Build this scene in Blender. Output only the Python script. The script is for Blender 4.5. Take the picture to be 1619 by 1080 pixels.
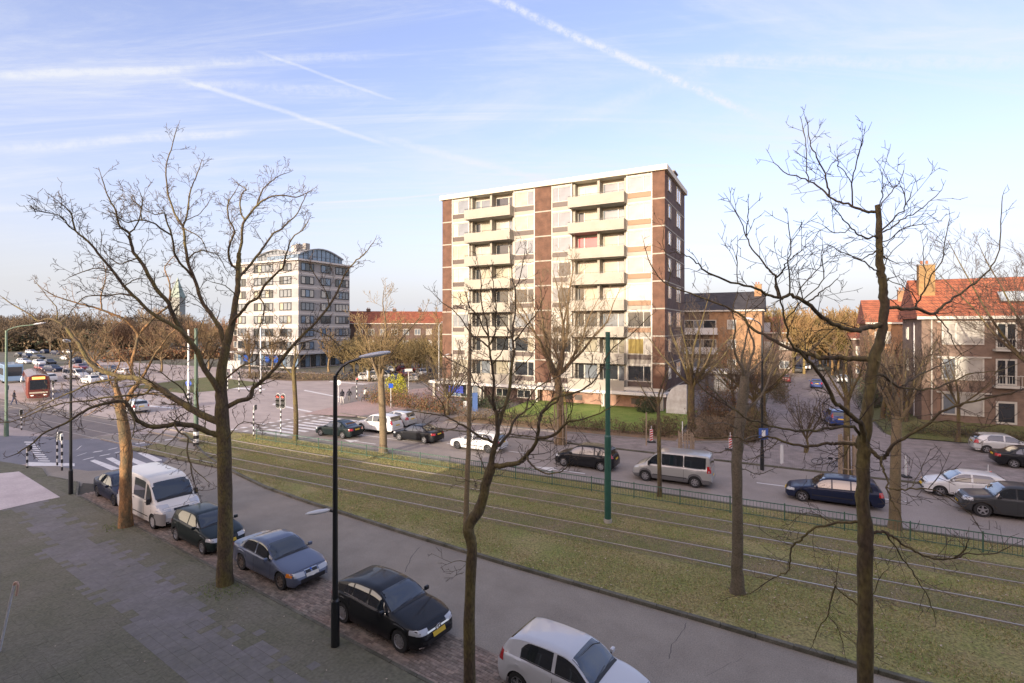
import bpy, bmesh, math, random
import numpy as np
from mathutils import Vector, Matrix
from mathutils.bvhtree import BVHTree
from mathutils.geometry import tessellate_polygon

for o in list(bpy.data.objects): bpy.data.objects.remove(o)
S = bpy.context.scene
COL = S.collection
R = random.Random(7)
rad = math.radians

# ------------------------------------------------------------------ camera
F, H, CX, HY = 821.0, 9.3, 809.5, 517.0        # focal length in photo pixels, eye height, principal column, horizon row
cam_d = bpy.data.cameras.new('camera'); cam = bpy.data.objects.new('camera', cam_d); COL.objects.link(cam)
cam.location = (0, 0, H); cam.rotation_euler = (rad(90), 0, 0)
cam_d.sensor_width = 36; cam_d.lens = 36*F/1619; cam_d.shift_y = -23/1619
cam_d.clip_start = .1; cam_d.clip_end = 3000
S.camera = cam

# ------------------------------------------------------------------ light
SUN_DIR = Vector((-.545, -.838, 0)).normalized()          # horizontal direction towards the sun: behind the viewer, to the left
SUN_EL = 10.0
w = bpy.data.worlds.new('World'); S.world = w; w.use_nodes = True
nt = w.node_tree; nt.nodes.clear()
def WN(t, **k):
    n = nt.nodes.new(t)
    for a, b in k.items(): setattr(n, a, b)
    return n
def wmath(op, a, b=None, c=None, clamp=False):
    n = WN('ShaderNodeMath', operation=op, use_clamp=clamp)
    for i, q in enumerate((a, b, c)):
        if q is None: continue
        if isinstance(q, (int, float)): n.inputs[i].default_value = q
        else: nt.links.new(q, n.inputs[i])
    return n.outputs[0]
sky = WN('ShaderNodeTexSky', sky_type='NISHITA'); sky.sun_disc = False
sky.sun_elevation = rad(SUN_EL); sky.sun_rotation = math.atan2(SUN_DIR.x, SUN_DIR.y)
sky.air_density = 1.0; sky.dust_density = 2.2; sky.ozone_density = 1.5; sky.altitude = 0
tc = WN('ShaderNodeTexCoord'); dirv = tc.outputs['Generated']
sep = WN('ShaderNodeSeparateXYZ'); nt.links.new(dirv, sep.inputs[0])
zc = wmath('ADD', wmath('MAXIMUM', sep.outputs[2], 0), .11)
comb = WN('ShaderNodeCombineXYZ')
nt.links.new(wmath('DIVIDE', sep.outputs[0], zc), comb.inputs[0]); nt.links.new(wmath('DIVIDE', sep.outputs[1], zc), comb.inputs[1])
def wnoise(scale, detail, rough, vec, sx=1, sy=1, rz=0, dist=0):
    m = WN('ShaderNodeMapping'); m.inputs['Scale'].default_value = (sx, sy, 1); m.inputs['Rotation'].default_value = (0, 0, rz)
    nt.links.new(vec, m.inputs['Vector'])
    n = WN('ShaderNodeTexNoise'); n.inputs['Scale'].default_value = scale; n.inputs['Detail'].default_value = detail
    n.inputs['Roughness'].default_value = rough; n.inputs['Distortion'].default_value = dist
    nt.links.new(m.outputs[0], n.inputs['Vector']); return n.outputs[0]
def wramp(v, a, b, smooth=True):
    n = WN('ShaderNodeMapRange', interpolation_type='SMOOTHSTEP' if smooth else 'LINEAR'); n.clamp = True
    n.inputs[1].default_value = a; n.inputs[2].default_value = b; nt.links.new(v, n.inputs[0]); return n.outputs[0]
c1 = wramp(wnoise(.6, 9, .66, comb.outputs[0], 1, 2.6, rad(25), .8), .42, .74)
c2 = wramp(wnoise(1.3, 12, .72, comb.outputs[0], .30, 2.8, rad(-12), 1.2), .44, .76)
mask = wmath('ADD', wmath('ADD', wmath('MULTIPLY', c1, .50), wmath('MULTIPLY', c2, .62)), .0)
trail = wmath('MULTIPLY', sep.outputs[2], 0.0)
puff = wramp(wnoise(75, 4, .7, dirv), .36, .62)
def pxdir(x, y): return Vector(((x-CX)/F, 1, (HY-y)/F)).normalized()
# vapour trails: thin arcs across the sky, each the great circle through two directions
for (x0, y0, x1, y1, wd, st, fz) in [(690,-42,1245,206,.0095,.72,.75), (-60,120,330,108,.0085,.50,.45), (250,112,640,238,.0055,.55,.3), (560,206,920,300,.010,.34,.4), (230,126,620,150,.012,.30,.6), (250,100,620,88,.010,.28,.6), (780,240,1240,60,.02,.18,.6),
        (-60,238,420,206,.0105,.55,.45), (480,323,760,303,.003,.6,.1), (390,76,640,164,.0035,.42,.3), (1040,96,1750,100,.014,.42,.6), (-60,332,110,325,.008,.45,.1),
        (700,272,880,280,.004,.2,.1)]:
    a, b = pxdir(x0, y0), pxdir(x1, y1); nrm = a.cross(b).normalized(); mid = (a+b).normalized(); tv = nrm.cross(mid).normalized(); half = abs((b-mid).dot(tv))
    d1 = WN('ShaderNodeVectorMath', operation='DOT_PRODUCT'); nt.links.new(dirv, d1.inputs[0]); d1.inputs[1].default_value = nrm
    wob = wmath('MULTIPLY', wmath('SUBTRACT', wnoise(9, 3, .5, dirv), .5), .008)
    ad = wmath('ABSOLUTE', wmath('ADD', d1.outputs['Value'], wob))
    m1 = wramp(ad, wd, wd*.1)
    d2 = WN('ShaderNodeVectorMath', operation='DOT_PRODUCT'); nt.links.new(dirv, d2.inputs[0]); d2.inputs[1].default_value = tv
    m2 = wramp(wmath('ABSOLUTE', d2.outputs['Value']), half, half*.6)
    front = wramp(sep.outputs[1], 0, .1)
    m = wmath('MULTIPLY', wmath('MULTIPLY', m1, m2), wmath('MULTIPLY', front, st))
    m = wmath('MULTIPLY', m, wmath('ADD', wmath('MULTIPLY', puff, fz), 1-fz))
    trail = wmath('ADD', trail, m)
hz = wmath('MULTIPLY', wmath('POWER', wmath('SUBTRACT', 1.0, wmath('MAXIMUM', sep.outputs[2], 0), clamp=True), 5.5), .95)
above = wramp(sep.outputs[2], -.05, .0)
base_m = wmath('MULTIPLY', wmath('MINIMUM', wmath('ADD', hz, .10), .97), above)
mask = wmath('MULTIPLY', wmath('MINIMUM', wmath('ADD', wmath('MULTIPLY', mask, wramp(sep.outputs[2], .02, .22)), trail), .9), above)
SKYG = WN('ShaderNodeMixRGB', blend_type='MULTIPLY'); SKYG.inputs[0].default_value = 1; SKYG.inputs[2].default_value = (.90, .755, .94, 1)
nt.links.new(sky.outputs[0], SKYG.inputs[1])
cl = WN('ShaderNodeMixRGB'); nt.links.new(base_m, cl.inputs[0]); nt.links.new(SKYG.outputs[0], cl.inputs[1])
# the thin veil of cloud brightens and warms towards the low sun behind the viewer, as real haze does
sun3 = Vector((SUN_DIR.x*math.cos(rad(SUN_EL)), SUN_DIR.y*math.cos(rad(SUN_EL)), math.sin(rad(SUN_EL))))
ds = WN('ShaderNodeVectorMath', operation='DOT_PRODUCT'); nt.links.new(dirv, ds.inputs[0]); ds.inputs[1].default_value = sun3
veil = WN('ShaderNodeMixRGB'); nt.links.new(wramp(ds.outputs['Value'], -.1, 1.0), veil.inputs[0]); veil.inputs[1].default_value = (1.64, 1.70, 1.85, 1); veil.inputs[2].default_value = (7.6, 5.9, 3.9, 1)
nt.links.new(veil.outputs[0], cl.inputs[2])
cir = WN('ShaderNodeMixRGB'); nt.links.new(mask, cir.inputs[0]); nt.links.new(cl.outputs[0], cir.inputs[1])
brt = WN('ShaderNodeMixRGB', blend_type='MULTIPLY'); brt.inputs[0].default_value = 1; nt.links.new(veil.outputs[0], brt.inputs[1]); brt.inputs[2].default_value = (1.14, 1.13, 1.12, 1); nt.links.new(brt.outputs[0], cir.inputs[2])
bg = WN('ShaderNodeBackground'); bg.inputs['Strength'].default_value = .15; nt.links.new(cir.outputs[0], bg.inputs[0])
wo = WN('ShaderNodeOutputWorld'); nt.links.new(bg.outputs[0], wo.inputs[0])
sl = bpy.data.lights.new('sun', 'SUN'); sl.energy = 2.0; sl.angle = rad(.6); sl.color = (1.0, .87, .70)
so = bpy.data.objects.new('sun', sl); COL.objects.link(so)
sd = Vector((SUN_DIR.x*math.cos(rad(SUN_EL)), SUN_DIR.y*math.cos(rad(SUN_EL)), math.sin(rad(SUN_EL))))
so.rotation_euler = sd.to_track_quat('Z', 'Y').to_euler(); so.location = sd*60
S.view_settings.view_transform = 'Standard'; S.view_settings.look = 'None'; S.view_settings.exposure = 1.66
S.view_settings.gamma = 1; S.view_settings.use_curve_mapping = False
S.render.engine = 'CYCLES'; S.cycles.max_bounces = 5; S.cycles.diffuse_bounces = 3; S.cycles.glossy_bounces = 3
S.cycles.transparent_max_bounces = 6

# ------------------------------------------------------------------ frames and helpers
TH = math.atan2(-.468, .8836)                   # the street frame: u along the tram rails (to the right), v across them (away)
def UV(u, v, z=0): return Vector((.8836*u+.468*v, -.468*u+.8836*v, z))
def G(px, py, z=0):                              # the ground point seen at a photo pixel
    Y = F*(H-z)/(py-HY); return Vector(((px-CX)/F*Y, Y, z))
def PV(px, py, Y): return Vector(((px-CX)/F*Y, Y, H+(HY-py)/F*Y))
def GU(px, py):
    p = G(px, py); return (.8836*p.x-.468*p.y, .468*p.x+.8836*p.y)

def tag(o, label=None, cat=None, group=None, kind=None):
    if label: o['label'] = label
    if cat: o['category'] = cat
    if group: o['group'] = group
    if kind: o['kind'] = kind
    return o
def empty(name, loc=(0, 0, 0), rz=0, label=None, cat=None, group=None, parent=None):
    o = bpy.data.objects.new(name, None); o.empty_display_size = .3; COL.objects.link(o)
    o.location = loc; o.rotation_euler = (0, 0, rz); o.parent = parent
    return tag(o, label, cat, group)
def put(name, me, m=None, parent=None, loc=None, rz=None):
    o = bpy.data.objects.new(name, me); COL.objects.link(o)
    if m is not None and len(me.materials) == 0: me.materials.append(m)
    if parent: o.parent = parent
    if loc is not None: o.location = loc
    if rz is not None: o.rotation_euler = (0, 0, rz)
    return o
def dup(o, parent=None):
    c = o.copy(); COL.objects.link(c)
    if parent: c.parent = parent
    for ch in KIDS.get(o, []) or [x for x in o.children]: dup(ch, c)
    return c
KIDS = {}
def npmesh(name, V, Fa, smooth=False, mats=None, mi=None):
    V = np.asarray(V, dtype=np.float32); Fa = np.asarray(Fa, dtype=np.int32)
    me = bpy.data.meshes.new(name); n, k = Fa.shape
    me.vertices.add(len(V)); me.vertices.foreach_set('co', V.ravel())
    me.loops.add(n*k); me.loops.foreach_set('vertex_index', Fa.ravel())
    me.polygons.add(n); me.polygons.foreach_set('loop_start', np.arange(n, dtype=np.int32)*k)
    me.polygons.foreach_set('loop_total', np.full(n, k, dtype=np.int32))
    me.polygons.foreach_set('use_smooth', np.full(n, bool(smooth)))
    for m in mats or []: me.materials.append(m)
    if mi is not None: me.polygons.foreach_set('material_index', np.asarray(mi, dtype=np.int32))
    me.update(calc_edges=True); return me
class MB:
    """collects simple solids into one mesh"""
    def __init__(s): s.v = []; s.f = []; s.m = []
    def add(s, vs, fs, m=0):
        b = len(s.v); s.v += [tuple(p) for p in vs]; s.f += [[b+i for i in f] for f in fs]; s.m += [m]*len(fs); return s
    def box(s, x0, x1, y0, y1, z0, z1, m=0):
        return s.add([(x0,y0,z0),(x1,y0,z0),(x1,y1,z0),(x0,y1,z0),(x0,y0,z1),(x1,y0,z1),(x1,y1,z1),(x0,y1,z1)],
                     [(0,3,2,1),(4,5,6,7),(0,1,5,4),(1,2,6,5),(2,3,7,6),(3,0,4,7)], m)
    def prism(s, poly, z0, z1, m=0):
        n = len(poly); a = sum(poly[i][0]*poly[(i+1)%n][1]-poly[(i+1)%n][0]*poly[i][1] for i in range(n))
        if a < 0: poly = poly[::-1]
        vs = [(p[0], p[1], z0) for p in poly]+[(p[0], p[1], z1) for p in poly]
        tri = tessellate_polygon([[Vector((p[0], p[1], 0)) for p in poly]])
        fs = []
        for t in tri:
            A, B, C_ = [Vector(vs[i]) for i in t]
            if (B-A).cross(C_-A).z < 0: t = t[::-1]
            fs.append([i+n for i in t]); fs.append([i for i in t[::-1]])
        for i in range(n): j = (i+1) % n; fs.append((i, j, j+n, i+n))
        return s.add(vs, fs, m)
    def sheet(s, poly, z, m=0):
        vs = [(p[0], p[1], z) for p in poly]; fs = []
        for t in tessellate_polygon([[Vector((p[0], p[1], 0)) for p in poly]]):
            A, B, C_ = [Vector(vs[i]) for i in t]
            fs.append(tuple(t) if (B-A).cross(C_-A).z > 0 else tuple(t[::-1]))
        return s.add(vs, fs, m)
    def tube(s, p0, p1, r0, r1=None, n=8, m=0, cap=True):
        r1 = r0 if r1 is None else r1; p0 = Vector(p0); p1 = Vector(p1); d = (p1-p0).normalized()
        a = d.orthogonal().normalized(); b = d.cross(a); vs = []
        for p, r in ((p0, r0), (p1, r1)):
            for i in range(n): t = 2*math.pi*i/n; vs.append(p+(a*math.cos(t)+b*math.sin(t))*r)
        fs = [(i, (i+1) % n, (i+1) % n+n, i+n) for i in range(n)]
        if cap: fs += [tuple(range(n))[::-1], tuple(range(n, 2*n))]
        return s.add(vs, fs, m)
    def path(s, pts, r, n=8, m=0):
        for a, b in zip(pts, pts[1:]): s.tube(a, b, r, r, n, m)
        return s
    def lathe(s, prof, n=16, c=(0, 0, 0), m=0, axis='z'):
        vs = []
        for (r, z) in prof:
            for i in range(n):
                t = 2*math.pi*i/n; q = (r*math.cos(t), r*math.sin(t), z)
                if axis == 'y': q = (q[0], q[2], q[1])
                vs.append((c[0]+q[0], c[1]+q[1], c[2]+q[2]))
        fs = []
        for k in range(len(prof)-1):
            for i in range(n):
                j = (i+1) % n; f = (k*n+i, k*n+j, (k+1)*n+j, (k+1)*n+i)
                fs.append(f if axis == 'z' else f[::-1])
        return s.add(vs, fs, m)
    def mesh(s, name, mats, smooth=False, ang=None):
        me = bpy.data.meshes.new(name); me.from_pydata(s.v, [], s.f)
        for m in (mats if isinstance(mats, (list, tuple)) else [mats]): me.materials.append(m)
        me.polygons.foreach_set('material_index', s.m)
        if smooth or ang:
            me.polygons.foreach_set('use_smooth', [True]*len(s.f))
            if ang: me.set_sharp_from_angle(angle=rad(ang))
        me.update(); return me
    def build(s, name, mats, parent=None, loc=None, rz=None, smooth=False, ang=None):
        return put(name, s.mesh(name, mats, smooth, ang), None, parent, loc, rz)
def bevel_mesh(me, wd, seg=1):
    bm = bmesh.new(); bm.from_mesh(me)
    bmesh.ops.bevel(bm, geom=bm.edges[:], offset=wd, segments=seg, affect='EDGES', profile=.5)
    bm.to_mesh(me); bm.free(); return me

# ------------------------------------------------------------------ materials
MATS = {}
def mat(name, col, rough=.7, metal=0, spec=.5, var=None, vscale=3.0, col2=None, detail=5, bump=0, bscale=None, coat=0, emit=None, estr=1, contrast=(.35, .65), stretch=None, rough2=None, island=0, alpha=None, world=False):
    if name in MATS: return MATS[name]
    m = bpy.data.materials.new(name); m.use_nodes = True; t = m.node_tree; b = t.nodes['Principled BSDF']
    b.inputs['Base Color'].default_value = (*col, 1); b.inputs['Roughness'].default_value = rough
    b.inputs['Metallic'].default_value = metal; b.inputs['Specular IOR Level'].default_value = spec
    if coat: b.inputs['Coat Weight'].default_value = coat; b.inputs['Coat Roughness'].default_value = .03
    if emit: b.inputs['Emission Color'].default_value = (*emit, 1); b.inputs['Emission Strength'].default_value = estr
    if col2 or bump or island:
        tcn = t.nodes.new('ShaderNodeTexCoord'); vec = tcn.outputs['Object'] if not world else t.nodes.new('ShaderNodeNewGeometry').outputs['Position']
        if stretch:
            mp = t.nodes.new('ShaderNodeMapping'); mp.inputs['Scale'].default_value = stretch; t.links.new(vec, mp.inputs[0]); vec = mp.outputs[0]
    last = None
    if col2:
        n = t.nodes.new('ShaderNodeTexNoise'); n.inputs['Scale'].default_value = vscale; n.inputs['Detail'].default_value = detail; n.inputs['Roughness'].default_value = .62
        t.links.new(vec, n.inputs['Vector'])
        r = t.nodes.new('ShaderNodeMapRange'); r.inputs[1].default_value = contrast[0]; r.inputs[2].default_value = contrast[1]; t.links.new(n.outputs[0], r.inputs[0])
        mx = t.nodes.new('ShaderNodeMixRGB'); t.links.new(r.outputs[0], mx.inputs[0]); mx.inputs[1].default_value = (*col, 1); mx.inputs[2].default_value = (*col2, 1)
        last = mx.outputs[0]
        if var:   # a second, finer speckle multiplying the colour
            n2 = t.nodes.new('ShaderNodeTexNoise'); n2.inputs['Scale'].default_value = vscale*var[0]; n2.inputs['Detail'].default_value = 3; t.links.new(vec, n2.inputs['Vector'])
            r2 = t.nodes.new('ShaderNodeMapRange'); r2.inputs[1].default_value = .3; r2.inputs[2].default_value = .7; r2.inputs[3].default_value = 1-var[1]; r2.inputs[4].default_value = 1+var[1]
            t.links.new(n2.outputs[0], r2.inputs[0])
            mm = t.nodes.new('ShaderNodeMixRGB'); mm.blend_type = 'MULTIPLY'; mm.inputs[0].default_value = 1; t.links.new(last, mm.inputs[1]); t.links.new(r2.outputs[0], mm.inputs[2]); last = mm.outputs[0]
    if island:
        g = t.nodes.new('ShaderNodeNewGeometry'); oi = t.nodes.new('ShaderNodeObjectInfo')
        ad = t.nodes.new('ShaderNodeMath'); ad.operation = 'ADD'; t.links.new(g.outputs['Random Per Island'], ad.inputs[0]); t.links.new(oi.outputs['Random'], ad.inputs[1])
        fr = t.nodes.new('ShaderNodeMath'); fr.operation = 'FRACT'; t.links.new(ad.outputs[0], fr.inputs[0])
        r3 = t.nodes.new('ShaderNodeMapRange'); r3.inputs[3].default_value = 1-island; r3.inputs[4].default_value = 1+island; t.links.new(fr.outputs[0], r3.inputs[0])
        mm = t.nodes.new('ShaderNodeMixRGB'); mm.blend_type = 'MULTIPLY'; mm.inputs[0].default_value = 1
        if last: t.links.new(last, mm.inputs[1])
        else: mm.inputs[1].default_value = (*col, 1)
        t.links.new(r3.outputs[0], mm.inputs[2]); last = mm.outputs[0]
    if last: t.links.new(last, b.inputs['Base Color'])
    if bump:
        n = t.nodes.new('ShaderNodeTexNoise'); n.inputs['Scale'].default_value = bscale or vscale*4; n.inputs['Detail'].default_value = 4; t.links.new(vec, n.inputs['Vector'])
        bp = t.nodes.new('ShaderNodeBump'); bp.inputs['Strength'].default_value = bump; bp.inputs['Distance'].default_value = .02; t.links.new(n.outputs[0], bp.inputs['Height'])
        t.links.new(bp.outputs[0], b.inputs['Normal'])
    MATS[name] = m; return m
def brickmat(name, c1, c2, mortar, bw=.21, bh=.062, ms=.01, rough=.85, axis='xz', island=0):
    if name in MATS: return MATS[name]
    m = bpy.data.materials.new(name); m.use_nodes = True; t = m.node_tree; b = t.nodes['Principled BSDF']; b.inputs['Roughness'].default_value = rough
    tcn = t.nodes.new('ShaderNodeTexCoord'); sp = t.nodes.new('ShaderNodeSeparateXYZ'); t.links.new(tcn.outputs['Object'], sp.inputs[0])
    cb = t.nodes.new('ShaderNodeCombineXYZ')
    ad = t.nodes.new('ShaderNodeMath'); ad.operation = 'ADD'; t.links.new(sp.outputs[0], ad.inputs[0]); t.links.new(sp.outputs[1], ad.inputs[1])
    t.links.new(ad.outputs[0] if axis == 'xz' else sp.outputs[0], cb.inputs[0]); t.links.new(sp.outputs[2] if axis == 'xz' else sp.outputs[1], cb.inputs[1])
    br = t.nodes.new('ShaderNodeTexBrick'); t.links.new(cb.outputs[0], br.inputs['Vector']); br.inputs['Scale'].default_value = 1
    br.inputs['Color1'].default_value = (*c1, 1); br.inputs['Color2'].default_value = (*c2, 1); br.inputs['Mortar'].default_value = (*mortar, 1)
    br.inputs['Brick Width'].default_value = bw; br.inputs['Row Height'].default_value = bh; br.inputs['Mortar Size'].default_value = ms
    n = t.nodes.new('ShaderNodeTexNoise'); n.inputs['Scale'].default_value = 1.3; n.inputs['Detail'].default_value = 6; t.links.new(tcn.outputs['Object'], n.inputs['Vector'])
    r2 = t.nodes.new('ShaderNodeMapRange'); r2.inputs[1].default_value = .3; r2.inputs[2].default_value = .7; r2.inputs[3].default_value = .72; r2.inputs[4].default_value = 1.2; t.links.new(n.outputs[0], r2.inputs[0])
    mm = t.nodes.new('ShaderNodeMixRGB'); mm.blend_type = 'MULTIPLY'; mm.inputs[0].default_value = 1; t.links.new(br.outputs[0], mm.inputs[1]); t.links.new(r2.outputs[0], mm.inputs[2])
    t.links.new(mm.outputs[0], b.inputs['Base Color']); MATS[name] = m; return m

M_asph = mat('asphalt', (.235, .205, .17), .82, col2=(.29, .255, .212), vscale=.7, var=(40, .22), bump=.25, bscale=60)
M_asph2 = mat('old_asphalt', (.26, .226, .20), .85, col2=(.33, .285, .255), vscale=.45, var=(50, .2), bump=.25, bscale=50)
M_cross = mat('crossing_surface', (.35, .295, .27), .85, col2=(.45, .38, .35), vscale=.3, var=(30, .2), bump=.2, bscale=40, stretch=(1, 2.2, 1))
M_white = mat('road_paint', (.72, .70, .68), .6, col2=(.42, .40, .38), vscale=2.5, contrast=(.52, .8), var=(8, .08))
M_grassg = mat('grass_soil', (.20, .21, .06), .95, col2=(.29, .235, .105), vscale=.55, var=(22, .45), bump=.8, bscale=25)
M_soil = mat('track_bed', (.21, .165, .09), .95, col2=(.15, .15, .05), vscale=.8, var=(25, .5), bump=.8, bscale=30)
M_moss = mat('mossy_paving', (.115, .115, .07), .9, col2=(.155, .145, .105), vscale=.45, var=(14, .28), bump=.3, bscale=30, contrast=(.3, .7))
M_tile = mat('concrete_tile', (.195, .180, .178), .8, world=True, col2=(.155, .146, .128), vscale=.45, var=(16, .14), bump=.2, bscale=30, island=.05)
M_tilem = mat('mossy_tile', (.128, .126, .080), .9, world=True, col2=(.172, .158, .120), vscale=.5, var=(22, .22), bump=.3, bscale=30, island=.05, contrast=(.3, .7))
M_brickp = mat('paving_brick', (.25, .185, .15), .85, world=True, col2=(.21, .18, .15), vscale=.8, var=(14, .25), bump=.3, bscale=40, island=.3)
M_kerb = mat('kerb_stone', (.16, .15, .12), .85, world=True, col2=(.075, .073, .05), vscale=1.2, var=(20, .2), bump=.3, bscale=30, island=.15)
M_cycle = mat('red_cycle_paving', (.40, .27, .25), .85, col2=(.52, .40, .385), vscale=.5, var=(20, .15))
M_pale = mat('pale_paving', (.48, .41, .40), .85, col2=(.60, .53, .51), vscale=.5, var=(25, .1))
M_rail = mat('rail_steel', (.42, .385, .345), .42, metal=.6, col2=(.42, .36, .31), vscale=1.5)
M_service = brickmat('service_paving', (.27, .23, .215), (.33, .28, .26), (.20, .17, .155), .22, .11, .012, .85, 'xy')
M_green = mat('lawn', (.14, .22, .035), .95, col2=(.22, .27, .06), vscale=.8, var=(20, .4), bump=.7, bscale=30)
M_bank = mat('bank_grass', (.10, .12, .035), .95, col2=(.15, .135, .055), vscale=.5, var=(20, .4), bump=.7, bscale=30)
M_leafl = mat('leaf_litter', (.27, .165, .10), .95, col2=(.17, .13, .07), vscale=1.2, var=(25, .4), bump=.6, bscale=30)
M_bark = mat('mossy_bark', (.095, .068, .042), .9, col2=(.15, .118, .042), vscale=2.4, var=(9, .35), bump=1.0, bscale=18, contrast=(.42, .6), stretch=(1, 1, .45))
M_twig = mat('twig_bark', (.06, .045, .034), .85, col2=(.10, .072, .048), vscale=1.5)
M_tan = mat('tan_bark', (.22, .16, .095), .9, col2=(.16, .125, .07), vscale=2.2, var=(9, .25), bump=.6, bscale=16)
M_twigt = mat('tan_twig', (.19, .13, .085), .85, col2=(.13, .1, .07), vscale=1.5)
M_twigo = mat('willow_twig', (.38, .26, .08), .85, col2=(.28, .2, .06), vscale=1)
M_black = mat('black_enamel', (.012, .014, .016), .35, coat=.4)
M_dgreen = mat('green_enamel', (.018, .085, .062), .45, coat=.2, col2=(.03, .11, .08), vscale=2)
M_lgreen = mat('pale_green_enamel', (.10, .17, .12), .5, col2=(.16, .23, .16), vscale=2)
M_fence = mat('fence_green', (.06, .125, .085), .5)
M_lampw = mat('lamp_housing', (.55, .57, .60), .35, coat=.3)
M_tower_br = brickmat('tower_brick', (.150, .066, .038), (.118, .052, .031), (.12, .08, .058))
M_tower_dk = brickmat('gable_brick', (.125, .075, .062), (.10, .062, .052), (.12, .09, .08))
M_cream = mat('cream_concrete', (.375, .345, .288), .75, col2=(.325, .30, .25), vscale=.7, var=(12, .06))
M_whitep = mat('white_woodwork', (.52, .495, .43), .5)
M_panel = mat('brown_panel', (.085, .062, .052), .5)
M_panelo = mat('tan_panel', (.27, .16, .09), .6)
# ================================================================== GROUND
def uvpoly(pix): return [GU(*p) for p in pix]
def ground_sheet(name, poly, z, m):
    o = MB().sheet(poly, z).build(name, m, rz=TH); return tag(o, kind='structure')
def ground_slab(name, poly, z0, z1, m):
    o = MB().prism(poly, z0, z1).build(name, m, rz=TH); return tag(o, kind='structure')
M_far = mat('far_ground', (.15, .135, .115), .95, col2=(.10, .105, .06), vscale=.05, var=(40, .3))
g = MB().sheet([(-1500, -300), (1500, -300), (1500, 1500), (-1500, 1500)], -.03).build('ground', M_far); tag(g, kind='structure')

def ve(u): return 12.0-.118*(u+16.9)            # sidewalk side of the parking lane
KG = [(-46.5, 26.6), (-41.5, 24.6), (-37.5, 22.9), (-34.2, 21.8), (-31, 20.9), (-26.5, 19.8), (-22.4, 19.2), (-16.1, 18.45), (-9.6, 17.8), (-3.1, 17.35), (1.6, 16.95), (8, 16.6), (20, 16), (40, 15)]  # tram reservation, near edge
KGF = [(40, 29.2), (-36, 29.2), (-41.5, 28.9), (-45.5, 28.0)]
near_edge = [(u, ve(u)) for u in (-34.5, -28, -20, -10, 0, 10, 20, 40)]
# roads
ground_sheet('near_road', [(-40, 13.2), *[(u, ve(u)+1.9) for u in (-34.5, -28, -20, -10, 0, 10, 20, 40)], (40, 15.2), *[(a, b-.02) for a, b in KG[::-1]], (-48, 26), (-54, 21)], .004, M_asph)
ground_sheet('far_road', [(60, 29.15), (60, 38.2), (-40, 38.6), (-44, 39), (-44, 29.0), (-36, 29.15)], .004, M_asph2)
cross = uvpoly([(-60, 665), (-60, 605), (150, 570), (420, 585), (640, 598), (700, 604), (640, 622), (560, 646), (540, 652)])+[(-44, 38.6), (-44.02, 26.9), (-48.1, 26), (-54, 21), (-40.2, 13.6), (-46, 12.6), (-62, 14), (-80, 14)]
ground_sheet('crossing', cross, .001, M_cross)
# bluish asphalt arm on the left
ground_sheet('left_road', uvpoly([(-90, 740), (-60, 688), (60, 690), (150, 694), (290, 707), (250, 738), (140, 745), (60, 733), (-10, 737)]), .008, mat('blue_asphalt', (.15, .15, .17), .75, col2=(.20, .195, .215), vscale=.5, var=(40, .15), bump=.2, bscale=50))
ground_sheet('tram_track_bed', [(-52, 20.6), (-52, 27.4), (-110, 29), (-110, 22)], .010, mat('track_paving', (.17, .15, .14), .85, col2=(.22, .19, .17), vscale=.6, var=(30, .2)))
# parking lane (brick) and sidewalk slabs
park = [(-37, ve(-35)+1.2), (-34.5, ve(-34.5)), *[(u, ve(u)) for u in (-28, -20, -10, 0, 10, 20, 40)], *[(u, ve(u)+1.88) for u in (40, 20, 10, 0, -10, -20, -28, -34.5)]]
ground_slab('parking_lane', park, -.02, .03, mat('bedding_sand', (.07, .058, .045), .95, col2=(.05, .048, .035), vscale=3))
side = [(60, 8), (40, ve(40)), *[(u, ve(u)-.14) for u in (20, 10, 0, -10, -20, -28, -34.5)], (-37.2, ve(-35)+1.0), (-40.3, 14.9), (-43, 15.6), (-46.5, 15.2), (-62, 13), (-90, 14), (-90, -14), (60, -14)]
ground_slab('sidewalk', side, -.02, .0895, M_moss)
ground_slab('service_road', [(-30.5, 38.7), (-30.5, 41.6), (-12, 42.6), (-6, 43.6), (-2.2, 46), (-2.2, 250), (7.4, 250), (7.4, 56), (7.8, 54.2), (9, 53.4), (13, 53.5), (80, 53.5), (80, 38.3)], -.02, .03, M_service)
ground_slab('far_pavement', [(-60, 60), (-43, 40.5), (-30.6, 38.7), (-30.6, 41.7), (-12, 42.7), (-6, 43.7), (-2.4, 46.1), (-2.4, 120), (-60, 120)], -.02, .06, mat('far_paving', (.27, .235, .215), .9, col2=(.20, .18, .16), vscale=.4, var=(25, .2)))
# pink corner paving
ground_sheet('cycle_path', uvpoly([(-10, 752), (30, 748), (95, 789), (60, 796), (-10, 812)]), .104, M_pale)
ground_sheet('cycle_crossing', uvpoly([(-30, 757), (-10, 751), (60, 736), (56, 732), (-10, 744), (-30, 749)]), .014, M_cycle)
ground_sheet('far_cycle_path', uvpoly([(480, 655), (545, 640), (640, 618), (700, 610), (720, 622), (640, 648), (560, 660)]), .066, mat('pink_paving', (.42, .30, .27), .85, col2=(.36, .27, .24), vscale=.4, var=(20, .15)))
ground_sheet('side_lawn', uvpoly([(200, 612), (330, 596), (420, 606), (352, 617), (290, 622)]), .03, M_bank)
ground_sheet('corner_lawn', uvpoly([(390, 598), (470, 603), (560, 600), (540, 592), (400, 588)]), .03, M_leafl)

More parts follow.
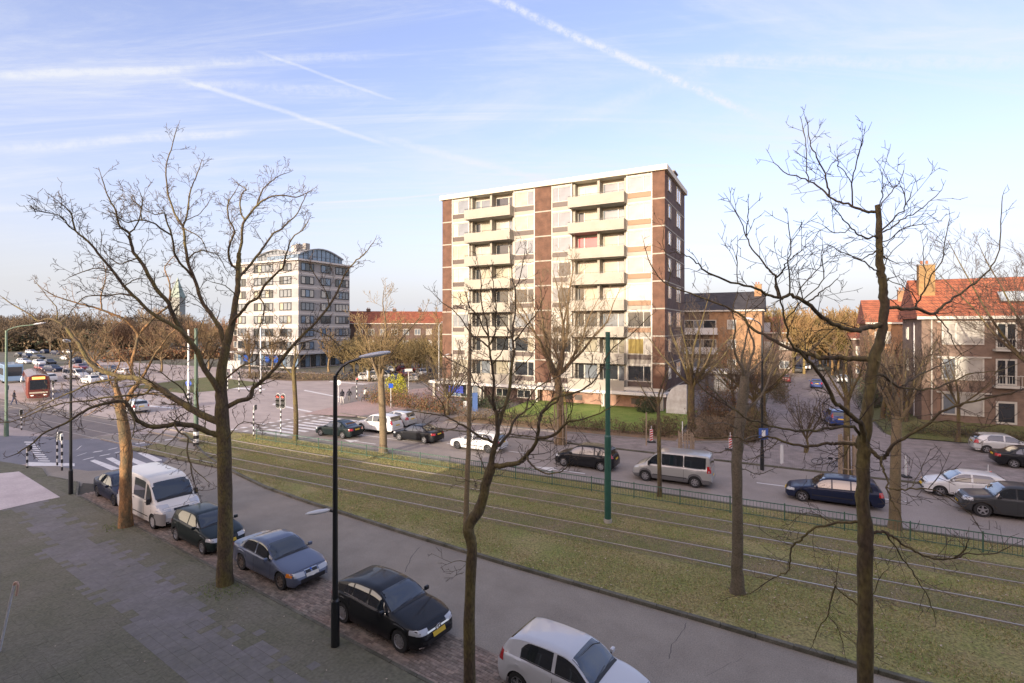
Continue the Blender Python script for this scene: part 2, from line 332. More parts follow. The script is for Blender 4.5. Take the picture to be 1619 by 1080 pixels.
# paving tiles: the walking band of plain tiles with mossy ones on both sides, laid where the photo shows their joints
BR = random.Random(4)
PBAND = sorted(GU(*p) for p in ((70,792),(133,837),(228,900),(345,987),(445,1053),(560,1130),(720,1240)))
PAND = sorted(GU(*p) for p in ((0,795),(50,837),(103,900),(200,987),(262,1053),(330,1130),(420,1240)))
def sidewalk_tile_kind(u, v):
    pb = PBAND; pa = PAND
    hi = np.interp(u, [p[0] for p in pb], [p[1] for p in pb])+.12*math.sin(u*1.7)+.1*math.sin(u*4.1)
    lo = np.interp(u, [p[0] for p in pa], [p[1] for p in pa])+.12*math.sin(u*1.3+1)
    return lo+BR.gauss(0, .14) < v < hi+BR.gauss(0, .20)
ALPHA = -.118
tiles = []
side_root = bpy.data.objects['sidewalk']
ca, sa = math.cos(math.atan(ALPHA)), math.sin(math.atan(ALPHA))
def visible(u, v, z=.1, mg=20):
    p = UV(u, v, z)
    if p.y < 2: return False
    x = CX+F*p.x/p.y; y = HY+F*(H-p.z)/p.y
    return -mg < x < 1619+mg and y < 1080+mg
tm = {}
for (nm, mm, ww) in (('a', M_tile, .2970), ('b', M_tilem, .2975)):
    me = MB().box(-ww/2, ww/2, -ww/2, ww/2, 0, .045).mesh('paving_tile', mm); bevel_mesh(me, .004); tm[nm] = me
cand = []
for i in range(-110, 80):
    for j in range(-45, 0):
        s_ = i*.3; t_ = j*.3+(.15 if i % 2 else 0)*0
        u = -16.9+s_*ca-t_*sa; v = 11.83+s_*sa+t_*ca-.02
        if u > 2 or u < -40 or not visible(u, v): continue
        cand.append(((UV(u, v)).length, u, v))
cand.sort()
tr = random.Random(3)
bigV, bigF, bigM = [], [], []
for n_, (dist, u, v) in enumerate(cand):
    k = 'a' if sidewalk_tile_kind(u, v) else 'b'
    dz = tr.uniform(-.0025, .0025)
    if n_ < 300:
        o = put('paving_tile', tm[k], None, side_root); o.location = (u, v, .0475+dz); o.rotation_euler = (tr.gauss(0, .004), tr.gauss(0, .004), math.atan(ALPHA)+tr.gauss(0, .006))
    else:
        c_ = math.cos(math.atan(ALPHA)+tr.gauss(0, .006)); s2 = math.sin(math.atan(ALPHA)); b0 = len(bigV); z = .0925+dz; q = .1490
        for (du, dv, dz2) in ((-q, -q, 0), (q, -q, 0), (q, q, 0), (-q, q, 0)):
            bigV.append((u+du*c_-dv*s2, v+du*s2+dv*c_, z+tr.gauss(0, .0004)))
        for (du, dv) in ((-q, -q), (q, -q), (q, q), (-q, q)):
            bigV.append((u+du*c_-dv*s2, v+du*s2+dv*c_, z-.02))
        bigF += [(b0, b0+1, b0+2, b0+3), (b0, b0+4, b0+5, b0+1), (b0+1, b0+5, b0+6, b0+2), (b0+2, b0+6, b0+7, b0+3), (b0+3, b0+7, b0+4, b0)]
        bigM += [0 if k == 'a' else 1]*5
o = put('paving_tiles', npmesh('paving_tiles', bigV, bigF, mats=[M_tile, M_tilem], mi=bigM), None, side_root); tag(o, kind='stuff')
# parking lane bricks, herringbone-free running bond
pr = bpy.data.objects['parking_lane']
V_, F_ = [], []; tr = random.Random(5)
bc = []
for i in range(-190, 60):
    for j in range(0, 18):
        s_ = i*.21+(.105 if j % 2 else 0); t_ = j*.105+.06
        u = -16.9+s_*ca-t_*sa; v = 12.0+s_*sa+t_*ca
        if not visible(u, v, 0, 5) or u < -34.5: continue
        bc.append((UV(u, v).length, u, v))
bc.sort()
bme = MB().box(-.101, .101, -.0475, .0475, 0, .03).mesh('paving_brick', M_brickp)
for n_, (dist, u, v) in enumerate(bc):
    if n_ < 300:
        o = put('paving_brick', bme, None, pr); o.location = (u, v, .014+tr.uniform(-.004, .004)); o.rotation_euler = (tr.gauss(0, .01), tr.gauss(0, .01), math.atan(ALPHA)+tr.gauss(0, .01)); continue
    b0 = len(V_); z = .044+tr.uniform(-.004, .004); A = math.atan(ALPHA)+tr.gauss(0, .012); c_, s2 = math.cos(A), math.sin(A)
    for zz in (z, z-.015):
        for (du, dv) in ((-.101, -.0475), (.101, -.0475), (.101, .0475), (-.101, .0475)): V_.append((u+du*c_-dv*s2, v+du*s2+dv*c_, zz+tr.gauss(0, .001)))
    F_ += [(b0, b0+1, b0+2, b0+3), (b0, b0+4, b0+5, b0+1), (b0+1, b0+5, b0+6, b0+2), (b0+2, b0+6, b0+7, b0+3), (b0+3, b0+7, b0+4, b0)]
o = put('paving_bricks', npmesh('paving_bricks', V_, F_, mats=[M_brickp]), None, pr); tag(o, kind='stuff')

# kerbs: real stones laid end to end
def kerb(name, line, wd, z0, z1, m=M_kerb, step=1.0, gap=.012, maxn=300):
    root = empty(name, rz=TH); tag(root, kind='structure')
    L = [0]
    for a, b in zip(line, line[1:]): L.append(L[-1]+math.dist(a, b))
    xs = [p[0] for p in line]; ys = [p[1] for p in line]; n = int(L[-1]/step); kr = random.Random(len(line))
    me = MB().box(0, step-gap, -wd/2, wd/2, z0, z1).mesh('kerb_stone', m); bevel_mesh(me, .012)
    for i in range(n):
        p = (np.interp(i*step, L, xs), np.interp(i*step, L, ys)); q = (np.interp((i+1)*step, L, xs), np.interp((i+1)*step, L, ys))
        if not visible((p[0]+q[0])/2, (p[1]+q[1])/2, 0, 60): continue
        o = put('kerb_stone', me, None, root); o.location = (p[0], p[1], kr.uniform(-.006, .006)); o.rotation_euler = (0, 0, math.atan2(q[1]-p[1], q[0]-p[0]))
    return root
kerb('reservation_kerb', KG, .16, -.05, .13)
kerb('reservation_far_kerb', [(40, 29.26), (-36, 29.26), (-41.5, 28.98), (-45.5, 28.1), (-46.7, 26.7)], .16, -.05, .13)
kerb('sidewalk_kerb', [(-37.2, ve(-35)+1.06), (-34.5, ve(-34.5)-.07), *[(u, ve(u)-.07) for u in (-28, -20, -10, 0, 10)]], .12, -.05, .1)
kerb('corner_kerb', [(-40.3, 14.97), (-37.2, ve(-35)+1.06)], .12, -.05, .1)
kerb('far_road_kerb', [(40, 38.35), (-30, 38.75), (-43, 40.6)], .14, -.05, .1, step=1.5)

# tram reservation
resv = KG+[(u, v-.0) for u, v in KGF]
o = ground_slab('tram_reservation', [(u, v+.07) if i < len(KG) else (u, v-.0) for i, (u, v) in enumerate(resv)], -.02, .07, M_grassg)
for k, (a, b) in enumerate(((21.1, 23.4), (24.7, 26.9))):
    ground_sheet('track_bed', [(-44, a), (40, a), (40, b), (-44, b)], .076, M_soil)
def rail(v):
    pts = [(40, v), (-30, v), (-38, v+.1), (-50, v+.5), (-70, v+1.0), (-110, v+1.2)]
    m = MB()
    for a, b in zip(pts, pts[1:]):
        dx, dy = b[0]-a[0], b[1]-a[1]; l = math.hypot(dx, dy); nx, ny = -dy/l*.035, dx/l*.035
        z = .075 if True else 0
        m.prism([(a[0]+nx, a[1]+ny), (b[0]+nx, b[1]+ny), (b[0]-nx, b[1]-ny), (a[0]-nx, a[1]-ny)], -.01, .115 if a[0] > -44 else .03)
    return tag(m.build('tram_rail', M_rail, rz=TH), kind='structure')
for v in (21.5, 22.95, 25.05, 26.5): rail(v)

# grass: short tufts over the reservation, thinner between the rails, and fallen leaves
gr = np.random.default_rng(11)
def tufts(n, box, keep, hgt, wid, name, mats, z0=.07, root=None, dens_noise=True):
    u = gr.uniform(box[0], box[1], n*3); v = gr.uniform(box[2], box[3], n*3)
    k = keep(u, v); u, v = u[k][:n], v[k][:n]; n = len(u)
    P = np.stack([u, v, np.full(n, z0)], 1); A = gr.uniform(0, 6.283, n); h = gr.uniform(.4, 1, n)*hgt; wd = wid*gr.uniform(.6, 1.3, n)
    Vv = []; d = np.stack([np.cos(A), np.sin(A), np.zeros(n)], 1); lean = gr.normal(0, .6, (n, 2))*h[:, None]
    a = P-d*wd[:, None]; b = P+d*wd[:, None]; c = P.copy(); c[:, 0] += lean[:, 0]; c[:, 1] += lean[:, 1]; c[:, 2] += h
    Vv = np.stack([a, b, c], 1).reshape(-1, 3); Fv = np.arange(n*3).reshape(-1, 3)
    o = put(name, npmesh(name, Vv, Fv, mats=mats, mi=gr.integers(0, len(mats), n)), None, None, rz=TH); tag(o, kind='stuff'); return o
ku = [p[0] for p in KG]; kv = [p[1] for p in KG]
def keepg(u, v):
    lo = np.interp(u, ku, kv)+.25+.25*np.sin(u*2.3)+.15*np.sin(u*7.1)
    on = (v > lo) & (v < 29.05)
    bed = ((v > 21.3) & (v < 23.1)) | ((v > 24.9) & (v < 26.7))
    pat = np.sin(u*.9+v*1.3)+np.sin(u*.37-v*.9+1)+gr.normal(0, .5, len(u))
    near_rail = (np.abs(v-21.5) < .09) | (np.abs(v-22.95) < .09) | (np.abs(v-25.05) < .09) | (np.abs(v-26.5) < .09)
    return on & ~near_rail & ((~bed & (pat > -1.1)) | (bed & (gr.random(len(u)) < .55)))
MG = [mat('grass_a', (.23, .255, .07), .8), mat('grass_b', (.35, .32, .115), .8), mat('grass_c', (.48, .39, .18), .85), mat('grass_d', (.17, .26, .05), .8), mat('grass_e', (.29, .215, .12), .9)]
go = tufts(135000, (-44, 14, 16.4, 29.1), keepg, .075, .013, 'grass', [MG[0], MG[1], MG[1], MG[2], MG[3], MG[4], MG[4]])
tag(go, 'short worn winter grass on the tram reservation', 'grass')
def keepl(u, v):
    lo = np.interp(u, ku, kv)+.1
    return (v > lo) & (v < 29) & (np.sin(u*.8+1)+np.sin(v*1.1)+gr.normal(0, .9, len(u)) > -.3)
ML = [mat('leaf_tan', (.34, .23, .14), .8), mat('leaf_brown', (.20, .115, .06), .8), mat('leaf_pale', (.48, .39, .30), .8)]
n = 2600; u = gr.uniform(-44, 14, n*2); v = gr.uniform(16.6, 29, n*2); k = keepl(u, v); u, v = u[k][:n], v[k][:n]; n = len(u)
A = gr.uniform(0, 6.28, n); sz = gr.uniform(.025, .05, n); t1 = gr.normal(0, .4, n)
P = np.stack([u, v, np.full(n, .115)], 1); d1 = np.stack([np.cos(A), np.sin(A), t1*.5], 1)*sz[:, None]; d2 = np.stack([-np.sin(A), np.cos(A), t1*.4], 1)*sz[:, None]*.6
LV = np.stack([P-d1, P-d2, P+d1, P+d2], 1).reshape(-1, 3)
tag(put('fallen_leaves', npmesh('fallen_leaves', LV, np.arange(n*4).reshape(-1, 4), mats=ML, mi=gr.integers(0, 3, n)), rz=TH), 'dry leaves fallen on the tram reservation grass', 'leaves', kind='stuff')
# moss growing at the foot of the street trees and litter on the sidewalk
def keepm(u, v):
    r1 = np.hypot((u+17.6)/1.3, (v-11.45)); r2 = np.hypot((u+27.2)/1.2, v-12.6)
    return (v < np.interp(u, [-40, 40], [ve(-40)-.2, ve(40)-.2])) & ((r1 < .9) & (gr.random(len(u)) < 1.1-r1) | (r2 < .7) & (gr.random(len(u)) < .9-r2))
gm = tufts(5000, (-29, -15.5, 10.3, 13.6), keepm, .07, .012, 'weeds', [mat('weed_green', (.10, .17, .03), .8), MG[0], MG[3]], z0=.09)
tag(gm, 'green weeds round the feet of the street trees', 'weeds')
n = 170; u = gr.uniform(-22, -2, n); v = gr.uniform(1, 11.4, n); A = gr.uniform(0, 6.28, n); sz = gr.uniform(.012, .035, n)
P = np.stack([u, v, np.full(n, .105)], 1); d1 = np.stack([np.cos(A), np.sin(A), 0*A], 1)*sz[:, None]; d2 = np.stack([-np.sin(A), np.cos(A), 0*A+.3], 1)*sz[:, None]*.6
tag(put('paving_litter', npmesh('paving_litter', np.stack([P-d1, P-d2, P+d1, P+d2], 1).reshape(-1, 3), np.arange(n*4).reshape(-1, 4), mats=[ML[2], ML[0]], mi=gr.integers(0, 2, n)), rz=TH), 'pale specks of litter and leaves on the mossy sidewalk', 'litter', kind='stuff')

# painted markings
def paint(name, quads, z=.016, m=M_white):
    root = empty(name); tag(root, kind='structure')
    for q in quads: MB().sheet([tuple(G(*p)[:2]) for p in q], z).build('stripe', m, root)
    return root
paint('near_zebra', [((142,729),(150,727),(190,741),(176,744)), ((167,725),(178,723.5),(200,735),(190,737.5)), ((189,722),(200,720.5),(232,733),(219,735.5)),
      ((217,716.5),(228,715),(258,728),(245,730.5)), ((239,712.5),(249,711.5),(281,724),(268,726)), ((263,708.5),(272,707.5),(300,718.5),(289,720.5))])
dash = []
for (x0, y0, x1, y1) in [(120,722,135,717),(146,716,160,714),(170,712,184,709),(192,706,206,703.5),(213,703,229,700.5),(236,700,250,698),(258,697,271,695.5),(130,728,147,724),(156,722,172,719),(180,717,196,714.5),(232,708,246,706),
                         (120,712,127,706),(130,703,140,698),(142,696,152,692)]:
    dash.append(((x0,y0),(x0+3,y0-1.5),(x1+3,y1-1.5),(x1,y1)))
paint('near_crossing_dashes', dash)
zz = []
for k in range(11): y0 = 700+k*3.3; x0 = 38+k*2.4; zz.append(((x0,y0),(x0+1,y0-1.5),(x0+17+k*.3,y0-1.2),(x0+16+k*.3,y0+.4)))
paint('left_hatching', zz)
paint('corner_bar', [((45,737),(45,731),(118,733),(118,737.5))], .018)
# far zebra (stripes parallel to the far road) and block marks
u0 = -43.9
root = empty('far_zebra', rz=TH); tag(root, kind='structure')
for k in range(9):
    v = 30.0+k*.98; MB().sheet([(-41.6, v), (-37.6-.0, v), (-37.6, v+.5), (-41.6, v+.5)], .016).build('stripe', M_white, root)
root = empty('far_crossing_blocks', rz=TH); tag(root, kind='structure')
for k in range(12):
    v = 29.6+k*.95
    MB().sheet([(-44.6, v), (-44.0, v), (-44.0, v+.45), (-44.6, v+.45)], .017).build('block', M_white, root)
    MB().sheet([(-42.9, v), (-42.4, v), (-42.4, v+.45), (-42.9, v+.45)], .017).build('block', M_white, root)
def dashes(name, v, u0, u1, ln, gap, wd=.12):
    root = empty(name, rz=TH); tag(root, kind='structure'); u = u0
    while u < u1:
        MB().sheet([(u, v-wd/2), (u+ln, v-wd/2), (u+ln, v+wd/2), (u, v+wd/2)], .016).build('dash', M_white, root); u += ln+gap
for pts in (((1085,985),(1078,1000),(1062,1020),(1058,1048)), ((1180,1040),(1150,1050),(1110,1075)), ((640,905),(650,880),(668,862))):
    q = [GU(*p) for p in pts]; cr_ = MB(); kr = random.Random(len(q)); fine = []
    for a, b in zip(q, q[1:]):
        for k in range(5): fine.append((a[0]+(b[0]-a[0])*k/5+kr.gauss(0, .02), a[1]+(b[1]-a[1])*k/5+kr.gauss(0, .02)))
    for a, b in zip(fine, fine[1:]): cr_.sheet([(a[0]-.008, a[1]-.008), (b[0]-.008, b[1]-.008), (b[0]+.010, b[1]+.010), (a[0]+.010, a[1]+.010)], .008)
    tag(cr_.build('road_crack', mat('crack_tar', (.075, .068, .064), .8), rz=TH), kind='structure')
for (px, py) in ():
    p = G(px, py); tag(MB().lathe([(0, .0085), (.30, .0085), (.33, .004)], 20, (p.x, p.y, 0)).build('manhole_cover', mat('cast_iron', (.07, .066, .064), .6, col2=(.11, .10, .095), vscale=20)), 'round iron manhole cover in the near road, %s' % {690: 'between the black car and the grass', 430: 'furthest left', 1010: 'beyond the white hatchback'}[px], 'manhole cover')
if 0: ground_sheet('asphalt_patch', [], .007, mat('patch_asphalt', (.185, .165, .15), .85, col2=(.21, .19, .17), vscale=1.2, var=(40, .2), bump=.25, bscale=60))
dashes('edge_line', 30.55, -23.5, 30, 1.5, 2.6); dashes('lane_line', 34.2, -24, 30, 1.6, 4.0, .14)
root = empty('turn_lane_lines', rz=TH); tag(root, kind='structure')
for (v, a, b) in ((33.4, -37.4, -25), (36.6, -37.4, -27), (30.5, -37.4, -33)): MB().sheet([(a, v-.07), (b, v-.07), (b, v+.07), (a, v+.07)], .016).build('line', M_white, root)
def arrow(u, v):
    r_ = empty('lane_arrow', UV(u, v, 0), TH); tag(r_, kind='structure')
    MB().sheet([(0, -.08), (2.2, -.08), (2.2, .08), (0, .08)], .017).build('shaft', M_white, r_)
    MB().sheet([(.02, .5), (-1.3, .02), (.02, -.5), (.02, -.1), (.02, .1)], .0172).build('arrow_head', M_white, r_)
arrow(-31, 31.3); arrow(-13.5, 31.2); arrow(-33.2, 34.9)
# crossing: white lines and tracks scattered over the junction
paint('junction_lines', [((300,612),(302,609),(420,615),(418,617)), ((480,618),(482,616.5),(560,632),(556,633)), ((430,640),(433,638),(500,652),(496,653.5)), ((520,604),(522,602),(640,612),(640,614)),
                         ((556,630),(590,640),(588,642),(552,632)), ((225,640),(280,645),(280,647),(225,642)), ((585,622),(620,612),(623,613),(590,624))])
# ================================================================== BUILDINGS
def glassmat(name, col, rough=.12, coat=.8):
    return mat(name, col, rough, spec=.6, coat=coat, col2=tuple(c*.72 for c in col), vscale=.9, detail=2)
GL = {'bright': glassmat('white_curtain_pane', (.75, .74, .72)), 'cream': glassmat('curtained_pane', (.40, .37, .28)), 'grey': glassmat('sky_grey_pane', (.20, .225, .25)), 'dark': glassmat('dark_pane', (.035, .04, .045)),  # grey panes carry the sky's reflection in their base colour
      'white': glassmat('blind_pane', (.50, .475, .42)), 'yellow': glassmat('yellow_curtain_pane', (.40, .31, .10)), 'red': glassmat('red_curtain_pane', (.60, .07, .09)), 'blue': glassmat('blue_pane', (.16, .24, .34))}
_wc = {}
def window(parent, x, y, z, w_, h_, splits=(.33,), cols=('cream', 'cream'), frame=M_whitep, fw=.07, dep=.10, flip=False, rz=0, door=False, name='window', bars=()):
    """a window: frame with panes set back in it; x,z is its lower left corner seen from outside (outside = -y)"""
    key = (round(w_, 2), round(h_, 2), tuple(splits), frame.name, fw, dep, tuple(bars))
    if key not in _wc:
        m = MB(); m.box(0, w_, 0, dep, 0, fw); m.box(0, w_, 0, dep, h_-fw, h_); m.box(0, fw, 0, dep, fw, h_-fw); m.box(w_-fw, w_, 0, dep, fw, h_-fw)
        for s in splits: m.box(s*w_-fw*.5, s*w_+fw*.5, .005, dep-.005, fw, h_-fw)
        for s in bars: m.box(fw, w_-fw, .008, dep-.008, s*h_-.025, s*h_+.025)
        e = [0]+list(splits)+[1]; ps = []
        for a, b in zip(e, e[1:]):
            ps.append((a*w_+(fw if a == 0 else fw*.5), b*w_-(fw if b == 1 else fw*.5)))
        _wc[key] = (m.mesh('window_frame', frame), ps)
    fm, ps = _wc[key]
    f = put(name, fm, None, parent, (x, y, z), rz)
    for i, (a, b) in enumerate(ps):
        cname = cols[i % len(cols)]; k2 = ('p', round(b-a, 3), round(h_, 2), cname, fw)
        if k2 not in _wc: _wc[k2] = MB().box(0, b-a, 0, .02, 0, h_-2*fw).mesh('pane', GL[cname])
        put('pane', _wc[k2], None, f, (a, dep*.55, fw))
    return f
br = random.Random(21)

# ---- the tall apartment block
T = empty('apartment_tower', UV(-40.07, 56.1), TH, 'tall brown brick apartment block with cream balconies rising behind the far road', 'apartment block')
TW, TD, Z0, FL, NF = 28.64, 12.0, 2.47, 2.93, 8
ZT = Z0+FL*NF
m = MB(); m.box(.1, TW-.1, 1.15, TD-.1, 0, ZT); m.build('core', M_cream, T)
m = MB()
for (a, b) in ((0, 1.42), (13.45, 15.55), (27.35, TW)): MB().box(a, b, 0, 1.3, Z0+.1, ZT).build('brick_pier', M_tower_br, T)
MB().box(TW-.12, TW, 1.3, TD, 0, ZT).build('gable_wall', M_tower_dk, T)
MB().box(0, .12, 1.3, TD, 0, ZT).build('gable_wall', M_tower_dk, T)
MB().box(0, TW, TD-.12, TD-.001, 0, ZT).build('rear_wall', M_tower_dk, T)
# white floor lines on piers and gable
for k in range(0, NF+0):
    z = Z0+FL*k; m = MB()
    for (a, b) in ((-.01, 1.43), (13.44, 15.56), (27.34, TW+.02)): MB().box(a, b, -.02, .5, z-.07, z+.07).build('floor_line', M_cream, T)
    MB().box(TW-.05, TW+.02, .5, TD+.02, z-.06, z+.06).build('floor_line', M_cream, T)
m = MB(); m.box(-.25, TW+.3, -.3, TD+.3, ZT, ZT+.55); m.build('roof_edge', mat('roof_fascia', (.62, .57, .45), .6), T)
MB().box(.1, TW-.1, .1, TD-.1, ZT+.55, ZT+.58).build('roof', mat('roof_felt', (.08, .08, .08), .9), T)
m = MB(); m.box(8.5, 11, 3, 6, ZT+.55, ZT+1.05); m.build('roof_housing', M_cream, T)
m = MB(); m.box(26.6, 28.2, 7.5, 9.5, ZT+.56, ZT+1.9); ch = m.build('chimney', M_tower_dk, T)
MB().box(26.5, 28.3, 7.4, 9.6, ZT+1.9, ZT+2.05).build('chimney_cap', mat('concrete_grey', (.25, .24, .23), .8), ch)
bays = [(1.45, 4.15, 'L'), (10.55, 13.42, 'R'), (15.58, 18.15, 'L'), (24.5, 27.32, 'R')]
logg = [(4.15, 10.55), (18.15, 24.5)]
for (a, b, sd_) in bays:
    m = MB(); m.box(a, b, .22, 1.16, Z0, ZT)
    m.build('bay_wall', M_cream, T)
    MB().box(a, a+.12, .04, .22, Z0, ZT).build('bay_frame', M_whitep, T); MB().box(b-.12, b, .04, .22, Z0, ZT).build('bay_frame', M_whitep, T)
for k in range(NF):
    z = Z0+FL*k
    for bi, (a, b, sd_) in enumerate(bays):
        MB().box(a+.12, b-.12, .06, .24, z-.1, z+.34).build('floor_band', M_cream, T)
        inner = bi == 3 and k >= 2
        MB().box(a+.16, b-.16, .10, .24, z+.38, z+.86).build('spandrel_panel', M_panelo if bi == 3 and k >= 2 else M_panel, T)
        hi = k >= 3
        c_ = br.choices(['cream', 'white', 'grey', 'dark'], [3, 3, 4.5, .8] if k >= 4 else ([3, 2, 2, 1.5] if k == 3 else [1.5, 1, 2, 4]))[0]
        c2 = br.choices([c_, 'cream', 'grey'], [5, 1, 1])[0]
        if bi == 0 and k >= 6: c_, c2 = 'grey', 'white'
        if bi == 2 and k == 7: c_, c2 = 'grey', 'grey'
        if bi == 2 and k == 4: c_, c2 = 'dark', 'grey'
        if bi == 3 and k == 1: c_, c2 = 'yellow', 'white'
        if bi == 3 and k == 7: c_, c2 = 'grey', 'grey'
        window(T, a+.12, .12, z+.93, b-a-.24, 1.72, (.33,) if sd_ == 'L' else (.68,), (c2, c_) if sd_ == 'L' else (c_, c2))
        MB().box(a+.12, b-.12, .06, .24, z+2.67, z+2.83).build('lintel', M_whitep, T)
    for li, (a, b) in enumerate(logg):
        # balcony: slab, parapet with end returns, handrail; back wall with door and windows
        bl = MB(); bl.box(a-.12, b+.02, -.95, 1.15, z-.14, z+.04); bo = bl.build('balcony', M_cream, T)
        m = MB(); m.box(a-.12, b+.02, -.97, -.87, z+.04, z+1.02); m.box(a-.12, a-.02, -.87, .1, z+.04, z+1.02); m.box(b-.08, b+.02, -.87, .1, z+.04, z+1.02)
        m.build('parapet', M_cream, bo)
        m = MB(); m.box(a-.1, b, -.95, -.90, z+1.14, z+1.18); [m.box(a+q*(b-a)/5, a+q*(b-a)/5+.03, -.94, -.91, z+1.02, z+1.14) for q in range(6)]; m.build('handrail', M_black, bo)
        mid = (a+b)/2
        for q0, q1, q2 in ((mid-.14, mid+.14, .05), (a+.02, a+.3, .3), (b-.3, b-.02, .3)): MB().box(q0, q1, q2, 1.15, z+.04, z+2.78).build('column', M_cream, T)
        for s_, (x0, x1) in enumerate(((a+.3, mid-.14), (mid+.14, b-.3))):
            c_ = br.choices(['cream', 'white', 'grey', 'dark'], [4, 4, 1.4, 1] if k >= 3 else [2, 2, 1.5, 2.5])[0]
            if li == 1 and k == 5 and s_ == 0: c_ = 'red'
            if li == 0 and k == 7 and s_ == 1: c_ = 'dark'
            if s_ == 0:
                window(T, x0+.05, 1.02, z+.06, .82, 2.5, (), ('dark' if br.random() < .4 else c_,), name='balcony_door')
                window(T, x0+.87, 1.02, z+.9, x1-x0-.92, 1.66, (), (c_,))
            else:
                window(T, x0+.05, 1.02, z+.9, x1-x0-.92, 1.66, (), (c_,))
                window(T, x1-.87, 1.02, z+.06, .82, 2.5, (), ('grey' if br.random() < .5 else c_,), name='balcony_door')
# top slab over the loggias
# gable windows
for k in range(NF):
    z = Z0+FL*k
    for (y, w_, c_) in ((1.2, 1.3, 'white'), (6.4, 2.5, 'white')):
        if y > 5: window(T, TW+.09, y, z+.95, w_, 1.75, (.45,), ('bright', 'grey' if k % 3 == 0 else 'bright'), rz=rad(90))
        else: window(T, TW+.09, y+.5, z+1.15, w_, 1.45, (), ('bright' if k != NF-2 else 'dark',), rz=rad(90))
# ground floor: canopy, columns, brick base, dark entrance with blue panels
m = MB(); m.box(-1.2, TW+.4, -1.4, 1.2, Z0-.42, Z0-.12); m.build('canopy', mat('canopy_white', (.68, .66, .62), .6), T)
MB().box(14.2, TW-.1, .3, 1.15, 0, Z0-.42).build('base_wall', brickmat('sunlit_base_brick', (.42, .22, .14), (.36, .18, .115), (.36, .27, .22)), T)  # brighter brick here puts the sunlight on this half into the colour
MB().box(6.5, 14.2, .3, 1.15, 0, Z0-.42).build('base_wall', M_tower_dk, T)
for x in (-.9, 6.2, 13.9, 22.0, TW-.3): MB().box(x, x+.32, -.9, -.5, 0, Z0-.42).build('canopy_column', M_whitep, T)
window(T, .2, .25, .25, 6.0, 1.75, (.14, .28, .42, .57, .72, .86), ('dark', 'blue', 'blue', 'dark', 'dark', 'grey', 'dark'))
MB().box(0, 6.5, .37, 1.15, 0, Z0-.42).build('base_wall', M_tower_dk, T)
for x in (8, 11): window(T, x, .2, .7, 1.8, 1.0, (.5,), ('dark',))
m = MB(); m.box(.9, 3.2, .08, .14, .75, 1.65); m.build('blue_sign', mat('sign_blue', (.03, .06, .40), .4), T)
for x in (16, 17.2, 18.4, 25.0): MB().box(x, x+.9, .22, .3, .9, 1.5).build('vent_grille', mat('vent', (.12, .1, .09), .6), T)
MB().box(14.2, TW, -.9, -.82, Z0+.0, Z0+.35).build('balustrade', M_whitep, T)

# ---- white office block
OB = empty('office_block', UV(*[float(q) for q in (-47.3*.8836-115*.468, -47.3*.468+115*.8836)]), TH, 'white office block with arched glass penthouse seen behind the big street tree', 'office building')
M_ow = mat('white_panel_warm', (.46, .43, .41), .6, col2=(.40, .38, .36), vscale=.4); M_mull = mat('dark_mullion', (.03, .032, .035), .5)
WL, WR, FH = 21.2, 15.2, 2.95
MB().box(-WL, 0, 0, WR, 0, 7*FH+3.4).build('core', M_ow, OB)
for k in range(7):
    z = 3.5+FH*k
    MB().box(-WL-.04, .06, -.06, WR, z-.1, z+.12).build('string_course', mat('white_sill', (.60, .56, .52), .6), OB)
    MB().box(-WL-.02, .02, -.03, WR, z+.6, z+2.55).build('spandrel_shade_band', mat('band_shade_grey', (.33, .32, .315), .6, col2=(.27, .265, .26), vscale=.5), OB)  # strip darker than the wall, painting the spandrel shading on both faces
    for (a, w_, n_) in ((-20.6, 2.2, 2), (-14.8, 6.2, 5), (-5.9, 3.4, 3)):
        cc = ['cream', 'dark', 'grey'] if k > 1 else ['grey', 'dark', 'dark']
        window(OB, a-.2, -.15, z+.68, w_+.5, 1.8, tuple(i/n_ for i in range(1, n_)), [br.choice(cc+['grey']) for _ in range(n_)], frame=M_mull, fw=.17, dep=.12)
    for (a, w_, n_) in ((.6, 3.6, 3), (6.2, 2.9, 2), (10.6, 4.2, 4)):
        window(OB, .13, a, z+.68, w_, 1.8, tuple(i/n_ for i in range(1, n_)), [br.choice(['grey', 'blue', 'dark', 'white']) for _ in range(n_)], frame=M_mull, fw=.17, dep=.06, rz=rad(90))
ztop = 3.4+7*FH
MB().box(-WL-.6, .9, -.9, WR+.6, ztop, ztop+.35).build('terrace_ledge', mat('white_sill', (.7,)*3), OB)
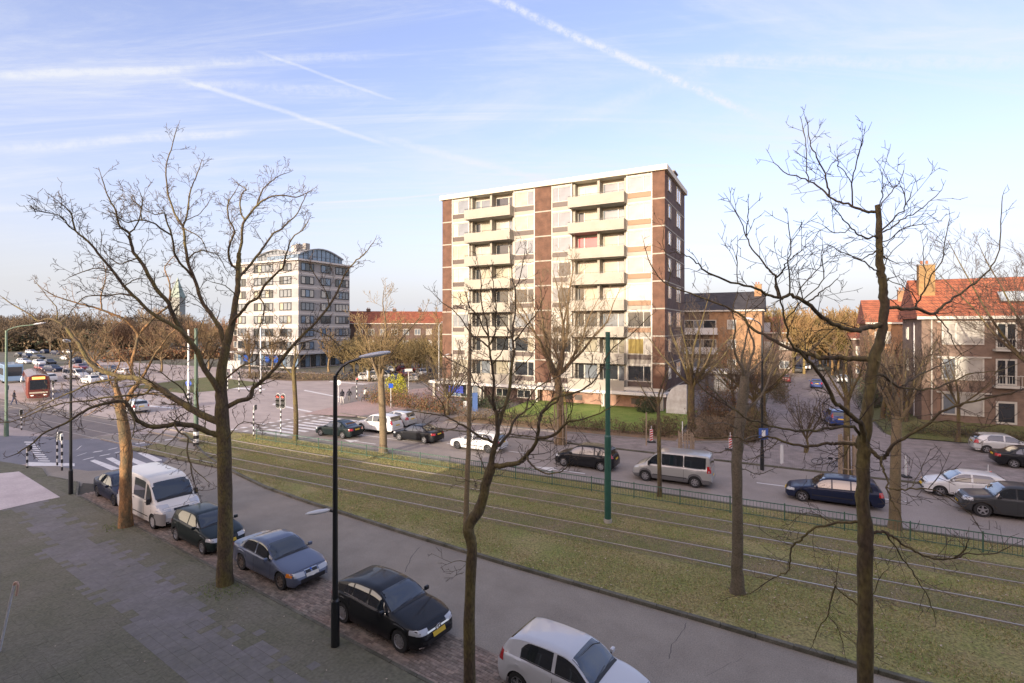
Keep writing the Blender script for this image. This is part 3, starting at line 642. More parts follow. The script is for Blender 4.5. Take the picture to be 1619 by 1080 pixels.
def arch_block(name, x0, x1, y0, y1, z0, zs, rise, axis, m_roof, n=10):
    root = empty(name, parent=OB)
    prof = []
    for i in range(n+1):
        t = i/n; prof.append((t, zs+rise*math.sin(math.pi*(.5*t if False else t))))
    gm = MB(); rm = MB()
    L0, L1 = (x0, x1) if axis == 'x' else (y0, y1)
    for (t0, za), (t1, zb) in zip(prof, prof[1:]):
        a, b = L0+(L1-L0)*t0, L0+(L1-L0)*t1
        for mm, e, zlo, zha, zhb in ((gm, 0, (z0, z0), za, zb), (rm, .5, (za, zb), za+.22, zb+.22)):
            if axis == 'x': q = [(a, y0-e), (b, y0-e), (b, y1+e), (a, y1+e)]; zz = [(zlo[0], zha), (zlo[1], zhb), (zlo[1], zhb), (zlo[0], zha)]
            else: q = [(x0-e, a), (x1+e, a), (x1+e, b), (x0-e, b)]; zz = [(zlo[0], zha), (zlo[0], zha), (zlo[1], zhb), (zlo[1], zhb)]
            vs = [(q[i][0], q[i][1], zz[i][0]) for i in range(4)]+[(q[i][0], q[i][1], zz[i][1]) for i in range(4)]
            mm.add(vs, [(0,3,2,1),(4,5,6,7),(0,1,5,4),(1,2,6,5),(2,3,7,6),(3,0,4,7)])
        fr = MB()
        if axis == 'x': fr.box(a-.07, a+.07, y0-.06, y0, z0, za)
        else: fr.box(x1, x1+.06, a-.07, a+.07, z0, za)
        fr.build('mullion', M_mull, root)
    gm.build('glazing', GL['blue'] if axis == 'y' else GL['grey'], root); rm.build('arched_roof', m_roof, root)
M_oroof = mat('zinc_roof', (.30, .31, .32), .4)
arch_block('penthouse', -17.0, -4.0, 2.4, 12, ztop+.35, ztop+1.9, 1.25, 'x', M_oroof)
arch_block('penthouse', -12, -1.4, 1.2, 14.2, ztop+.35, ztop+1.7, 1.7, 'y', M_oroof)
MB().box(-6, -4.3, 3, 5, ztop+.3, ztop+4.2).build('lift_housing', M_ow, OB)
for x in (-5.8, -3.4): MB().box(x, x+1.0, 4, 5.2, ztop+3.2, ztop+4.6).build('flue', mat('concrete_grey', (.25,)*3), OB)
m = MB(); [m.box(-WL+i*1.3, -WL+i*1.3+.05, -.85, -.8, ztop+.35, ztop+1.25) for i in range(17)]; m.box(-WL-.5, .85, -.86, -.8, ztop+1.2, ztop+1.26); m.box(.8, .86, -.8, WR+.5, ztop+1.2, ztop+1.26)
m.build('terrace_railing', M_mull, OB)
MB().box(-WL-1.5, 1.6, -2.2, WR+.5, 3.2, 3.5).build('shop_canopy', mat('shop_grey', (.42, .42, .42), .6), OB)
for i in range(8):
    window(OB, -WL+.3+i*2.65, -.12, .3, 2.45, 2.7, (.5,), [('blue', 'grey'), ('dark', 'blue'), ('grey', 'dark')][i % 3], frame=M_mull, name='shop_window')
for i in range(5): window(OB, .13, .5+i*2.9, .3, 2.6, 2.7, (.5,), ('dark', 'blue'), frame=M_mull, rz=rad(90), name='shop_window')
for x, w_ in ((-18.6, 1.7), (-10.7, 1.4), (-7.9, 1.5)): MB().box(x, x+w_, -.3, -.22, 1.2, 2.7).build('shop_sign', mat('shop_blue', (.02, .10, .48), .4), OB)

# ---- long brick terrace behind (orange tile roof)
M_tile_r = brickmat('roof_tiles', (.38, .115, .05), (.32, .09, .045), (.12, .05, .035), .24, .3, .03, .8)
M_tile_o = brickmat('bright_roof_tiles', (.44, .145, .065), (.35, .105, .05), (.16, .06, .04), .24, .3, .03, .8)
M_tile_d = brickmat('slate_roof', (.06, .052, .055), (.05, .045, .048), (.03, .03, .03), .24, .3, .03, .7)
M_br_dk = brickmat('brown_brick', (.13, .072, .052), (.105, .06, .045), (.12, .10, .085))
M_br_md = brickmat('red_brown_brick', (.24, .15, .105), (.195, .12, .085), (.20, .17, .14))
M_br_or = brickmat('orange_brick', (.40, .21, .095), (.34, .175, .08), (.28, .2, .13))
def gable_roof(parent, x0, x1, y0, y1, z, h, m, hip=0, ov=.35, name='roof'):
    mb = MB(); a, b, c, d = x0-ov, x1+ov, y0-ov, y1+ov; ym = (y0+y1)/2
    vs = [(a, c, z), (b, c, z), (b, d, z), (a, d, z), (a+hip, ym, z+h), (b-hip, ym, z+h), (a, c, z-.12), (b, c, z-.12), (b, d, z-.12), (a, d, z-.12)]
    mb.add(vs, [(0, 1, 5, 4), (2, 3, 4, 5), (1, 2, 5), (3, 0, 4), (6, 9, 8, 7), (0, 6, 7, 1), (1, 7, 8, 2), (2, 8, 9, 3), (3, 9, 6, 0)])
    return mb.build(name, m, parent)
def chimney(parent, x, y, z, w_=.9, h_=1.6, m=M_br_dk):
    c = MB().box(x, x+w_, y, y+w_*.8, z, z+h_).build('chimney', m, parent); MB().box(x-.06, x+w_+.06, y-.06, y+w_*.8+.06, z+h_, z+h_+.12).build('chimney_cap', mat('concrete_grey', (.25,)*3), c)
    for i in range(2): MB().lathe([(.11, 0), (.10, .3), (.12, .32)], 8, (x+.25+i*.4, y+.35, z+h_+.12)).build('chimney_pot', mat('clay_pot', (.35, .14, .07), .8), c)
pA = PV(560, 511, 128); pB = PV(716, 513, 132); L_ = (pB-pA).length+34
BT = empty('brick_terrace', (pA.x-30, pA.y-1, 0), math.atan2(pB.y-pA.y, pB.x-pA.x), 'long dark brick terrace with rusty tile roof between the white office block and the tower', 'terrace houses')
ze = 10.25
MB().box(0, L_, 0, 9, 0, ze).build('wall', M_br_dk, BT); gable_roof(BT, 0, L_, 0, 9, ze, 3.2, M_tile_r)
MB().box(-.3, L_+.3, -.42, -.3, ze-.2, ze+.02).build('gutter', M_whitep, BT)
for i in range(8): chimney(BT, 5+i*(L_-8)/7.5, 4.2, ze+2.7, 1.0, 1.0)
for r_ in range(3):
    for i in range(int(L_/2.9)):
        window(BT, .8+i*2.9, -.12, 1.2+3.0*r_, 1.5, 1.6, (.5,), (br.choice(['grey', 'dark', 'white']),), fw=.1)
# ---- brick flats right of the tower
BF = empty('brick_flats', UV(-25.5, 94), TH, 'brick flats with dark roof and white balconies, right part coloured as sunlit, behind the pollard tree', 'apartment building')
MB().box(0, 21.9, 0, 9, 0, 12.1).build('wall', M_br_or, BF); MB().box(-.02, 13.8, -.03, 0, 0, 12.1).build('shaded_front', M_br_dk, BF)  # dark left front and orange wall put shade and sun into the brick colour
gable_roof(BF, 0, 21.9, 0, 9, 12.1, 3.3, M_tile_d)
MB().box(-.3, 22.3, -.45, -.33, 11.9, 12.15).build('gutter', M_whitep, BF)
chimney(BF, 20.6, 3.2, 12.5, 1.1, 4.0, M_br_or)
for r_ in range(3):
    z = 1.6+r_*3.3
    bo = MB().box(9.4, 15.2, -1.2, -.03, z-.2, z).build('balcony', M_whitep, BF); MB().box(9.4, 15.2, -1.25, -1.18, z-.2, z+.95).build('parapet', mat('balcony_white', (.62, .6, .57), .6), bo)
    window(BF, 9.7, -.12, z+.0, 5.2, 2.3, (.3, .6), ('dark', 'grey', 'dark'), fw=.12); window(BF, 5.9, -.12, z+.7, 1.8, 1.6, (.5,), ('white', 'dark'), fw=.12)
    window(BF, 1.2, -.12, z+.7, 3.0, 1.6, (.5,), ('grey', 'dark'), fw=.12); window(BF, 16.6, -.12, z+.7, 1.4, 1.6, (.5,), ('white', 'grey'), fw=.12)
# low garages before the flats
GA = empty('garage_row', UV(-22, 80), TH, 'low flat roofed garage row with pale fascia below the brick flats', 'garages')
MB().box(0, 17.5, 0, 6, 0, 2.6).build('wall', mat('garage_dark', (.10, .085, .08), .8), GA); MB().box(-.3, 17.8, -.35, 6.3, 2.6, 2.95).build('fascia', mat('garage_white', (.55, .53, .5), .6), GA)
for i in range(6): MB().box(.5+i*2.85, 2.9+i*2.85, -.06, 0, 0, 2.2).build('garage_door', mat('garage_door_grey', (.16, .15, .15), .6), GA)
# ---- right brick porch house
BR = empty('corner_apartment_house', UV(10.6, 58), TH, 'three storey brown brick house with bright orange roof, white windows and small balconies at right', 'apartment house')
zb = 1.0; ze = 10.2; LR = 34
MB().box(0, LR, 0, 8.6, 0, ze).build('wall', M_br_md, BR); gable_roof(BR, 0, LR, 0, 8.6, ze, 3.6, M_tile_o)
MB().box(-.4, LR+.3, -.5, -.34, ze-.22, ze+.04).build('gutter', M_whitep, BR)
MB().tube((.7, -.08, 1), (.7, -.08, ze-.2), .06).build('drainpipe', M_whitep, BR); MB().tube((-.08, 2.6, 1), (-.08, 2.6, ze-.5), .05).build('drainpipe', mat('pipe_white', (.6,)*3), BR)
chimney(BR, .2, 2.2, ze+.6, 1.2, 4.2, mat('chimney_ochre', (.36, .22, .09), .85, col2=(.25, .16, .07), vscale=2))
chimney(BR, 17.2, 3.4, ze+2.6, 1.6, 1.8, M_br_or)
MB().add([(5.6, .9, 11.5), (8.2, .9, 11.5), (8.2, 1.9, 12.28), (5.6, 1.9, 12.28), (5.6, .85, 11.6), (8.2, .85, 11.6), (8.2, 1.85, 12.4), (5.6, 1.85, 12.4)], [(0,3,2,1),(4,5,6,7),(0,1,5,4),(1,2,6,5),(2,3,7,6),(3,0,4,7)]).build('skylight', mat('skylight_glass', (.45, .5, .5), .15, coat=.8), BR)
for r_ in range(3):
    z = 1.63+r_*3.07
    for x in (1.4, 11.4):
        cols = (('grey', 'white'), ('grey', 'white'), ('white', 'white'))[r_] if x < 5 else ('white', 'grey')
        window(BR, x, -.10, z, 2.85, 1.92, (.34,), cols, fw=.11, dep=.14)
        MB().box(x-.35, x+3.3, -.22, 0, z+1.93, z+2.04).build('lintel_ledge', M_whitep, BR)
        MB().box(x-.32, x-.08, -.02, 0, z+.1, z+1.8).build('brick_inset', mat('pale_brick', (.26, .17, .12), .85), BR)
    for x in (5.0, 8.2, 15.2):
        if r_ == 0:
            window(BR, x, -.08, z-.5, 1.35, 1.9, (), ('dark',), fw=.16, name='porch_door'); continue
        window(BR, x, -.08, z-.3, 1.35, 2.2, (.5,), ('dark', 'dark'), fw=.13, dep=.12, name='balcony_door')
        bo = MB().box(x-.2, x+1.6, -.8, 0, z-.5, z-.32).build('balcony', M_whitep, BR)
        m = MB(); m.box(x-.18, x+1.58, -.78, -.74, z+.5, z+.55); [m.box(x-.16+i*.2, x-.135+i*.2, -.77, -.75, z-.32, z+.5) for i in range(9)]
        m.box(x-.18, x-.14, -.74, 0, z+.5, z+.55); m.box(x+1.54, x+1.58, -.74, 0, z+.5, z+.55); m.build('railing', M_whitep, bo)
    window(BR, -.12, 6.2, z+.3, .7, 1.2, (), ('grey',), rz=rad(-90), fw=.1, dep=.14)
# grass bank and hedge before it
mb = MB(); vs = [(7.9, 53.9, .03), (60, 53.9, .03), (60, 57.9, 1.05), (10.4, 57.9, 1.05), (8.4, 56.4, .6), (7.6, 55, .05), (7.7, 72, .05), (10.4, 72, 1.05)]
mb.add(vs, [(0, 1, 2, 3), (0, 3, 4), (0, 4, 5), (5, 4, 7, 6), (4, 3, 7)]); tag(mb.build('grass_bank', M_bank, rz=TH), kind='structure')
# tower lawn: a low bank
mb = MB(); vs = [(-27, 45, .07), (-8.2, 45.5, .07), (-8.2, 54.5, .55), (-27, 54.5, .55), (-27, 57, .55), (-8.2, 57, .55)]
mb.add(vs, [(0, 1, 2, 3), (3, 2, 5, 4)]); tag(mb.build('tower_lawn', M_green, rz=TH), kind='structure')
tag(MB().add([(-30, 42.3, .064), (-8.0, 43.4, .064), (-8.0, 45.6, .09), (-30, 45.2, .09)], [(0, 1, 2, 3)]).build('leaf_litter', M_leafl, rz=TH), kind='structure')
tag(MB().add([(-7.8, 43.6, .066), (-2.6, 46.4, .066), (-2.6, 60, .3), (-8.0, 60, .3)], [(0, 1, 2, 3)]).build('shrub_bed', M_leafl, rz=TH), kind='structure')
# ---- small orange-roofed houses beyond
def house(name, u, v, w_, d_, ze, rh, mw, mr, label, cat='house', rz=0, wins=3, floors=3, group=None, ch=True):
    h_ = empty(name, UV(u, v), TH+rz, label, cat, group)
    MB().box(0, w_, 0, d_, 0, ze).build('wall', mw, h_); gable_roof(h_, 0, w_, 0, d_, ze, rh, mr)
    MB().box(-.3, w_+.3, -.45, -.33, ze-.2, ze+.02).build('gutter', M_whitep, h_)
    if ch: chimney(h_, w_*.3, d_*.45, ze+rh*.6, .9, rh*.4+1.2, mw)
    fh = (ze-.6)/floors
    for r_ in range(floors):
        for i in range(wins):
            x = (i+.5)*w_/wins-.9
            window(h_, x, -.12, .9+fh*r_, 1.8, min(1.6, fh*.6), (.5,), (br.choice(['grey', 'dark', 'white']),), fw=.11)
    return h_
house('terraced_house', 9.6, 84, 13, 9, 9.9, 3.2, M_br_or, M_tile_o, 'orange roofed brick house half hidden behind the gable of the corner house', wins=4)
h2 = house('terraced_house', -8.0, 118, 9, 26, 8.2, 3.4, M_br_md, M_tile_o, 'distant house with orange roof and grey dormer left of the side street', wins=3, floors=2)
MB().box(2, 5, -.6, 3, 8.3, 10.2).build('dormer', mat('dormer_grey', (.3, .31, .33), .6), h2)
house('terraced_house', 10.5, 112, 11, 40, 7.2, 3.0, M_br_dk, M_tile_o, 'low dark brick house further along the right of the side street', wins=4, floors=2)
house('terraced_house', -7, 190, 30, 9, 8.5, 3.0, M_br_md, M_tile_r, 'far red roofed house closing the side street', wins=7, floors=2)
house('terraced_house', 36, 96, 46, 9, 10, 3.6, M_br_md, M_tile_r, 'brick row with dull red roof seen behind the corner house', wins=8)
# ---- church spire
sp = PV(281, 517, 330); CH = empty('church_tower', (sp.x, sp.y, 0), 0, 'grey pointed church spire far behind the left street tree', 'church spire')
MB().box(-3, 3, -3, 3, 0, 28).build('tower', mat('spire_stone', (.30, .31, .28), .8), CH)
mb = MB(); mb.add([(-3.3, -3.3, 28), (3.3, -3.3, 28), (3.3, 3.3, 28), (-3.3, 3.3, 28), (0, 0, 41)], [(0, 1, 4), (1, 2, 4), (2, 3, 4), (3, 0, 4), (3, 2, 1, 0)]); mb.build('spire', mat('spire_copper', (.24, .30, .25), .6), CH)
# left far blocks
house('far_flats', -110, 118, 40, 12, 9.5, 2.2, M_ow, M_tile_r, 'low pale building left of the white office block, half hidden by branches', 'building', wins=10)
house('far_flats', -64.5, 104, 9, 9, 11, .6, M_ow, M_tile_d, 'pale annex adjoining the left end of the office block', 'building', wins=3, ch=False)
# ---- unseen buildings on the viewer's side, added and sized to shade the street
VR = empty('shade_terrace', UV(-22, -1.2), TH, 'unseen brick terrace the street is seen from, added and sized to shade the road', 'terrace houses')
MB().box(0, 30, -11, 0, 0, 13.0).build('wall', M_br_md, VR); gable_roof(VR, 0, 30, -11, 0, 13.0, 2.4, M_tile_r)
V2 = empty('shade_flats', UV(8.2, -2), TH, 'unseen tall brick block beside the viewer, added to shade the right side', 'apartment building')  # unseen block, added so the house walls at right stand in shade
MB().box(0, 60, -12, 0, 0, 18.6).build('wall', M_br_md, V2); MB().box(-.3, 60.3, -12.3, .3, 18.6, 19.0).build('roof', mat('roof_felt', (.08,)*3), V2)
for w_z in range(5):
    for w_x in range(10): window(V2, 4+w_x*6, .03, 1.5+3.3*w_z, 2.4, 1.7, (.5,), ('grey',), rz=math.pi)
for r_ in range(4):
    for i in range(7): window(VR, 4.4+i*4.0, .03, .9+3.0*r_, 2.0, 1.7, (.5,), ('grey',), rz=math.pi)
VL = empty('low_shade_block', UV(-80, -14), TH, 'low brick garages further left along the viewer\'s side of the street', 'garages')  # unseen row added at left, its height setting where the shade ends
MB().box(0, 57.5, -9, 0, 0, 6.8).build('wall', M_br_md, VL); MB().box(-.3, 57.7, -9.3, .3, 6.8, 7.1).build('roof', mat('roof_felt', (.08,)*3), VL)
# ================================================================== TREES
def tubes_np(branches, kfun):
    """branches: list of (points Nx3, r0, r1); returns vertex and face arrays of tapered tubes"""
    Vs, Fs, base = [], [], 0
    groups = {}
    for (p, a, b) in branches: groups.setdefault((len(p), kfun(float(np.max(a))), np.isscalar(a)), []).append((p, a, b))
    for (n, k, sc_), L in groups.items():
        P = np.array([q[0] for q in L], dtype=np.float64); B = len(L)
        r0 = np.array([float(np.max(q[1])) for q in L]); r1 = np.array([q[2] for q in L])
        T_ = np.empty_like(P); T_[:, 1:-1] = P[:, 2:]-P[:, :-2]; T_[:, 0] = P[:, 1]-P[:, 0]; T_[:, -1] = P[:, -1]-P[:, -2]
        T_ /= np.linalg.norm(T_, axis=2, keepdims=True)+1e-9
        ref = np.zeros((B, 1, 3)); ref[:, 0, 0] = 1; par = np.abs(T_[:, :, 0]).mean(1) > .75; ref[par] = (0, 0, 1)
        A = np.cross(T_, ref); A /= np.linalg.norm(A, axis=2, keepdims=True)+1e-9; Bv = np.cross(T_, A)
        t = np.linspace(0, 1, n)[None, :]; rr = r0[:, None]*(1-t)+r1[:, None]*t
        if not np.isscalar(L[0][1]): rr = np.array([q[1] for q in L])
        ang = np.arange(k)*2*math.pi/k
        ring = P[:, :, None, :]+rr[:, :, None, None]*(A[:, :, None, :]*np.cos(ang)[None, None, :, None]+Bv[:, :, None, :]*np.sin(ang)[None, None, :, None])
        Vs.append(ring.reshape(-1, 3))
        i = np.arange(B)[:, None, None]*n*k+np.arange(n-1)[None, :, None]*k+np.arange(k)[None, None, :]
        j = np.arange(B)[:, None, None]*n*k+np.arange(n-1)[None, :, None]*k+((np.arange(k)+1) % k)[None, None, :]
        Fs.append(np.stack([i, j, j+k, i+k], 3).reshape(-1, 4)+base); base += B*n*k
    return np.concatenate(Vs), np.concatenate(Fs)
def smooth_line(pts, sub=4, jit=0, rg=None):
    P = [Vector(p) for p in pts]; out = []
    for i in range(len(P)-1):
        p0 = P[max(i-1, 0)]; p1 = P[i]; p2 = P[i+1]; p3 = P[min(i+2, len(P)-1)]
        for s in range(sub):
            t = s/sub; t2 = t*t; t3 = t2*t
            q = .5*((2*p1)+(-p0+p2)*t+(2*p0-5*p1+4*p2-p3)*t2+(-p0+3*p1-3*p2+p3)*t3)
            if jit and (i or s): q = q+Vector((rg.gauss(0, jit), rg.gauss(0, jit), rg.gauss(0, jit)))
            out.append(q)
    out.append(P[-1]); return out
class Grower:
    def __init__(s, seed, rmin=.006, up=.10, wander=.22, spread=(35, 62), ratio=.55, dens=1.0, seg=.28, kink=0):
        s.r = random.Random(seed); s.rmin = rmin; s.up = up; s.w = wander; s.spread = spread; s.ratio = ratio; s.dens = dens; s.seg = seg; s.out = []; s.kink = kink
    def childdir(s, t, upb):
        r = s.r; a = t.orthogonal().normalized(); b = t.cross(a); ph = r.uniform(0, 6.283); th = rad(r.uniform(*s.spread))
        d = t*math.cos(th)+(a*math.cos(ph)+b*math.sin(ph))*math.sin(th); d.z += upb; return d.normalized()
    def grow(s, p, d, L, r0, lvl):
        r = s.r; n = max(3, min(9, int(L/s.seg)+2)); step = L/(n-1); pts = [p.copy()]; d = d.copy()
        for i in range(n-1):
            d = (d+Vector((r.gauss(0, s.w), r.gauss(0, s.w), r.gauss(0, s.w)+s.up))).normalized(); pts.append(pts[-1]+d*step)
        re = max(s.rmin*.7, r0*.4); s.out.append((pts, max(r0, s.rmin), re, lvl))
        if lvl > 0: s.children(pts, r0, re, L, lvl)
    def children(s, pts, r0, r1, L, lvl, t0=.18, dens=1.0, lf=None):
        r = s.r; sp = {1: .17, 2: .22, 3: .30, 4: .34}[min(lvl, 4)]/(s.dens*dens)
        n = max(1, int(L*(1-t0)/sp+r.random()))
        for i in range(n):
            t = t0+(1-t0)*(i+r.random())/n; f = t*(len(pts)-1); k = min(int(f), len(pts)-2); q = pts[k].lerp(pts[k+1], f-k); tg = (pts[k+1]-pts[k]).normalized()
            rr = (r0*(1-t)+r1*t)*s.ratio*r.uniform(.8, 1.1); cl = (lf or L*s.ratio)*(1.05-.55*t)*r.uniform(.55, 1.2)
            if cl < .12: cl = .12
            s.grow(q, s.childdir(tg, s.up*2), cl, max(rr, s.rmin), lvl-1)
def tree_object(name, loc, label, cat='tree', group=None, trunk=None, limbs=(), g=None, mt=M_bark, mtw=M_twig, thick=.035):
    root = empty(name, loc, 0, label, cat, group); o3 = Vector(loc)
    def add(nm, brs, m, kf, kind=None, sm=True):
        if not brs: return None
        V_, F_ = tubes_np([([tuple(q-o3) for q in p], a, b) for p, a, b in brs], kf); o = put(nm, npmesh(nm, V_, F_, smooth=sm, mats=[m]), None, root)
        if kind: o['kind'] = kind
        return o
    if trunk: add('trunk', trunk, mt, lambda a: 14)
    for l in limbs: add('limb', [l], mt, lambda a: 8 if a > .05 else 6)
    if g:
        add('branches', [(p, a, b) for p, a, b, lv in g.out if a >= thick*.5], mtw if not limbs else mt, lambda a: 5 if a > .03 else 4, 'stuff')
        add('twigs', [(p, a, b) for p, a, b, lv in g.out if a < thick*.5], mtw, lambda a: 3, 'stuff', False)
    return root
def traced_tree(name, base, Y, trunkpx, limbspx, label, seed, mt=M_bark, mtw=M_twig, tip=1.0, dens=1.0, rmin=.007, twl=.75, lvl=2, leafy=None, tw_=.9):
    """trunk and limbs follow the limbs of the real tree; every limb leaves the trunk's plane by its own depth"""
    rg = random.Random(seed); s = Y/F
    def P3(x, y, d): return PV(x, y, Y+d)
    tp = [P3(x, y, 0) for x, y, wd in trunkpx]; tl = smooth_line(tp, 4, .008, rg); tr_ = []
    wds = [wd*s for _, _, wd in trunkpx]
    rl = [tw_*float(np.interp(i/4, range(len(wds)), wds))*(1+rg.uniform(-.05, .05)) for i in range(len(tl))]
    b = tp[0]; tl.insert(0, b-Vector((0, 0, .15))); rl[0] *= 1.12; rl.insert(0, rl[0]*1.35)       # a flared foot
    tr_ = [(tl, np.array(rl), rl[-1])]
    g = Grower(seed, rmin=rmin, dens=dens, up=.05, wander=.13, seg=.22, ratio=.52); limbs = []
    for lp in limbspx:
        pts, r0, dep = lp[0], lp[1]*s*.74, lp[2]; r1 = (lp[3] if len(lp) > 3 else tip)*s*.6; d0 = lp[4] if len(lp) > 4 else 0
        L = [0]
        for a, c in zip(pts, pts[1:]): L.append(L[-1]+math.dist(a, c))
        P = [P3(x, y, d0+(dep-d0)*(l/L[-1])**.9) for (x, y), l in zip(pts, L)]
        ln = smooth_line(P, 3, .007+.08*s, rg); limbs.append((ln, r0, max(r1, rmin*1.3)))
        LL = L[-1]*s
        g.children(ln, r0*.5, max(r1, rmin*1.3), LL, lvl+1, t0=.12, dens=1.15*lp[5] if len(lp) > 5 else 1.15, lf=twl)
        e = ln[-1]; g.grow(e, (ln[-1]-ln[-3]).normalized(), twl*.3, max(r1, rmin), lvl)
    root = tree_object(name, (tp[0].x, tp[0].y, .05), label, trunk=tr_, limbs=limbs, g=g, mt=mt, mtw=mtw)
    return root, g

TA = Vector(G(355, 928)).y
traced_tree('street_tree', None, 18.6, [(355,930,14.5),(356,880,12.5),(356,800,11.8),(354,700,11.5),(351,655,11),(350,615,9),(352,575,8),(361,537,6.6),(368,508,5.6),(372,480,5),(376,455,4.5),(376,437,4.2),(377,415,3.9),(378,400,3.6)], [
 ([(378,402),(377,407),(381.5,383),(383,358.5),(387,349),(400,332.6),(411,320),(426,312),(446,308.5),(468.6,312),(481.6,306.7),(493,301)], 3.4, 1.2),
 ([(387,349),(381.5,336),(380,319.7),(383,305),(389,300),(374,288)], 2, .8),
 ([(406.5,325),(411,308.5),(420.4,293.7),(437,280.8),(452,274)], 1.8, 1.8, 1, .8),
 ([(376,432),(374,425),(365,416),(361,397.5),(365,382.7),(370.4,368),(368.6,358.6),(362,347.5),(360,332.6),(361,319.7),(372,303)], 2.8, -1.3),
 ([(375,455),(380,437),(391,424),(411,399),(420.4,386),(431.6,369.7),(446,362),(457.5,349),(468.6,340),(478,321.5),(485,306.7)], 3.2, 2.2),
 ([(364,518),(372,503),(383,492.6),(394.5,478),(409,470),(417,454),(431.6,437),(446,424),(451,407),(454,399),(461,377),(478,364),(487,351)], 3.5, -1.8),
 ([(409,470),(417.7,485),(415,504),(409,520),(405.6,540)], 1.6, -1.6, 1, -.8),
 ([(352,650),(360,644),(376,634),(396.4,628.6),(400,613.7),(416.8,600.8),(435,582),(452,560),(472,537),(498,511),(520.5,483),(537,454),(544.6,435),(559,416),(574,403),(591,383)], 5.6, 1.6, 1.2),
 ([(520.5,483),(515,461),(496,431.5),(490,420)], 1.2, .2, 1, 1.1),
 ([(472,537),(489,522),(513,528),(533,543),(550,554),(566,572)], 1.4, 2.6, 1, .9),
 ([(453,560),(462,548),(486,540),(501,537),(520,546)], 1.3, -.4, 1, .8),
 ([(352,686),(346,688),(330,684),(311,675),(292.6,672),(274,671),(252,675),(233,673),(218.5,665.6),(209,652.6),(201,638),(192,634),(176,636),(148,643),(126,654.5),(104,669),(74,682),(52,700),(28,717)], 6.5, -3.2, 1.2),
 ([(274,671),(281,660),(297,652),(305,648)], 1.3, -.6, 1, -1), ([(276,672),(283,683),(296,692),(296,715),(301,733),(305,755),(312,778)], 1.8, -2.0, 1, -1),
 ([(296,712),(302,735),(318,752),(330,762)], 1, -2.6, .8, -1.5), ([(204,644),(212,664),(212,680),(205,700)], 1.2, -3, .8, -2),
 ([(351,668),(339,664),(320,656),(300,645),(274,628.6),(252,614),(228,602.6),(211,597),(187,594.6),(154,583),(137,567),(126,546),(115,533),(104,518.6),(89,507.5),(74,504),(61,507.5),(46,496),(22,483),(4,470)], 8.5, 2.5, 1.2),
 ([(89,507),(91,500),(89,485),(74,468.6),(57,446)], 1.6, 2.6, .8, 2.3), ([(211,597),(176,601),(144.5,606),(115,619),(92.6,628.6),(63,643),(40,655)], 2.6, -.2, 1, 1.2),
 ([(240,612),(228,623),(197,626),(167,628.6),(140,634),(111,636),(74,645),(28,664),(0,668)], 2.6, -1.8, 1, .9),
 ([(300,645),(290,618),(268,600),(254,588),(238,584)], 1.6, -1, 1, .6),
 ([(350,632),(342.7,612),(333,597),(320,576),(311,554),(298,537),(285,518.6),(274,500),(267,480),(246.5,455.6),(230,426),(218,407),(211,398),(205.6,378),(204,368.6),(191,359),(185,346),(181.6,329.7),(172,315),(161,281.5)], 6.2, -2.6, 1),
 ([(204,368.6),(211,363),(218.6,350),(224,331.6),(215,320)], 1.6, -2.9, .8, -2.1), ([(218,407),(203,413),(189,417),(178,411),(166,400)], 1.3, -1, .8, -2),
 ([(355,548),(350,522),(342.6,511),(331.5,494.5),(318.6,476),(313,455.6),(304,433),(296,411),(293,385),(289,359),(278,341),(270.5,322),(265,302),(263,265),(270.5,237),(280,202)], 5.2, .8, .9),
 ([(289,359),(296,339),(302,300),(309,283),(317,259)], 2.2, 1.8, .8, .6), ([(290,352),(303,345),(317,337),(330,320)], 1.2, 1.6, .8, .6), ([(289,360),(300,366),(309,370.5),(318,378),(324,390),(330,402)], 1.4, -.8, .8, .5),
 ([(305.6,439),(296,428),(285,416.7),(276,400),(271.4,372),(263,348),(259,337),(246,339),(224,330)], 2.8, -1.6, .8, .4),
 ([(271,372),(254,361),(241,352),(222,348),(202,352),(191,346),(178,335)], 2, -2.6, .8, -.9), ([(225,349),(222,335),(225,318),(222,305)], 1, -2.6, .8, -2),
 ([(298,537),(289,526),(267,511),(241,496),(218.6,474),(196,452),(176,426),(155.6,400),(139,381.6),(120.4,365),(114,342.7),(111,335),(92.6,318.6)], 3.8, -3.4, .9, -1.4),
 ([(120,365),(105.6,354),(94.5,341),(68.5,335)], 1.4, -3.9, .8, -3), ([(176,428),(155,424),(130,430),(110,438)], 1.2, -1.8, .8, -2.6), ([(214,470),(196,465),(167,466.7),(137,468.6),(122,480),(112,492)], 1.6, -.8, .8, -1.8), ([(196,452),(210,444),(222,441),(236,440)], 1.1, -3, .8, -2.4),
 ([(377,470),(372,466),(362,456),(352,450),(335,446)], 1.5, -1.4, .8), ([(296,411),(305,402),(317,396),(330,398),(343,402),(352,416),(360,430)], 1.8, 2, .8, .6),
 ([(354,600),(372,586),(385,577),(404,570),(412,552),(430,545),(452,538)], 2.0, -2, .8), ([(356,700),(376,672),(392,668),(410,672)], 1.1, -1.2, .8),
], 'tall mossy bare street tree on the sidewalk behind the grey-blue coupe, wide crown', 1, dens=1.55, rmin=.0072, lvl=3, twl=1.1)
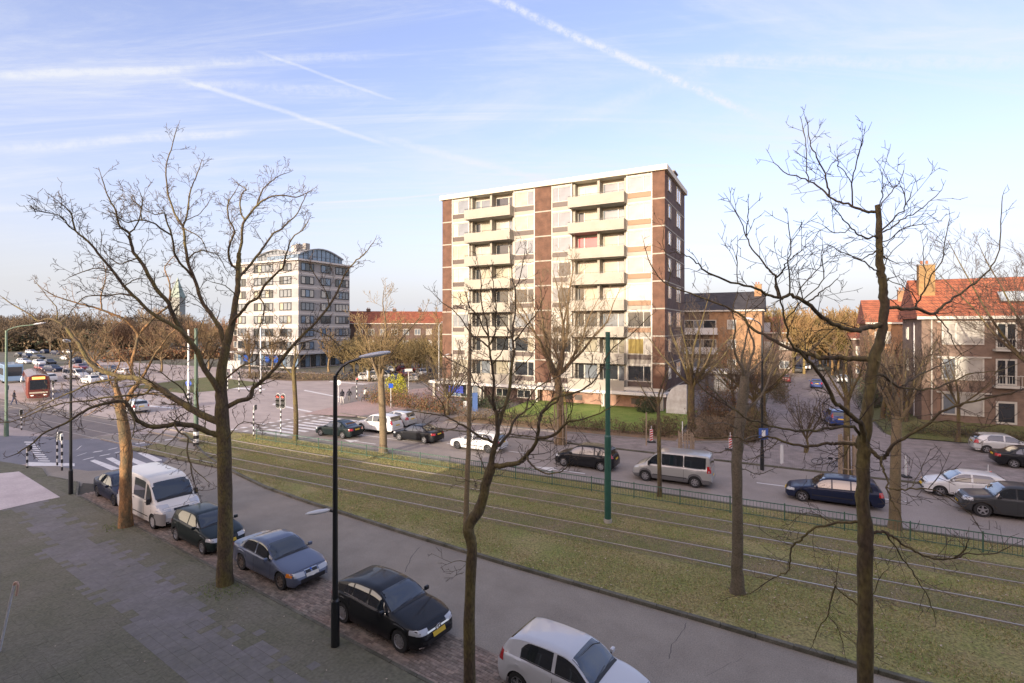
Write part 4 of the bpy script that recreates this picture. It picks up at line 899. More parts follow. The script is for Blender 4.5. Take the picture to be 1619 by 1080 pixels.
traced_tree('street_tree', None, 24.0, [(198,837,12),(199,800,9.5),(199,745,9),(200,717,9),(196.5,679,8.6),(191,648,8),(186,622,5),(183,606,3)], [
 ([(192,650),(202,630),(210,616),(218.6,604.5),(209,592),(207.5,578),(215,548),(218.6,526)], 5.2, .6, 3.2),
 ([(218.6,528),(207,514),(196,504),(167,492.6),(140,484),(118.6,478),(89,468.6),(70,458)], 3.2, -1.6, 1, .6), ([(218.6,528),(231.6,515),(248,498),(267,481.5),(268.7,455.6),(265,438),(261,422),(276,404)], 3.2, 1.6, 1, .6),
 ([(161,490),(160,478),(161,462),(168,440),(166,425)], 1.6, -1.2, .8, -1), ([(196,504),(180,520),(158,535),(150,550)], 1.2, -2, .8, -.2),
 ([(218.6,604),(228,592),(235,578),(242,566),(248,555.7),(258,543),(267,530),(278,520)], 3.0, -1.4, 1, .4), ([(186,625),(176,607),(168,588),(152,574),(140,560)], 2.4, 1.3), ([(184,610),(182,590),(190,570),(187,550)], 1.8, -1.2),
 ([(202,632),(222,624),(240,622),(262,628)], 1.8, -1.8), ([(207,580),(196,568),(186,556),(176,540)], 1.8, .5, 1, .6), ([(192,650),(176,640),(160,642),(140,655)], 1.4, 1.6),
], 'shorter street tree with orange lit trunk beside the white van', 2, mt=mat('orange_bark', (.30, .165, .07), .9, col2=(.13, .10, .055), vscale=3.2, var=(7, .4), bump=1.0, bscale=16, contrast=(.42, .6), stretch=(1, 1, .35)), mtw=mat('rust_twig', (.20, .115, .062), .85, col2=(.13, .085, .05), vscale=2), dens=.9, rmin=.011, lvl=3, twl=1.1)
traced_tree('street_tree', None, 12.13, [(742,1146,12.5),(742,1080,11.5),(743,950,10.5),(746,870,9.8),(741,840,10.5),(744,826,10.5),(756,808,10.5),(765,785,9),(768,765,9),(775,745,9.5),(779,733,8)], [
 ([(778,738),(777.5,725),(781,707),(785,690),(787,677),(785,655),(781,644)], 7.0, -.1, 4.0), ([(781,646),(775,632),(764.5,618),(755,608),(748,601),(740.4,584.5),(724,575),(707,566),(696,556)], 2.4, 1.0, 1),
 ([(786,680),(792,660),(798,644),(805,619.7),(807,595.6),(812.7,558.5),(811,545),(811,527),(815,486),(815,456),(822,439.7),(830,397)], 4.6, .7, 1), ([(815,458),(809,436),(809,415.6),(804,386)], 1.6, 1.1, .8, .6),
 ([(812,540),(828,520),(840,506),(852,490),(860,470)], 1.7, -.6, .8, .4), ([(811,530),(799,514),(790,500),(783,489),(775,470)], 1.6, 1.3, .8, .5),
 ([(782,646),(779,628),(781,610),(777.5,577),(774,555),(773,534),(768.6,508),(761,475),(761,439.7),(756,420)], 3.6, -.8, .9), ([(774,545),(781,532),(783.4,519),(785,489.7),(781.6,456),(778,430)], 2, -1.4, .8, -.6),
 ([(774,550),(764,541),(751,535),(741,523),(733,511),(726,501),(714,489),(700,478.6),(685,464)], 2.1, .6, .8, -.5), ([(772,530),(762,515),(757,500),(744,487),(738,470)], 1.5, -1.6, .8, -.7),
 ([(779,735),(790,737),(803,735),(819.7,731.5),(832.7,720),(844,705.6),(849.8,692),(851.6,673),(855,660),(859,651),(879.4,634.5),(884,625),(886,612)], 6.2, -1.3, 1.2),
 ([(850,692),(862,692),(875.7,688),(887,678),(896,668),(906,666),(916.5,664),(923.8,662),(949.7,653),(965,644)], 3.4, -2.2, 1, -1.1), ([(896,668),(900,657),(904,650)], 1.2, -2, 1, -1.7),
 ([(851.6,673),(853,660),(857,651),(875.6,632.6),(893,625),(912.6,619.7),(934.9,606.7),(946,592),(955,575),(966.8,552.7),(983,540),(1000,526.8),(1026,500.8)], 2.8, -.4, 1, -1.1), ([(934.9,606.7),(930,590),(936,570),(934,550)], 1.2, -1, .8, -.6),
 ([(782,706),(786.8,705),(797,694),(805,684.5),(812.7,666),(822,656),(831,649),(835,632),(844,618),(862,605),(883,595.6),(900,580)], 4.0, 1.5, 1), ([(805,686),(822,689),(840,690),(852,694)], 1.6, -.6, 1, .6),
 ([(831,649),(843,640),(858,618),(868,596),(872,570),(868,545)], 1.6, 2.0, .8, 1.3), ([(781,700),(775.6,697.5),(762,692),(749.7,684.5),(738,676),(727.5,669.7),(705,658.6),(690,655),(675.6,653),(655,650),(638.5,649)], 3.2, .4, .9),
 ([(727,669.7),(715,679),(700,682),(684,678)], 1.2, 0, .8, .2), ([(705,658.6),(700,640),(690,625),(676,612)], 1.2, -.6, .8, .3), ([(775,697),(768,688),(755,690),(745,697)], 1.4, -1, .8), ([(787,677),(778,668),(762,662),(750,664)], 1.4, .9, .8),
 ([(832.7,722),(838,732),(847.5,740.8),(862,748),(881,748),(895.7,739),(900,730)], 2.2, -1.7, .8, -1), ([(770,757),(760,757),(748,762),(735,758)], 1, -.6, .7), ([(779,752),(792,750),(800,742)], 1.2, .6, .7), ([(771,752),(766,740),(760,726),(752,708)], 1.6, .7, .7),
 ([(742,893),(735,888),(725,886),(712,890)], .8, -.3, .6), ([(807,600),(820,580),(835,570),(846,552)], 1.4, -1.2, .8, .5), ([(777,577),(790,562),(797,545),(802,528)], 1.4, -2, .8, -.5), ([(785,655),(800,640),(822,632),(845,636)], 1.3, -1.6, .8),
], 'crooked slim dark tree in the middle foreground between the black car and the white car', 3, dens=1.5, rmin=.0054, twl=.85, tip=.9, lvl=3, tw_=.84)
traced_tree('street_tree', None, 7.75, [(1367,1502,17),(1368,1080,14.5),(1367,950,13.5),(1368,880,13.5),(1368,845,14),(1364,800,12),(1365,740,11.5),(1366,705,12),(1368,680,11),(1372,640,10.5),(1378,600,10.5),(1383,565,10.5),(1392,537,8.5),(1398,500,8.2),(1396,469,8.4),(1395,445,7.5),(1392,417,7.2),(1389,385.6,6),(1389,346.8,5.2),(1387,324,4.6)], [
 ([(1388,333),(1378,334),(1365,332),(1348,326),(1328,319),(1313,312.5),(1300,300),(1278,285.6),(1261,279),(1244.5,274.5),(1229.6,263),(1222,255)], 3.4, .8, .9),
 ([(1313,312.5),(1309,295),(1304,276),(1291,250),(1283,230),(1278,208),(1273,185.6)], 2.0, .3, .8, .5), ([(1278,285.6),(1275,263),(1274,232),(1268.6,198.5)], 1.3, .9, .8, .6), ([(1278,285.6),(1290,283),(1302,280)], .8, .2, .7, .6),
 ([(1348,326),(1347,291),(1352,265),(1357.5,241),(1364,222.6)], 1.5, -.2, .8, .3), ([(1347,291),(1338,277),(1327,262),(1324,248)], 1.0, 0, .7, .1), ([(1305,278),(1313,262),(1321,253)], .9, .3, .7, .3),
 ([(1387,374),(1380,374),(1372,378),(1357.5,371),(1347,361),(1337,350.5),(1325,338),(1315,322.7)], 2.2, -.7, .8), ([(1345,360),(1330,368),(1318,368),(1304,358)], .9, -.8, .7, -.5),
 ([(1390,366),(1400,358),(1417,343),(1429,330),(1432,315),(1424,294)], 1.9, -.4, .8), ([(1392,368),(1408,361),(1424,348),(1441,339),(1459.4,328),(1474,315),(1489,300)], 1.8, .7, .8), ([(1391,384),(1410,377),(1428,362),(1444,356),(1464,355)], 1.3, -.6, .7),
 ([(1388,330),(1393,324),(1402,312),(1413,298.6),(1422,289),(1429,269)], 1.5, .4, .7), ([(1389,330),(1395,312),(1395,295),(1393,273)], 1.2, -.2, .7), ([(1413,298),(1405,285),(1399,272)], .8, .5, .6, .4), ([(1430,326),(1437,315),(1441,304)], .8, -.5, .6, -.3),
 ([(1392,513),(1381,516),(1370,519),(1358,522),(1346,522.7),(1324,515),(1305.6,506),(1287,489),(1270,476),(1259,470),(1248,466),(1239,470),(1230,471),(1213,465),(1196,456),(1167,448.6),(1135,439),(1115,428),(1104,418),(1094.5,408),(1081.5,402)], 5.6, -1.6, .9),
 ([(1230,471),(1227,455),(1228,439),(1218,429),(1209,419),(1194.6,400),(1181.6,380),(1174,356),(1161,332)], 2.3, -.8, .8, -1.0), ([(1180,372),(1183,350),(1183,326)], 1.1, -1.2, .7, -.8), ([(1228,439),(1238,427),(1244.6,415),(1256,404),(1268,395)], 1.5, -1.5, .7, -.8),
 ([(1248,466),(1249,435.6),(1245,415),(1250,395),(1246,350)], 1.5, -1.2, .7, -.8), ([(1275,478),(1290,470),(1297,462),(1310,452),(1325,440)], 1.7, -.2, .7, -.7), ([(1258,474),(1270,450),(1287,432),(1297,418),(1300,395)], 1.1, -.6, .6, -.6), ([(1167,448),(1165,425),(1166,396)], .9, -1.2, .6, -1.2),
 ([(1380,572),(1370,567),(1354,567),(1338,567),(1324,565),(1296,565),(1280,561),(1268.5,558),(1246,550.5),(1222,537.5),(1200,526),(1183.4,513),(1172,498.6),(1148,485.6),(1115,472.6),(1081.5,459.7),(1055.6,450),(1035,430),(1024,406),(1018,385)], 6.2, 1.9, 1),
 ([(1055.6,450),(1060,430),(1052,405),(1048,380),(1050,360)], 1.2, 1.6, .7, 1.7), ([(1172,498),(1190,490),(1205,478),(1214,462)], 1.0, .4, .6, 1), ([(1277,560),(1295,540),(1312,525),(1328,512)], 1.2, .6, .6, .7),
 ([(1364,704),(1366,690),(1361.6,671),(1352,662),(1341,652.6),(1330,644),(1319,634),(1300,597),(1281.6,575),(1268.6,560),(1259,552),(1250,543),(1241,509.7),(1235,476),(1229,452)], 6.2, -1.2, 1.4), ([(1240,510),(1262,480),(1285,462),(1302,440),(1300,410)], 1.2, -1.6, .6, -.9),
 ([(1396,492),(1400,489),(1407.5,485.6),(1426,487.5),(1446,489),(1472,496.7),(1483,489),(1494.6,480),(1518.7,465),(1535,452),(1550,441),(1568,420),(1578,395),(1583,350),(1585,310)], 4.6, 1.2, .9),
 ([(1446,489),(1454,472.6),(1465,454),(1474,433.7),(1489,413),(1494.6,380),(1502,345)], 2, .2, .8, .5), ([(1450,480),(1440,462),(1418,448),(1403,443)], 1.3, 0, .7, .5), ([(1462,458),(1463,430),(1458,400),(1461,390)], 1, .9, .7, .4),
 ([(1472,496.7),(1480,498.6),(1494.6,515),(1503,530),(1509,545),(1520,560)], 1.8, 1.4, .8, .8), ([(1397,448),(1404,442),(1407,440)], 2.0, .1, 1.6), ([(1390,402),(1400,408),(1406,411)], 1.8, 0, 1.5),
 ([(1390,430),(1378,424),(1366,414),(1352,408),(1335,400),(1312,388)], 1.6, -.9, .7), ([(1390,395),(1383,398),(1372,406),(1358,409),(1340,400)], 1.8, .6, .7),
 ([(1376,615),(1385.7,593),(1402,597),(1419,612),(1448.7,615.6),(1476.5,613.7),(1504,604.5),(1541,589.6),(1574.7,587.8),(1610,575)], 3.6, .9, .9), ([(1426.5,610),(1443,599),(1460,589.6),(1479,580),(1497,573),(1519,560),(1545,545)], 2.2, 1.8, .8, .6),
 ([(1402,597),(1395,620),(1392,640)], 1, .6, .7, .4), ([(1368,702),(1374.6,708),(1385.7,721),(1396.8,724),(1404,716),(1411.6,706),(1437.6,688),(1467,669),(1497,647),(1523,638),(1560,629.5),(1597,622),(1625,612),(1650,600)], 4.8, -1.1, 1.3),
 ([(1467,669),(1490,665),(1520,668),(1552,675),(1575,672)], 1.4, -1.4, .7, -.7), ([(1372,672),(1378,667),(1395,662),(1420,662),(1450,659),(1480,655)], 1.6, .8, .7), ([(1394,722),(1393,734),(1397,746),(1402,755),(1405,780.6),(1412,795),(1422,812),(1425,827)], 2.6, -.8, .8, -.4),
 ([(1402,770),(1420,774),(1439.7,773),(1468.7,773),(1500.5,789),(1526.6,806.6),(1544,827)], 1.6, -1.3, .7, -.6), ([(1468,773),(1480,758),(1492,745)], .8, -1.2, .6, -.9), ([(1440,773),(1452,752),(1462,730)], .8, -.3, .6, -.7),
 ([(1364,712),(1358,708),(1346.8,702.7),(1333,701),(1319,701),(1309.5,701),(1281.6,706),(1254,702.7),(1231.6,695),(1213,691.6),(1179.7,697),(1165,691.6),(1142.7,691.6),(1105.6,692.5),(1094.5,684),(1092,673),(1096,660)], 4.4, 1.1, .9),
 ([(1362,690),(1350,675),(1332,675),(1313,676.8),(1290,681),(1272,682),(1248.4,678.6),(1216.8,673),(1191,665.7),(1170,655),(1150,640),(1120,622),(1100,600)], 3.4, -1.6, .9), ([(1310,677),(1300,662),(1296,640)], 1, -1.2, .7, -1),
 ([(1346,702),(1335,718),(1322,728),(1300,735)], 1.4, .9, .7, .5), ([(1231,695),(1222,706),(1205,716),(1190,730)], 1.2, .5, .7, .8), ([(1166,690),(1175,700),(1190,706)], .9, 1, .7, 1),
 ([(1364,828),(1352.8,824),(1324,827),(1292,832.7),(1278,842),(1266,853),(1256,860),(1251.4,867.5),(1249,885),(1247,902),(1236,908),(1222.4,914),(1184.8,937),(1155.8,944)], 3.2, .8, .8), ([(1324,827),(1308,822),(1290,812),(1268,812),(1252,826)], 1.4, 0, .7, .4),
 ([(1372,842),(1387.5,841),(1400,842),(1410.7,847),(1422,856),(1433.9,864.6),(1452,875),(1468.7,882),(1490,884),(1509,883.4),(1529.5,876),(1553,876),(1578.7,874.7),(1600,862)], 3.4, -.6, .8), ([(1509,883),(1520,874),(1528,864)], 2, -.6, 1.6, -.4),
 ([(1400,843),(1412,860),(1425,879),(1438,897),(1451,916.7),(1468.7,948.6),(1478,975)], 1.8, .3, .7, -.2), ([(1363,962),(1355.7,955.8),(1345,947),(1335.4,940),(1327,933),(1319.5,925),(1322,915),(1324,902)], 2, .3, .8),
 ([(1321,926),(1315,942),(1311,960),(1308,975),(1295,992),(1290,1004),(1286,1018)], 1.8, .7, .7, .3), ([(1310,975),(1322,988),(1330,1008),(1335,1030)], .9, .5, .6, .5), ([(1366,960),(1378,950),(1386,925),(1397,905)], .9, -.4, .6),
 ([(1382,566),(1400,582),(1408,600),(1412,625)], 1.4, -.8, .7), ([(1398,470),(1412,476),(1424,486)], 1, .4, .7), ([(1393,425),(1400,415),(1412,395),(1428,382)], 1.1, .3, .7), ([(1391,400),(1402,388),(1415,372)], 1, -.5, .7),
], 'tall pollarded dark tree at right with lichen covered trunk and cut off top', 4, dens=1.4, rmin=.0040, twl=.6, tip=.9, tw_=.78)
# a few dead leaves hanging low on the right tree
def auto_tree(name, loc, Ht, trunk_h, r0, seed, label=None, group=None, nl=5, tilt=(18, 38), lvl=3, mt=M_bark, mtw=M_twig, up=.12, dens=1.0, rmin=.012, cat='tree', spreadl=1.0, leader=True, wander=.14, ll=.62, crown_only=False):
    rg = random.Random(seed); g = Grower(seed, rmin=rmin, up=up, wander=wander, dens=dens, seg=max(.3, Ht*.06), ratio=.56); loc = Vector(loc)
    top = loc+Vector((rg.gauss(0, .15), rg.gauss(0, .15), trunk_h)); tl = smooth_line([loc-Vector((0, 0, .1)), loc+Vector((0, 0, trunk_h*.35))+Vector((rg.gauss(0, .06), rg.gauss(0, .06), 0)), top], 3)
    trunk = [([loc-Vector((0, 0, .1)), loc+Vector((0, 0, .12)), loc+Vector((0, 0, .5))], r0*1.5, r0*1.02), (tl, r0*1.05, r0*.8)]
    limbs = []
    for i in range(nl+(1 if leader else 0)):
        ph = 6.283*i/nl+rg.uniform(-.4, .4); th = rad(rg.uniform(*tilt)) if i < nl else rad(4)
        d = Vector((math.cos(ph)*math.sin(th), math.sin(ph)*math.sin(th), math.cos(th))); L = (Ht-trunk_h)*(rg.uniform(.75, 1.0) if i < nl else 1.0)
        st = tl[-1] if i >= nl or not leader else tl[-1]+Vector((0, 0, -rg.uniform(0, trunk_h*.18))); p = st.copy(); pts = [p.copy()]; n = 6
        for k in range(n):
            d = (d+Vector((rg.gauss(0, .13), rg.gauss(0, .13), .08))).normalized(); p = p+d*(L/n); pts.append(p.copy())
        pts = smooth_line(pts, 2); rl = r0*(.42 if i < nl else .5); limbs.append((pts, rl, rmin*1.4)); g.children(pts, rl*.45, rmin*1.2, L, lvl, t0=.12, lf=L*ll*.62)
    return tree_object(name, loc, label, cat, group, trunk, limbs, g, mt, mtw, thick=.05)
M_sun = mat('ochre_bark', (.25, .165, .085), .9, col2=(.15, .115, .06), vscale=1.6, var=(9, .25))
gp = None
auto_tree('median_tree', G(467, 697), 8.6, 6.0, .20, 11, 'slender green tinged tree by the striped signal pole', None, 4, (20, 45), 3, dens=.9, rmin=.011)
auto_tree('median_tree', G(606, 716), 12.2, 6.0, .28, 12, 'straight tan tree in the median behind the traffic signal', None, 6, (14, 42), 3, mt=M_tan, mtw=mat('ochre_twig', (.25, .17, .075), .85, col2=(.16, .12, .06), vscale=2), dens=1.0, rmin=.012)
auto_tree('median_tree', G(1043, 787), 7.6, 5.2, .12, 13, 'thin grey tree in front of the silver minibus', None, 4, (20, 40), 3, dens=.9, rmin=.009)
auto_tree('median_tree', G(1415, 838), 9.2, 5.2, .235, 14, 'grey brown tree beside the dark blue estate car', None, 5, (22, 45), 3, mt=M_tan, dens=.9, rmin=.010)
traced_tree('median_tree', None, 18.05, [(1166,941,14),(1166,900,9.5),(1166,800,9),(1165,730,9),(1168,690,8.8),(1172,650,9),(1176,618,8.5),(1178,595,7)], [
 ([(1178,598),(1184,575),(1192,548),(1184,520),(1178,500),(1184,470)], 3.4, .6), ([(1178,600),(1172,580),(1164,565),(1160,540),(1163,515),(1158,490),(1166,462)], 3.4, -.8), ([(1176,590),(1172,568),(1178,545),(1182,520),(1196,495)], 2.8, .4),
 ([(1180,600),(1190,585),(1203,572),(1216,552),(1230,530),(1234,505)], 2.6, 1), ([(1172,652),(1160,646),(1147,636),(1135,624),(1120,610),(1104,600)], 3, -.8), ([(1178,652),(1190,640),(1203,626),(1212,610),(1218,592),(1232,575),(1240,560)], 3, .8),
 ([(1170,680),(1155,672),(1140,668),(1122,670),(1108,660)], 1.8, -1), ([(1172,700),(1190,690),(1204,690),(1222,700)], 1.6, .8), ([(1167,740),(1185,745),(1200,750),(1222,742)], 1.2, .3), ([(1164,715),(1150,712),(1135,716),(1120,712)], 1.2, .2),
 ([(1166,720),(1180,728),(1196,722),(1215,724)], 1, .8),
], 'stout tree on the near side of the tram tracks right of the green mast', 15, dens=.8, rmin=.007, twl=.6, mt=mat('grey_bark', (.15, .12, .085), .9, col2=(.10, .085, .055), vscale=2.4, var=(9, .3), bump=.8, bscale=16))
# slim straight tree showing beside the crooked one
traced_tree('median_tree', None, 23.3, [(736,847,5.2),(738,780,4.6),(741,700,4),(742,600,3.4),(743,540,2.8),(743,512,2)], [
 ([(742,600),(735,585),(730,565),(726,545)], 1.2, .4), ([(743,560),(752,545),(756,528),(762,510)], 1.1, -.4), ([(743,525),(740,505),(742,485),(738,468)], 1.2, .1), ([(742,620),(750,605),(757,590)], 1, .5)],
 'thin straight grey tree right behind the crooked dark tree', 16, dens=.7, rmin=.009, mt=M_tan)
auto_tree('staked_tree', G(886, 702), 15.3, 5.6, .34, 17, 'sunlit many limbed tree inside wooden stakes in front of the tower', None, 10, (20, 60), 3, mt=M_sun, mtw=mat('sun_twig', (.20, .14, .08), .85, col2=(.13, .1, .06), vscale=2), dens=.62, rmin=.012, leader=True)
auto_tree('staked_tree', G(1340, 755), 8.5, 5.0, .2, 18, 'young tree inside wooden stakes behind the dark blue estate car', None, 6, (18, 42), 3, dens=.9, rmin=.010)
auto_tree('pollard_tree', UV(-7.6, 49, .1), 12.5, 4.0, .34, 19, 'large dark pollard tree at the right corner of the tower', None, 9, (18, 58), 3, dens=.62, rmin=.012)
auto_tree('side_street_tree', UV(-2.8, 51, .05), 8.5, 3.0, .2, 20, 'grey bushy tree at the left corner of the side street', None, 9, (20, 60), 3, dens=1.0, rmin=.013)
auto_tree('side_street_tree', UV(-2.2, 60, .05), 9.5, 2.5, .3, 21, 'big spreading grey tree before the brick flats', None, 9, (20, 60), 3, dens=.9, rmin=.014)
auto_tree('side_street_tree', UV(-5.2, 62, .05), 9, 2.5, .2, 61, 'bare grey tree between the garages and the pollard tree', None, 9, (20, 60), 3, dens=.8, rmin=.013)
auto_tree('side_street_tree', UV(9.4, 57.5, .4), 9, 2.6, .18, 62, 'bare tree hard by the gable of the corner house', None, 8, (20, 55), 3, dens=.8, rmin=.012)
auto_tree('side_street_tree', UV(1.2, 44.0, .05), 4.8, 1.0, .09, 22, 'low twiggy tree left of the blue van on the corner', None, 9, (20, 55), 3, dens=1.2, rmin=.008)
auto_tree('side_street_tree', UV(8.3, 62, .05), 8.5, 3.2, .22, 23, 'dark tree at the mouth of the side street on its right', None, 7, (20, 50), 3, dens=1.1, rmin=.014)
auto_tree('side_street_tree', UV(9.6, 78, .05), 10, 3.2, .25, 24, 'round brown crowned tree further up the side street', None, 9, (15, 60), 3, dens=.8, rmin=.02, mtw=mat('brown_twig', (.20, .12, .07), .85, col2=(.14, .09, .06), vscale=2))
auto_tree('willow_tree', UV(-1, 132, 0), 13, 3.0, .5, 25, 'yellow twigged willow in the distance above the side street', None, 12, (15, 65), 2, dens=.95, rmin=.04, mtw=M_twigo, up=.0)
auto_tree('roadside_tree', UV(15.9, 49.0, .03), 17.5, 6.0, .26, 26, 'large bare tree at the right edge before the corner house', None, 8, (18, 58), 3, dens=.55, rmin=.011)
auto_tree('roadside_tree', UV(12.0, 53.0, .3), 8.0, 2.8, .14, 27, 'slight leaning tree on the grass bank before the corner house gable', None, 6, (20, 50), 3, dens=1.0, rmin=.010)
auto_tree('roadside_tree', UV(-31.5, 45, .06), 7.6, 1.8, .16, 28, 'dark spreading tree left of the tower lawn', None, 8, (30, 65), 3, dens=1.2, rmin=.012)
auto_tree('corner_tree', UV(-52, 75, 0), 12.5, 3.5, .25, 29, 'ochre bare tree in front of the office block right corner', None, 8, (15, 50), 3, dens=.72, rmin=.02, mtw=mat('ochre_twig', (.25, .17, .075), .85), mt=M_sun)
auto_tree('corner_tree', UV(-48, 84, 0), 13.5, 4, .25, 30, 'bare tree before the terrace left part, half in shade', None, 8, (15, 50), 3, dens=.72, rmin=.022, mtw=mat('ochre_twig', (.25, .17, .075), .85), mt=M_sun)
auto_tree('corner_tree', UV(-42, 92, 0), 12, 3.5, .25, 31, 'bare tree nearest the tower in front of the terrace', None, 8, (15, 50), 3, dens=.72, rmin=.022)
for i, (px, py, h_, lb) in enumerate([(150, 600, 11, 'rust coloured small tree behind the leftmost striped pole'), (255, 588, 11, 'bare tree right of the church spire'), (330, 584, 12, 'bare tree left of the office block'), (430, 590, 10, 'bare tree directly before the office block shops'),
                                   (395, 592, 9, 'small bare tree at the left end of the shop canopy'), (110, 592, 10, 'rusty bare tree beside the far tram street'), (520, 588, 9, 'bare tree at the right end of the shop canopy')]):
    auto_tree('far_tree', G(px, py), h_, 3.0, .22, 40+i, lb, None, 8, (15, 60), 3, dens=.62, rmin=.03, mtw=MATS['rust_twig'] if i in (0, 5) else mat('brown_twig', (.20, .12, .07), .85), mt=M_sun)
# ================================================================== FAR WOODS, HEDGES, SHRUBS
def make_template(seed, Ht, rmin, lvl=2, dens=.6, nl=7):
    rg = random.Random(seed); g = Grower(seed, rmin=rmin, up=.12, dens=dens, seg=2.2, wander=.16); br_ = []
    p0 = Vector((0, 0, 0)); tp = Vector((0, 0, Ht*.3)); br_.append(([p0, (p0+tp)/2, tp], .22, .18))
    for i in range(nl):
        ph = 6.283*i/nl+rg.uniform(-.4, .4); th = rad(rg.uniform(12, 55)); d = Vector((math.cos(ph)*math.sin(th), math.sin(ph)*math.sin(th), math.cos(th))); g.grow(tp-Vector((0, 0, rg.uniform(0, Ht*.1))), d, Ht*.62, .11, lvl)
    V_, F_ = tubes_np([([tuple(q) for q in p], a, b) for p, a, b in br_+[(p, a, b) for p, a, b, lv in g.out]], lambda a: 3); return V_, F_
tmpl = [make_template(100+i, 10, .052, 2, .44, 8) for i in range(6)]
def woods(name, spots, m, label):
    Vs, Fs, b = [], [], 0
    for (x, y, z, s) in spots:
        V_, F_ = tmpl[R.randrange(6)]; a = R.uniform(0, 6.28); c, s_ = math.cos(a), math.sin(a); Mx = np.array([[c, -s_, 0], [s_, c, 0], [0, 0, 1]])*s
        Vs.append(V_@Mx.T+np.array([x, y, z])); Fs.append(F_+b); b += len(V_)
    o = put(name, npmesh(name, np.concatenate(Vs), np.concatenate(Fs), mats=[m])); tag(o, label, 'woods', kind='stuff'); return o
def scatter(n, x0, x1, Y0, Y1, s0, s1, ztop=None):
    out = []
    for i in range(n):
        Y = R.uniform(Y0, Y1); px = R.uniform(x0, x1); out.append(((px-CX)/F*Y, Y, 0, R.uniform(s0, s1)))
    return out
woods('far_woods', scatter(112, -110, 300, 190, 330, 1.2, 1.75), mat('wood_brown', (.15, .115, .08), .95, col2=(.19, .14, .085), vscale=.05), 'brown leafless woods along the horizon at the far left')
woods('far_woods', scatter(48, 180, 420, 150, 220, .95, 1.3), mat('wood_rust', (.20, .115, .065), .95, col2=(.13, .09, .06), vscale=.05), 'rust tinted bare trees behind the junction between the street tree and the offices')
woods('far_woods', scatter(50, 1230, 1420, 150, 230, 1.0, 1.5), mat('wood_warm', (.23, .13, .075), .95, col2=(.16, .13, .05), vscale=.05), 'warm brown mass of bare trees beyond the end of the side street')
woods('far_woods', scatter(34, 1232, 1405, 98, 150, 1.0, 1.45), mat('wood_orange', (.30, .17, .08), .95, col2=(.19, .15, .05), vscale=.12), 'orange brown leafless trees crowding the far end of the side street')
woods('far_woods', scatter(24, 1080, 1200, 110, 140, 1.0, 1.35), mat('wood_grey', (.12, .095, .08), .95), 'bare trees rising behind the brick flats roof')
woods('far_woods', scatter(46, 540, 720, 88, 120, .5, .8), mat('wood_ochre', (.20, .145, .06), .95, col2=(.12, .10, .05), vscale=.1), 'ochre and brown street trees in front of the long brick terrace')
# dark backdrop of the woods' floor
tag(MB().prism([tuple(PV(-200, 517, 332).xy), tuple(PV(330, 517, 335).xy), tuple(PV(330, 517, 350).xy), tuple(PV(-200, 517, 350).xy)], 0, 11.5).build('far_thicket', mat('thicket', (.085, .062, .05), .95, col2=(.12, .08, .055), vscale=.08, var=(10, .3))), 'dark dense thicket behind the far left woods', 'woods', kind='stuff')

def shrub(name, pts, hgt, wid, n, m, label, seed=0, leaf=.09, cat='shrub', z=.05, stems=True, twl=.6):
    """a bush: stems and many small leaf faces spread through an uneven volume along the line pts (u,v)"""
    rg = np.random.default_rng(seed); P = np.array(pts, float); c = P.mean(0); root = empty(name, UV(c[0], c[1], z), TH, label, cat)
    seg = np.linalg.norm(np.diff(P, axis=0), axis=1) if len(P) > 1 else np.array([0.]); cum = np.concatenate([[0], np.cumsum(seg)])
    t = rg.uniform(0, max(cum[-1], 1e-6), n); x = np.interp(t, cum, P[:, 0])-c[0] if len(P) > 1 else np.zeros(n); y = np.interp(t, cum, P[:, 1])-c[1] if len(P) > 1 else np.zeros(n)
    a = rg.uniform(0, 6.283, n); r_ = np.sqrt(rg.uniform(.05, 1, n)); hz_ = rg.uniform(0, 1, n)
    lump = 1+.22*np.sin(t*2.1+seed)+.15*np.sin(t*5.3)+.18*np.sin(a*3+seed+t)
    prof = np.sqrt(np.clip(1-(np.abs(hz_-.42)/.62)**2, 0, 1)); x = x+np.cos(a)*r_*wid*.5*prof*lump; y = y+np.sin(a)*r_*wid*.5*prof*lump; zz = hz_*hgt*lump
    C_ = np.stack([x, y, zz], 1); d1 = rg.normal(0, 1, (n, 3)); d1 /= np.linalg.norm(d1, axis=1, keepdims=True); d2 = np.cross(d1, rg.normal(0, 1, (n, 3))); d2 /= np.linalg.norm(d2, axis=1, keepdims=True)
    s = leaf*rg.uniform(.5, 1.2, n)[:, None]; V_ = np.stack([C_-d1*s, C_+d2*s*.5, C_+d1*s, C_-d2*s*.5], 1).reshape(-1, 3)
    o = put('foliage', npmesh('foliage', V_, np.arange(n*4).reshape(-1, 4), mats=m if isinstance(m, list) else [m], mi=rg.integers(0, len(m) if isinstance(m, list) else 1, n)), None, root); o['kind'] = 'stuff'
    if stems:
        g = Grower(seed+5, rmin=.008, up=.12, wander=.2, dens=.8); k = max(5, int((cum[-1]+wid)*5))
        for i in range(min(k, 160)):
            tt = rg.uniform(0, max(cum[-1], 1e-6)); px_ = (np.interp(tt, cum, P[:, 0])-c[0] if len(P) > 1 else 0)+rg.normal(0, wid*.2); py_ = (np.interp(tt, cum, P[:, 1])-c[1] if len(P) > 1 else 0)+rg.normal(0, wid*.2)
            dd = Vector((rg.normal(0, .5), rg.normal(0, .5), 1)).normalized(); g.grow(Vector((px_, py_, 0)), dd, hgt*rg.uniform(.8, 1.15), .015, 1)
        V_, F_ = tubes_np([([tuple(q) for q in p], a_, b_) for p, a_, b_, lv in g.out], lambda a: 3); o = put('stems', npmesh('stems', V_, F_, mats=[M_twig]), None, root); o['kind'] = 'stuff'
    return root
